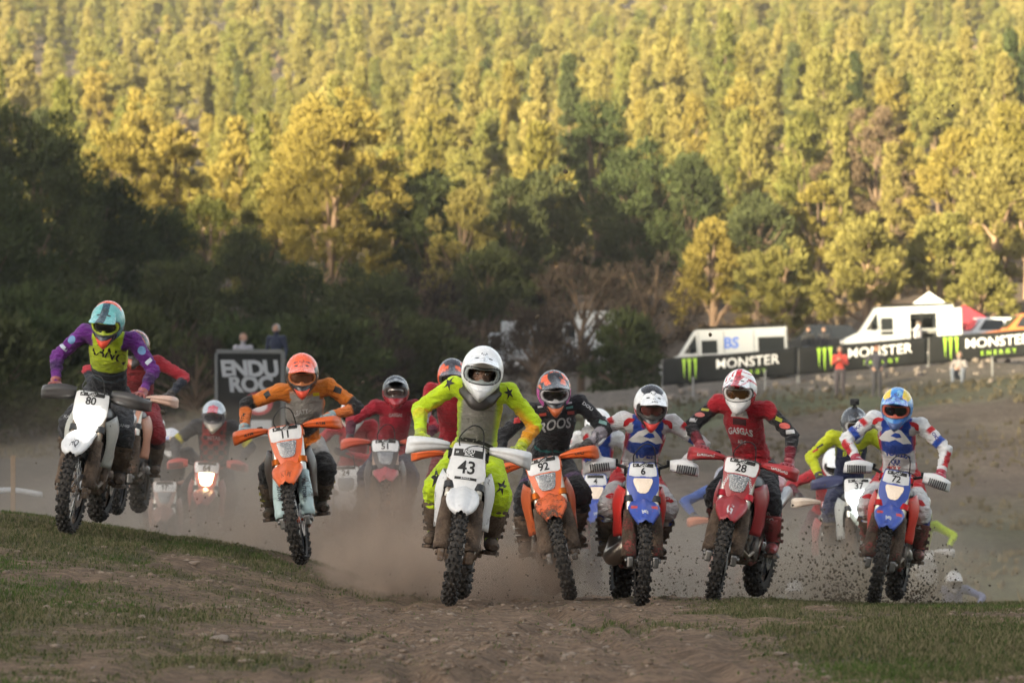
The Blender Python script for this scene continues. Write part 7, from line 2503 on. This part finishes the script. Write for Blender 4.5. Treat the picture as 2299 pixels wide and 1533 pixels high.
def gazebo(px, d, label, color, z_px, w=2.6):
    x = bx(px, d); g = gz(x, d)
    H = EYE + (HORIZON - z_px) / FPX * d - g
    root = empty('gazebo', (x, d, g)); tag(root, label, 'tent')
    key = 'tent_%.2f%.2f%.2f' % color
    M[key] = m_flat(key, color, .8, var=.1)
    e = H - .75
    mb = MB()
    mb.add([(-w / 2, -w / 2, e), (w / 2, -w / 2, e), (w / 2, w / 2, e), (-w / 2, w / 2, e), (0, 0, H), (-w / 2, -w / 2, e - .25), (w / 2, -w / 2, e - .25), (w / 2, w / 2, e - .25), (-w / 2, w / 2, e - .25)],
           [(0, 1, 4), (1, 2, 4), (2, 3, 4), (3, 0, 4), (5, 6, 1, 0), (6, 7, 2, 1), (7, 8, 3, 2), (8, 5, 0, 3)], False)
    mb.build('canopy', M[key], root)
    for sx in (-1, 1):
        for sy in (-1, 1): MB().tube([(sx * w * .48, sy * w * .48, -.1), (sx * w * .48, sy * w * .48, e)], .03, 6).build('leg', M['grey_metal'], root)
    MB().patch(lambda u, v: (-w * .48 + .96 * w * u, w * .48 + .05 * math.sin(9 * u), e * v), 12, 2).build('back_curtain', M[key], root)

def onlooker(px, d, label, top, legs, hair=(.04, .03, .02), yaw=0, sit=False, arms='down', seed=1, dz=0, scale=1.0):
    x = bx(px, d)
    v = Vector
    J = dict(pelvis=v((0, 0, .95)), waist=v((0, 0, 1.10)), chest=v((0, 0, 1.28)), neck=v((0, .01, 1.47)), head=v((0, -.01, 1.62)), head_rot=Matrix.Rotation(R(6), 3, 'X'))
    for s, sx in ((0, -1), (1, 1)):
        J['shoulder%d' % s] = v((sx * .185, .01, 1.41)); J['hip%d' % s] = v((sx * .095, 0, .92))
        if arms == 'phone': J['elbow%d' % s] = v((sx * .25, -.06, 1.16)); J['wrist%d' % s] = v((sx * .07, -.26, 1.27))
        elif arms == 'hips': J['elbow%d' % s] = v((sx * .38, .06, 1.18)); J['wrist%d' % s] = v((sx * .20, -.06, 1.02))
        else: J['elbow%d' % s] = v((sx * .25, .03, 1.14)); J['wrist%d' % s] = v((sx * .25, -.06, .91))
        J['knee%d' % s] = v((sx * .105, -.02, .50)); J['ankle%d' % s] = v((sx * .115, .02, .09)); J['toe%d' % s] = v((sx * .14, -.15, .04))
    if sit:
        dzv = v((0, 0, -.62))
        for k in list(J):
            if k in ('pelvis', 'waist', 'chest', 'neck', 'head') or k[:-1] in ('shoulder', 'hip', 'elbow', 'wrist'): J[k] = J[k] + dzv
        for s, sx in ((0, -1), (1, 1)):
            J['knee%d' % s] = v((sx * .18, -.36, .50)); J['ankle%d' % s] = v((sx * .16, -.42, .09)); J['toe%d' % s] = v((sx * .18, -.58, .04))
            J['elbow%d' % s] = v((sx * .27, -.16, .58)); J['wrist%d' % s] = v((sx * .10, -.36, .56))
    root = empty('person', (x, d, gz(x, d) + dz)); root.rotation_euler = (0, 0, R(yaw)); root.scale = (scale,) * 3
    tag(root, label, 'person')
    me, P, N, bone, names, T = body_mesh(J, None, .020, fold=.008, seed=seed)
    C = np.zeros((len(P), 3))
    for i, nm in enumerate(names):
        m = bone == i
        if nm.startswith(('thigh', 'shin')): C[m] = legs
        elif nm.startswith('foot'): C[m] = (.03, .03, .03)
        elif nm == 'head': C[m] = (.42, .25, .18)
        else: C[m] = top
    tor, _, _ = seg_param(P, np.array(J['pelvis']), np.array(J['neck']))
    low = np.isin(bone, [0]) & (tor < .05); C[low] = legs
    point_color(me, C)
    a = me.attributes.new('Mud', 'FLOAT', 'POINT'); a.data.foreach_set('value', np.zeros(len(P), np.float32))
    link('body', me, root, M['cloth'], None, 0)
    hr, hc = J['head_rot'], J['head']
    mb = MB()
    def hfn(u, vv):
        a_ = R(-125 + 250 * u) + PI; e = R(-20 + 108 * vv)
        return hc + hr @ Vector((.090 * math.cos(e) * math.sin(a_), -.112 * math.cos(e) * math.cos(a_), .128 * math.sin(e) + .012))
    mb.patch(hfn, 17, 9, thick=-.012); mb.build('hair', M['plastic'], root, hair, 0)
    for sx in (-1, 1):
        MB().ball(hc + hr @ Vector((sx * .031, -.088, .018)), (.011, .008, .007), 8, 6).build('eye', M['plastic'], root, (.10, .09, .08), 0)
    MB().tube([hc + hr @ Vector((-.022, -.094, -.062)), hc + hr @ Vector((0, -.100, -.063)), hc + hr @ Vector((.022, -.094, -.062))], [.004, .007, .004], 6).build('mouth', M['plastic'], root, (.30, .10, .09), 0)
    for s in (0, 1):
        sx = -1 if s == 0 else 1
        w, e = J['wrist%d' % s], J['elbow%d' % s]
        d_ = (w - e).normalized(); side = Vector((0, -1, 0)) if arms == 'down' and not sit else Vector((0, 0, 1))
        mb = MB(); mb.tube([w, w + d_ * .05, w + d_ * .09], [(.026, .018), (.040, .016), (.038, .012)], 10, up=tuple(side))
        for k in range(4):
            o = side * (.028 - .019 * k); l = (.065, .075, .07, .055)[k]
            mb.tube([w + d_ * .085 + o, w + d_ * (.085 + l * .5) + o * 1.05, w + d_ * (.085 + l) + o * 1.02 + Vector((0, -.01, -.004))], [.0095, .009, .007], 6)
        mb.tube([w + d_ * .02 + side * .025, w + d_ * .055 + side * .052, w + d_ * .085 + side * .058], [.011, .010, .008], 6)
        mb.build('hand', M['skin'], root)
    return root

def backdrop():
    banners(); board()
    van(1485, 1770, 184, 733, 'long white van with dark windows and blue lettering, behind the banner', 'long')
    van(1893, 2142, 191, 684, 'white van with its side and rear doors open, in the sun', 'open')
    truck(1100, 1205, 205, 772, 'white truck half hidden above and right of the leading rider')
    truck(1266, 1392, 207, 784, 'white truck behind the leafless brown tree')
    gazebo(2086, 203, 'white peaked tent behind the open white van', (.70, .71, .72), 655, 2.0)
    gazebo(2165, 196, 'red gazebo right of the open white van', (.30, .025, .04), 684, 2.3)
    car(2318, 186, 'orange pickup at the right border', (.42, .13, .035), 4.4, 1.55, True, 4, .25)
    car(2222, 194, 'white car left of the orange pickup', (.62, .63, .65), 4.2, 1.55, False, 12)
    car(1836, 197, 'dark car between the two white vans', (.010, .011, .013), 4.2, 1.55, False, 6)
    onlooker(1815, 187, 'person in black standing before the dark car, left of two', (.03, .03, .032), (.10, .12, .18), seed=2)
    onlooker(1850, 186, 'person in black standing before the dark car, right of two', (.025, .025, .03), (.16, .19, .26), seed=3, yaw=-20)
    onlooker(2062, 187.5, 'person in a pale shirt at the open van door', (.60, .58, .62), (.05, .06, .10), seed=4, yaw=60, dz=.1)
    onlooker(1886, 158, 'onlooker in a red jacket and grey trousers on the grass terrace', (.42, .05, .04), (.07, .06, .07), arms='phone', seed=5, yaw=-10)
    onlooker(1968, 156, 'onlooker in a dark jacket on the grass terrace', (.045, .045, .06), (.05, .05, .06), hair=(.30, .12, .06), arms='hips', seed=6, yaw=15)
    onlooker(2154, 158, 'onlooker in a pale top sitting on the terrace', (.24, .22, .22), (.13, .15, .19), sit=True, seed=7, yaw=-15, hair=(.20, .14, .10))
    onlooker(546, 112, 'onlooker in a white shirt above the black race board', (.26, .26, .30), (.05, .055, .07), seed=8, dz=0, hair=(.22, .12, .08), yaw=20)
    onlooker(620, 114, 'onlooker in a navy jacket above the black race board', (.010, .016, .040), (.02, .02, .025), seed=9, hair=(.25, .24, .24), yaw=-15)
    # stake and tape at the left border
    x, d = bx(30, 47), 47.0
    g = gz(x, d)
    st = empty('wooden_stake', (x, d, g)); tag(st, 'wooden stake holding white tape at the left border', 'stake')
    MB().box((0, 0, .25), (.05, .05, .90), bevel=.006).build('stake', M['wood'], st)
    tz = EYE + (HORIZON - 1102) / FPX * d - g
    tp = empty('barrier_tape', (x, d, g)); tag(tp, 'white barrier tape tied to the stake at the left border', 'tape')
    MB().patch(lambda u, v: (-.9 + 1.2 * u, -.03 + .02 * math.sin(9 * u), tz - .02 - .10 * (u - .75) ** 2 * 3 + .06 * v - .12 * max(0, u - .75)), 24, 3, thick=.002).build('tape', M['white_paint'], tp)
backdrop()
# ------------------------------------------------------------------ grass, stones, thrown mud, dust
def stone_mesh(seed, sub=2, flat=.55):
    rs = random.Random(seed)
    bm = bmesh.new()
    bmesh.ops.create_icosphere(bm, subdivisions=sub, radius=1.0)
    sx, sy, sz = .8 + .5 * rs.random(), .7 + .4 * rs.random(), flat * (.7 + .6 * rs.random())
    o = Vector((rs.random() * 50, rs.random() * 50, 0))
    planes = [(Vector((rs.gauss(0, 1), rs.gauss(0, 1), rs.gauss(0, .8))).normalized(), .62 + .25 * rs.random()) for _ in range(7)]
    for v in bm.verts:
        p = v.co.copy()
        for n_, dd in planes:
            k = p.dot(n_) - dd
            if k > 0: p -= n_ * k
        p *= 1 + .16 * mnoise.noise(p * 1.7 + o)
        v.co = Vector((p.x * sx, p.y * sy, p.z * sz))
    me = bpy.data.meshes.new('stone'); bm.to_mesh(me); bm.free()
    return me

def m_stone():
    nt = NT('limestone')
    co = nt.coord('Object')
    n = nt.noise(2.2, 5, .65, co); n2 = nt.noise(14.0, 4, .7, co)
    c = nt.mix(n, (.20, .155, .12), (.38, .33, .285))
    c = nt.mix(nt.ramp(nt.info('Random'), [(0, 0.0), (1, .55)]), c, (.30, .21, .155))
    return nt.pbr(c, .92, normal=nt.bump(n2, .6, .08), spec=.15)
M['stone'] = m_stone()

def stones():
    rs = np.random.RandomState(12)
    # singly placed stones seen in the photograph: px, py, width in pixels
    L = [(497, 1437, 66), (555, 1486, 44), (435, 1266, 34), (207, 1281, 22), (320, 1386, 24), (200, 1380, 24), (362, 1392, 20), (405, 1480, 26), (430, 1498, 26), (317, 1434, 26), (540, 1460, 26),
         (210, 1500, 22), (118, 1496, 18), (246, 1344, 16), (510, 1364, 18), (608, 1285, 18), (700, 1292, 16), (541, 1305, 16), (1210, 1452, 20), (1271, 1473, 30), (1235, 1405, 20), (1260, 1402, 14), (1590, 1430, 26), (1360, 1455, 24),
         (1752, 1469, 36), (1816, 1424, 18), (2030, 1401, 14), (1545, 1447, 16), (1320, 1490, 16), (2205, 1455, 10), (2080, 1420, 9), (1202, 1417, 10), (948, 1380, 12), (1050, 1414, 12), (840, 1430, 10), (800, 1387, 12), (745, 1403, 12), (690, 1414, 12), (1150, 1493, 14), (1702, 1524, 18)]
    used = {}
    meshes = [stone_mesh(40 + i) for i in range(8)]
    for me in meshes: me.materials.append(M['stone'])
    for i, (px, py, w) in enumerate(L):
        # walk along the sight line to the ground
        ds = np.arange(17.5, 42, .03)
        below = EYE + (HORIZON - py) / FPX * ds <= ground((px - 1149.5) / FPX * ds, ds)
        d = float(ds[np.argmax(below)]) if below.any() else 30.0
        x = (px - 1149.5) / FPX * d
        s = w / FPX * d / 2 * 1.0
        o = link('stone', meshes[i % 8])
        o.location = (x, d, gz(x, d) + s * .12)
        o.scale = (s, s * .85, s * .8)
        o.rotation_euler = (rs.normal() * .15, rs.normal() * .15, rs.rand() * 6.28)
        big = {0: 'largest pale flat stone, low left of the middle', 1: 'broad pale stone with grass behind it, near the lower border', 2: 'rounded stone below the orange bike number 11', 25: 'low pale stone between the two tufts left of bike 28', 24: 'flat pale stone in the grass on the right'}
        if i in big: tag(o, big[i], 'stone', 'pale stones on the track')
        else:
            mk = min(((150, 'the white bike far left'), (300, 'the dusty striped helmet'), (453, 'the glowing headlight'), (600, 'the orange boot'), (676, 'the orange bike with teal forks'), (800, 'the dusty red rider'), (900, 'the white hand guard'), (1008, 'the leading white bike'), (1140, 'the muddy right boot'), (1240, 'the leaning orange bike'), (1340, 'the half hidden blue bike'), (1438, 'the blue bike mid picture'), (1540, 'the orange hand guard'), (1603, 'the dark red bike'), (1730, 'the dark red rear wheel'), (1820, 'the white hand guard tip'), (1961, 'the blue helmet'), (2200, 'the far dip')), key=lambda q: abs(q[0] - px))[1]
            row = 'close to the tyres' if py < 1330 else ('near the crest' if py < 1400 else ('half way down' if py < 1460 else 'near the lower border'))
            sz_ = 'small' if w < 16 else ('middling' if w < 25 else 'broad')
            lab = '%s pale stone %s, below %s' % (sz_, row, mk)
            used.setdefault(lab, []).append((px, o))
            tag(o, lab, 'stone', 'pale stones on the track')
    for lab, q_ in used.items():
        q_.sort(key=lambda k: k[0])
        for k, (px, o) in enumerate(q_):
            if len(q_) > 1: o['label'] = lab + ', ' + (['leftmost', 'next to the leftmost', 'middle one', 'next to the rightmost', 'rightmost'] if len(q_) > 4 else (['leftmost', 'next to the leftmost', 'next to the rightmost', 'rightmost'] if len(q_) == 4 else (['leftmost', 'middle one', 'rightmost'] if len(q_) == 3 else ['leftmost', 'rightmost'])))[min(k, 4)]
    # gravel
    n = 12500
    y = 17.5 + 20.5 * rs.rand(n) ** 1.25
    x = (rs.rand(n) - .5) * (y * .2215 + 1.0)
    g = grass_cover(x, y)
    cl = fbm(x * 1.1, y * .6, 83, 3)
    keep = rs.rand(n) < (1 - .75 * g) * sstep(.30, .62, cl)
    x, y = x[keep], y[keep]; n = len(x)
    s = .005 + .024 * rs.rand(n) ** 4.5 + .004 * rs.rand(n)
    z = ground(x, y)
    base = []
    for k in range(6):
        me = stone_mesh(90 + k, 1, .6)
        a = np.empty(len(me.vertices) * 3, np.float32); me.vertices.foreach_get('co', a)
        f = np.array([tuple(p.vertices) for p in me.polygons])
        base.append((a.reshape(-1, 3), f)); bpy.data.meshes.remove(me)
    Vs, Fs, Cs, off = [], [], [], 0
    kind = rs.randint(6, size=n); ang = rs.rand(n) * 6.28
    tone = rs.rand(n) ** 2
    for k in range(6):
        idx = np.where(kind == k)[0]
        bv, bf = base[k]
        ca, sa = np.cos(ang[idx]), np.sin(ang[idx])
        P = bv[None] * s[idx, None, None] * (np.array([1.1, 1, .8]))
        X_ = P[..., 0] * ca[:, None] - P[..., 1] * sa[:, None]; Y_ = P[..., 0] * sa[:, None] + P[..., 1] * ca[:, None]
        P = np.stack([X_ + x[idx, None], Y_ + y[idx, None], P[..., 2] + z[idx, None] + s[idx, None] * .15], -1)
        Vs.append(P.reshape(-1, 3)); Fs.append((bf[None] + (np.arange(len(idx)) * len(bv))[:, None, None] + off).reshape(-1, 3)); off += len(idx) * len(bv)
        c = np.array([.155, .112, .082]) * (1 - tone[idx, None]) + np.array([.27, .215, .17]) * tone[idx, None]
        Cs.append(np.repeat(c, len(bv), 0))
    me = mesh_np('gravel', np.concatenate(Vs), np.concatenate(Fs))
    point_color(me, np.concatenate(Cs))
    nt = NT('gravel_stone')
    n_ = nt.noise(60.0, 3, .6, nt.pos())
    m = nt.pbr(nt.mix(1.0, nt.attr('Col'), nt.ramp(n_, [(.3, .7), (.7, 1.2)]), 'MULTIPLY'), .95, spec=.1)
    tag(link('gravel', me, None, m), 'loose gravel and pebbles on the worn track', kind='stuff')

def grass():
    rs = np.random.RandomState(31)
    n = 120000
    y = 17.3 + 21.5 * rs.rand(n) ** 1.05
    x = (rs.rand(n) - .5) * (y * .2215 + 1.2)
    g = grass_cover(x, y)
    keep = rs.rand(n) < np.clip(g * 1.05 - .05, .02, 1)
    x, y, g = x[keep], y[keep], g[keep]
    n = len(x)
    z = ground(x, y)
    nb = 4
    X = np.repeat(x, nb) + rs.normal(size=n * nb) * .022; Y = np.repeat(y, nb) + rs.normal(size=n * nb) * .03
    Z = np.repeat(z, nb) - .004
    G = np.repeat(g, nb)
    hgt = (.011 + .024 * rs.rand(n * nb) ** 1.8) * (.55 + .65 * G)
    hgt *= .7 + .9 * fbm(X * 2.0, Y * 1.2, 63, 2)
    a = rs.rand(n * nb) * 6.28
    lean = .25 + .9 * rs.rand(n * nb)
    w = .0022 + .0022 * rs.rand(n * nb)
    dx, dy = np.cos(a), np.sin(a)
    bend = hgt * lean
    side = np.stack([-dy, dx, 0 * dx], -1)
    base = np.stack([X, Y, Z], -1)
    midp = base + np.stack([dx * bend * .35, dy * bend * .35, hgt * .62], -1)
    tip = base + np.stack([dx * bend, dy * bend, hgt], -1)
    V = np.stack([base - side * w[:, None], base + side * w[:, None], midp + side * w[:, None] * .8, midp - side * w[:, None] * .8, tip], 1).reshape(-1, 3)
    k = np.arange(n * nb)[:, None] * 5
    F = np.concatenate([k + np.array([[0, 1, 2]]), k + np.array([[0, 2, 3]]), k + np.array([[3, 2, 4]])], 0)
    me = mesh_np('grass', V, F)
    t = fbm(X * .9, Y * .5, 65, 3); r_ = rs.rand(n * nb)
    green = np.array([.066, .084, .030]); bright = np.array([.074, .112, .030]); straw = np.array([.180, .150, .090])
    m1 = sstep(.55, .72, t)[:, None]
    c = green * (1 - m1) + bright * m1
    m2 = (r_ < (.58 - .36 * sstep(.48, .72, t)))[:, None] * .85
    c = c * (1 - m2) + straw * m2
    point_color(me, np.repeat(c, 5, 0))
    nt = NT('grass_blades')
    d = nt.n('ShaderNodeBsdfDiffuse'); nt.set(d.inputs[0], nt.attr('Col'))
    tr = nt.n('ShaderNodeBsdfTranslucent'); nt.set(tr.inputs[0], nt.attr('Col'))
    mx = nt.n('ShaderNodeMixShader'); mx.inputs[0].default_value = .3
    nt.t.links.new(d.outputs[0], mx.inputs[1]); nt.t.links.new(tr.outputs[0], mx.inputs[2]); nt.t.links.new(mx.outputs[0], nt.out.inputs[0])
    tag(link('grass', me, None, nt.m), 'short trampled grass with straw coloured blades', kind='stuff')
    print('grass blades', n * nb)

def clods():
    """mud and turf thrown up by the tyres, hanging in the air"""
    rs = np.random.RandomState(77)
    Vs, Fs, off = [], [], 0
    me = stone_mesh(5, 1, .8)
    a = np.empty(len(me.vertices) * 3, np.float32); me.vertices.foreach_get('co', a); bv = a.reshape(-1, 3); bf = np.array([tuple(p.vertices) for p in me.polygons]); bpy.data.meshes.remove(me)
    def spray(px, d, n, sx, h, ln, size, x0=0, pw=1.6):
        nonlocal off
        g0 = gz(bx(px, d), d)
        for _ in range(n):
            t = rs.rand() ** pw
            x = bx(px, d) + x0 + rs.normal() * sx * (.35 + .9 * t); y = d + ln * (rs.rand() - .2)
            z = g0 + .02 + h * t * (.5 + .7 * rs.rand())
            s = size * (.11 + rs.rand() ** 7 * .95)
            M3 = np.array(Euler((rs.rand() * 6, rs.rand() * 6, rs.rand() * 6)).to_matrix())
            P = (bv * s * np.array([1, .7 + .6 * rs.rand(), .6 + .5 * rs.rand()])) @ M3 + np.array([x, y, z])
            Vs.append(P); Fs.append(bf + off); off += len(bv)
    spray(1900, 39.5, 2617, .26, .75, 1.2, .016)          # behind bikes 37 and 72
    spray(2070, 38.2, 1475, .24, .60, 1.4, .014)
    spray(1985, 39.0, 1427, .45, .30, 1.0, .012)
    spray(2120, 39.0, 380, .45, 1.3, 2, .010)
    spray(1680, 38.5, 998, .45, .42, 2.0, .012)
    spray(1520, 38.0, 998, .28, .62, 2.0, .012)
    spray(1790, 38.5, 617, .35, .95, 2.0, .012)
    spray(1350, 38.0, 713, .30, .45, 2.0, .010)
    spray(950, 33.5, 617, .45, .35, 2.5, .009)
    spray(1150, 34.0, 617, .40, .45, 2.5, .009)
    spray(560, 40.0, 212, .60, .75, 4.0, .012)
    spray(330, 39.0, 190, .5, .8, 4.0, .012)
    # a few single lumps flying high
    for px, py, d, s in ((1270, 385, 33, .020), (1207, 712, 36, .022), (2107, 266, 34, .010), (2140, 236, 35, .010), (1149, 694, 36, .012), (1488, 700, 37, .016), (1595, 752, 33, .018), (700, 655, 38, .013), (815, 858, 36, .016), (365, 925, 36, .022), (1275, 772, 37, .014), (1050, 580, 38, .010), (620, 990, 40, .016), (1228, 390, 33, .007)):
        p = at(px, py, d)
        M3 = np.array(Euler((rs.rand() * 6, rs.rand() * 6, rs.rand() * 6)).to_matrix())
        Vs.append((bv * s) @ M3 + np.array(p)); Fs.append(bf + off); off += len(bv)
    m = m_flat('thrown_mud', (.075, .058, .038), .95, var=.5, scale=6)
    tag(link('thrown_mud', mesh_np('thrown_mud', np.concatenate(Vs), np.concatenate(Fs)), None, m), 'clods of mud and turf flying behind the wheels', kind='stuff')

def dust():
    """dust raised by the wheels: soft clouds that thin out towards their edges"""
    def cloud(c, r, dens, color, label, seed, floor=None, lift=.45):
        nt = NT('dust')
        co = nt.coord('Object')
        ln = nt.n('ShaderNodeVectorMath', operation='LENGTH'); nt.set(ln.inputs[0], co)
        fall = nt.math('SUBTRACT', 1.0, ln.outputs['Value'], True)
        fall = nt.math('POWER', fall, 1.3)
        n = nt.noise(2.1, 4, .6, nt.scale(co, (1.6, 1.0, .9)))
        mp = nt.t.nodes[-1]
        n = nt.ramp(n, [(.40, .06), (.64, 1.0)])
        v = nt.n('ShaderNodeVolumePrincipled')
        nt.set(v.inputs['Color'], color)
        nt.set(v.inputs['Density'], nt.math('MULTIPLY', nt.math('MULTIPLY', fall, n), dens))
        v.inputs['Anisotropy'].default_value = .1
        nt.t.links.new(v.outputs[0], nt.out.inputs['Volume'])
        nt.m.cycles.volume_step_rate = .5
        mb = MB(); mb.ball((0, 0, 0), 1.0, 20, 12)
        o = mb.build('dust_cloud', nt.m)
        o.location = c; o.scale = r
        tag(o, label, kind='stuff')
    G = lambda px, d: gz(bx(px, d), d)
    brown, grey = (.50, .385, .30), (.49, .43, .375)
    cloud((bx(560, 45), 45, G(560, 45) + .35), (3.2, 4.6, 1.15), 1.0, grey, 'pale dust hanging over the riders on the left', 1)
    cloud((bx(830, 40), 40.5, G(830, 40) + .25), (1.9, 3.0, .95), 1.5, brown, 'brown dust behind the leading bike on its left', 2)
    cloud((bx(900, 33.5), 34.0, G(900, 33.5) + .12), (.75, 1.9, .50), 6.0, brown, 'thick brown dust low beside the leading front wheel', 3)
    cloud((bx(1150, 34.5), 35.2, G(1150, 34.5) + .12), (.75, 1.6, .50), 4.4, brown, 'thick brown dust between bikes 43 and 92', 4)
    cloud((bx(1400, 42), 42, G(1400, 42) + .25), (2.4, 3.6, .85), .95, grey, 'thin dust behind bikes 92 and 6', 5)
    cloud((bx(1760, 44), 44, G(1760, 44) + .30), (2.6, 4.2, .95), .75, grey, 'grey dust behind bikes 28 and 72', 6)
    cloud((bx(1930, 40.5), 41, G(1930, 40.5) + .1), (1.5, 2.2, .75), 1.7, (.40, .34, .26), 'dark dusty spray behind bikes 37 and 72', 9)
    cloud((bx(1950, 72), 72, G(1950, 72) + 1.0), (11.0, 13, 3.6), .036, grey, 'thin dust drifting over the dip and the far slope', 7)
    cloud((bx(420, 70), 72, G(420, 70) + 1.2), (8.0, 14, 2.2), .060, grey, 'thin dust drifting in front of the dark trees', 8)

stones(); grass(); clods(); dust()
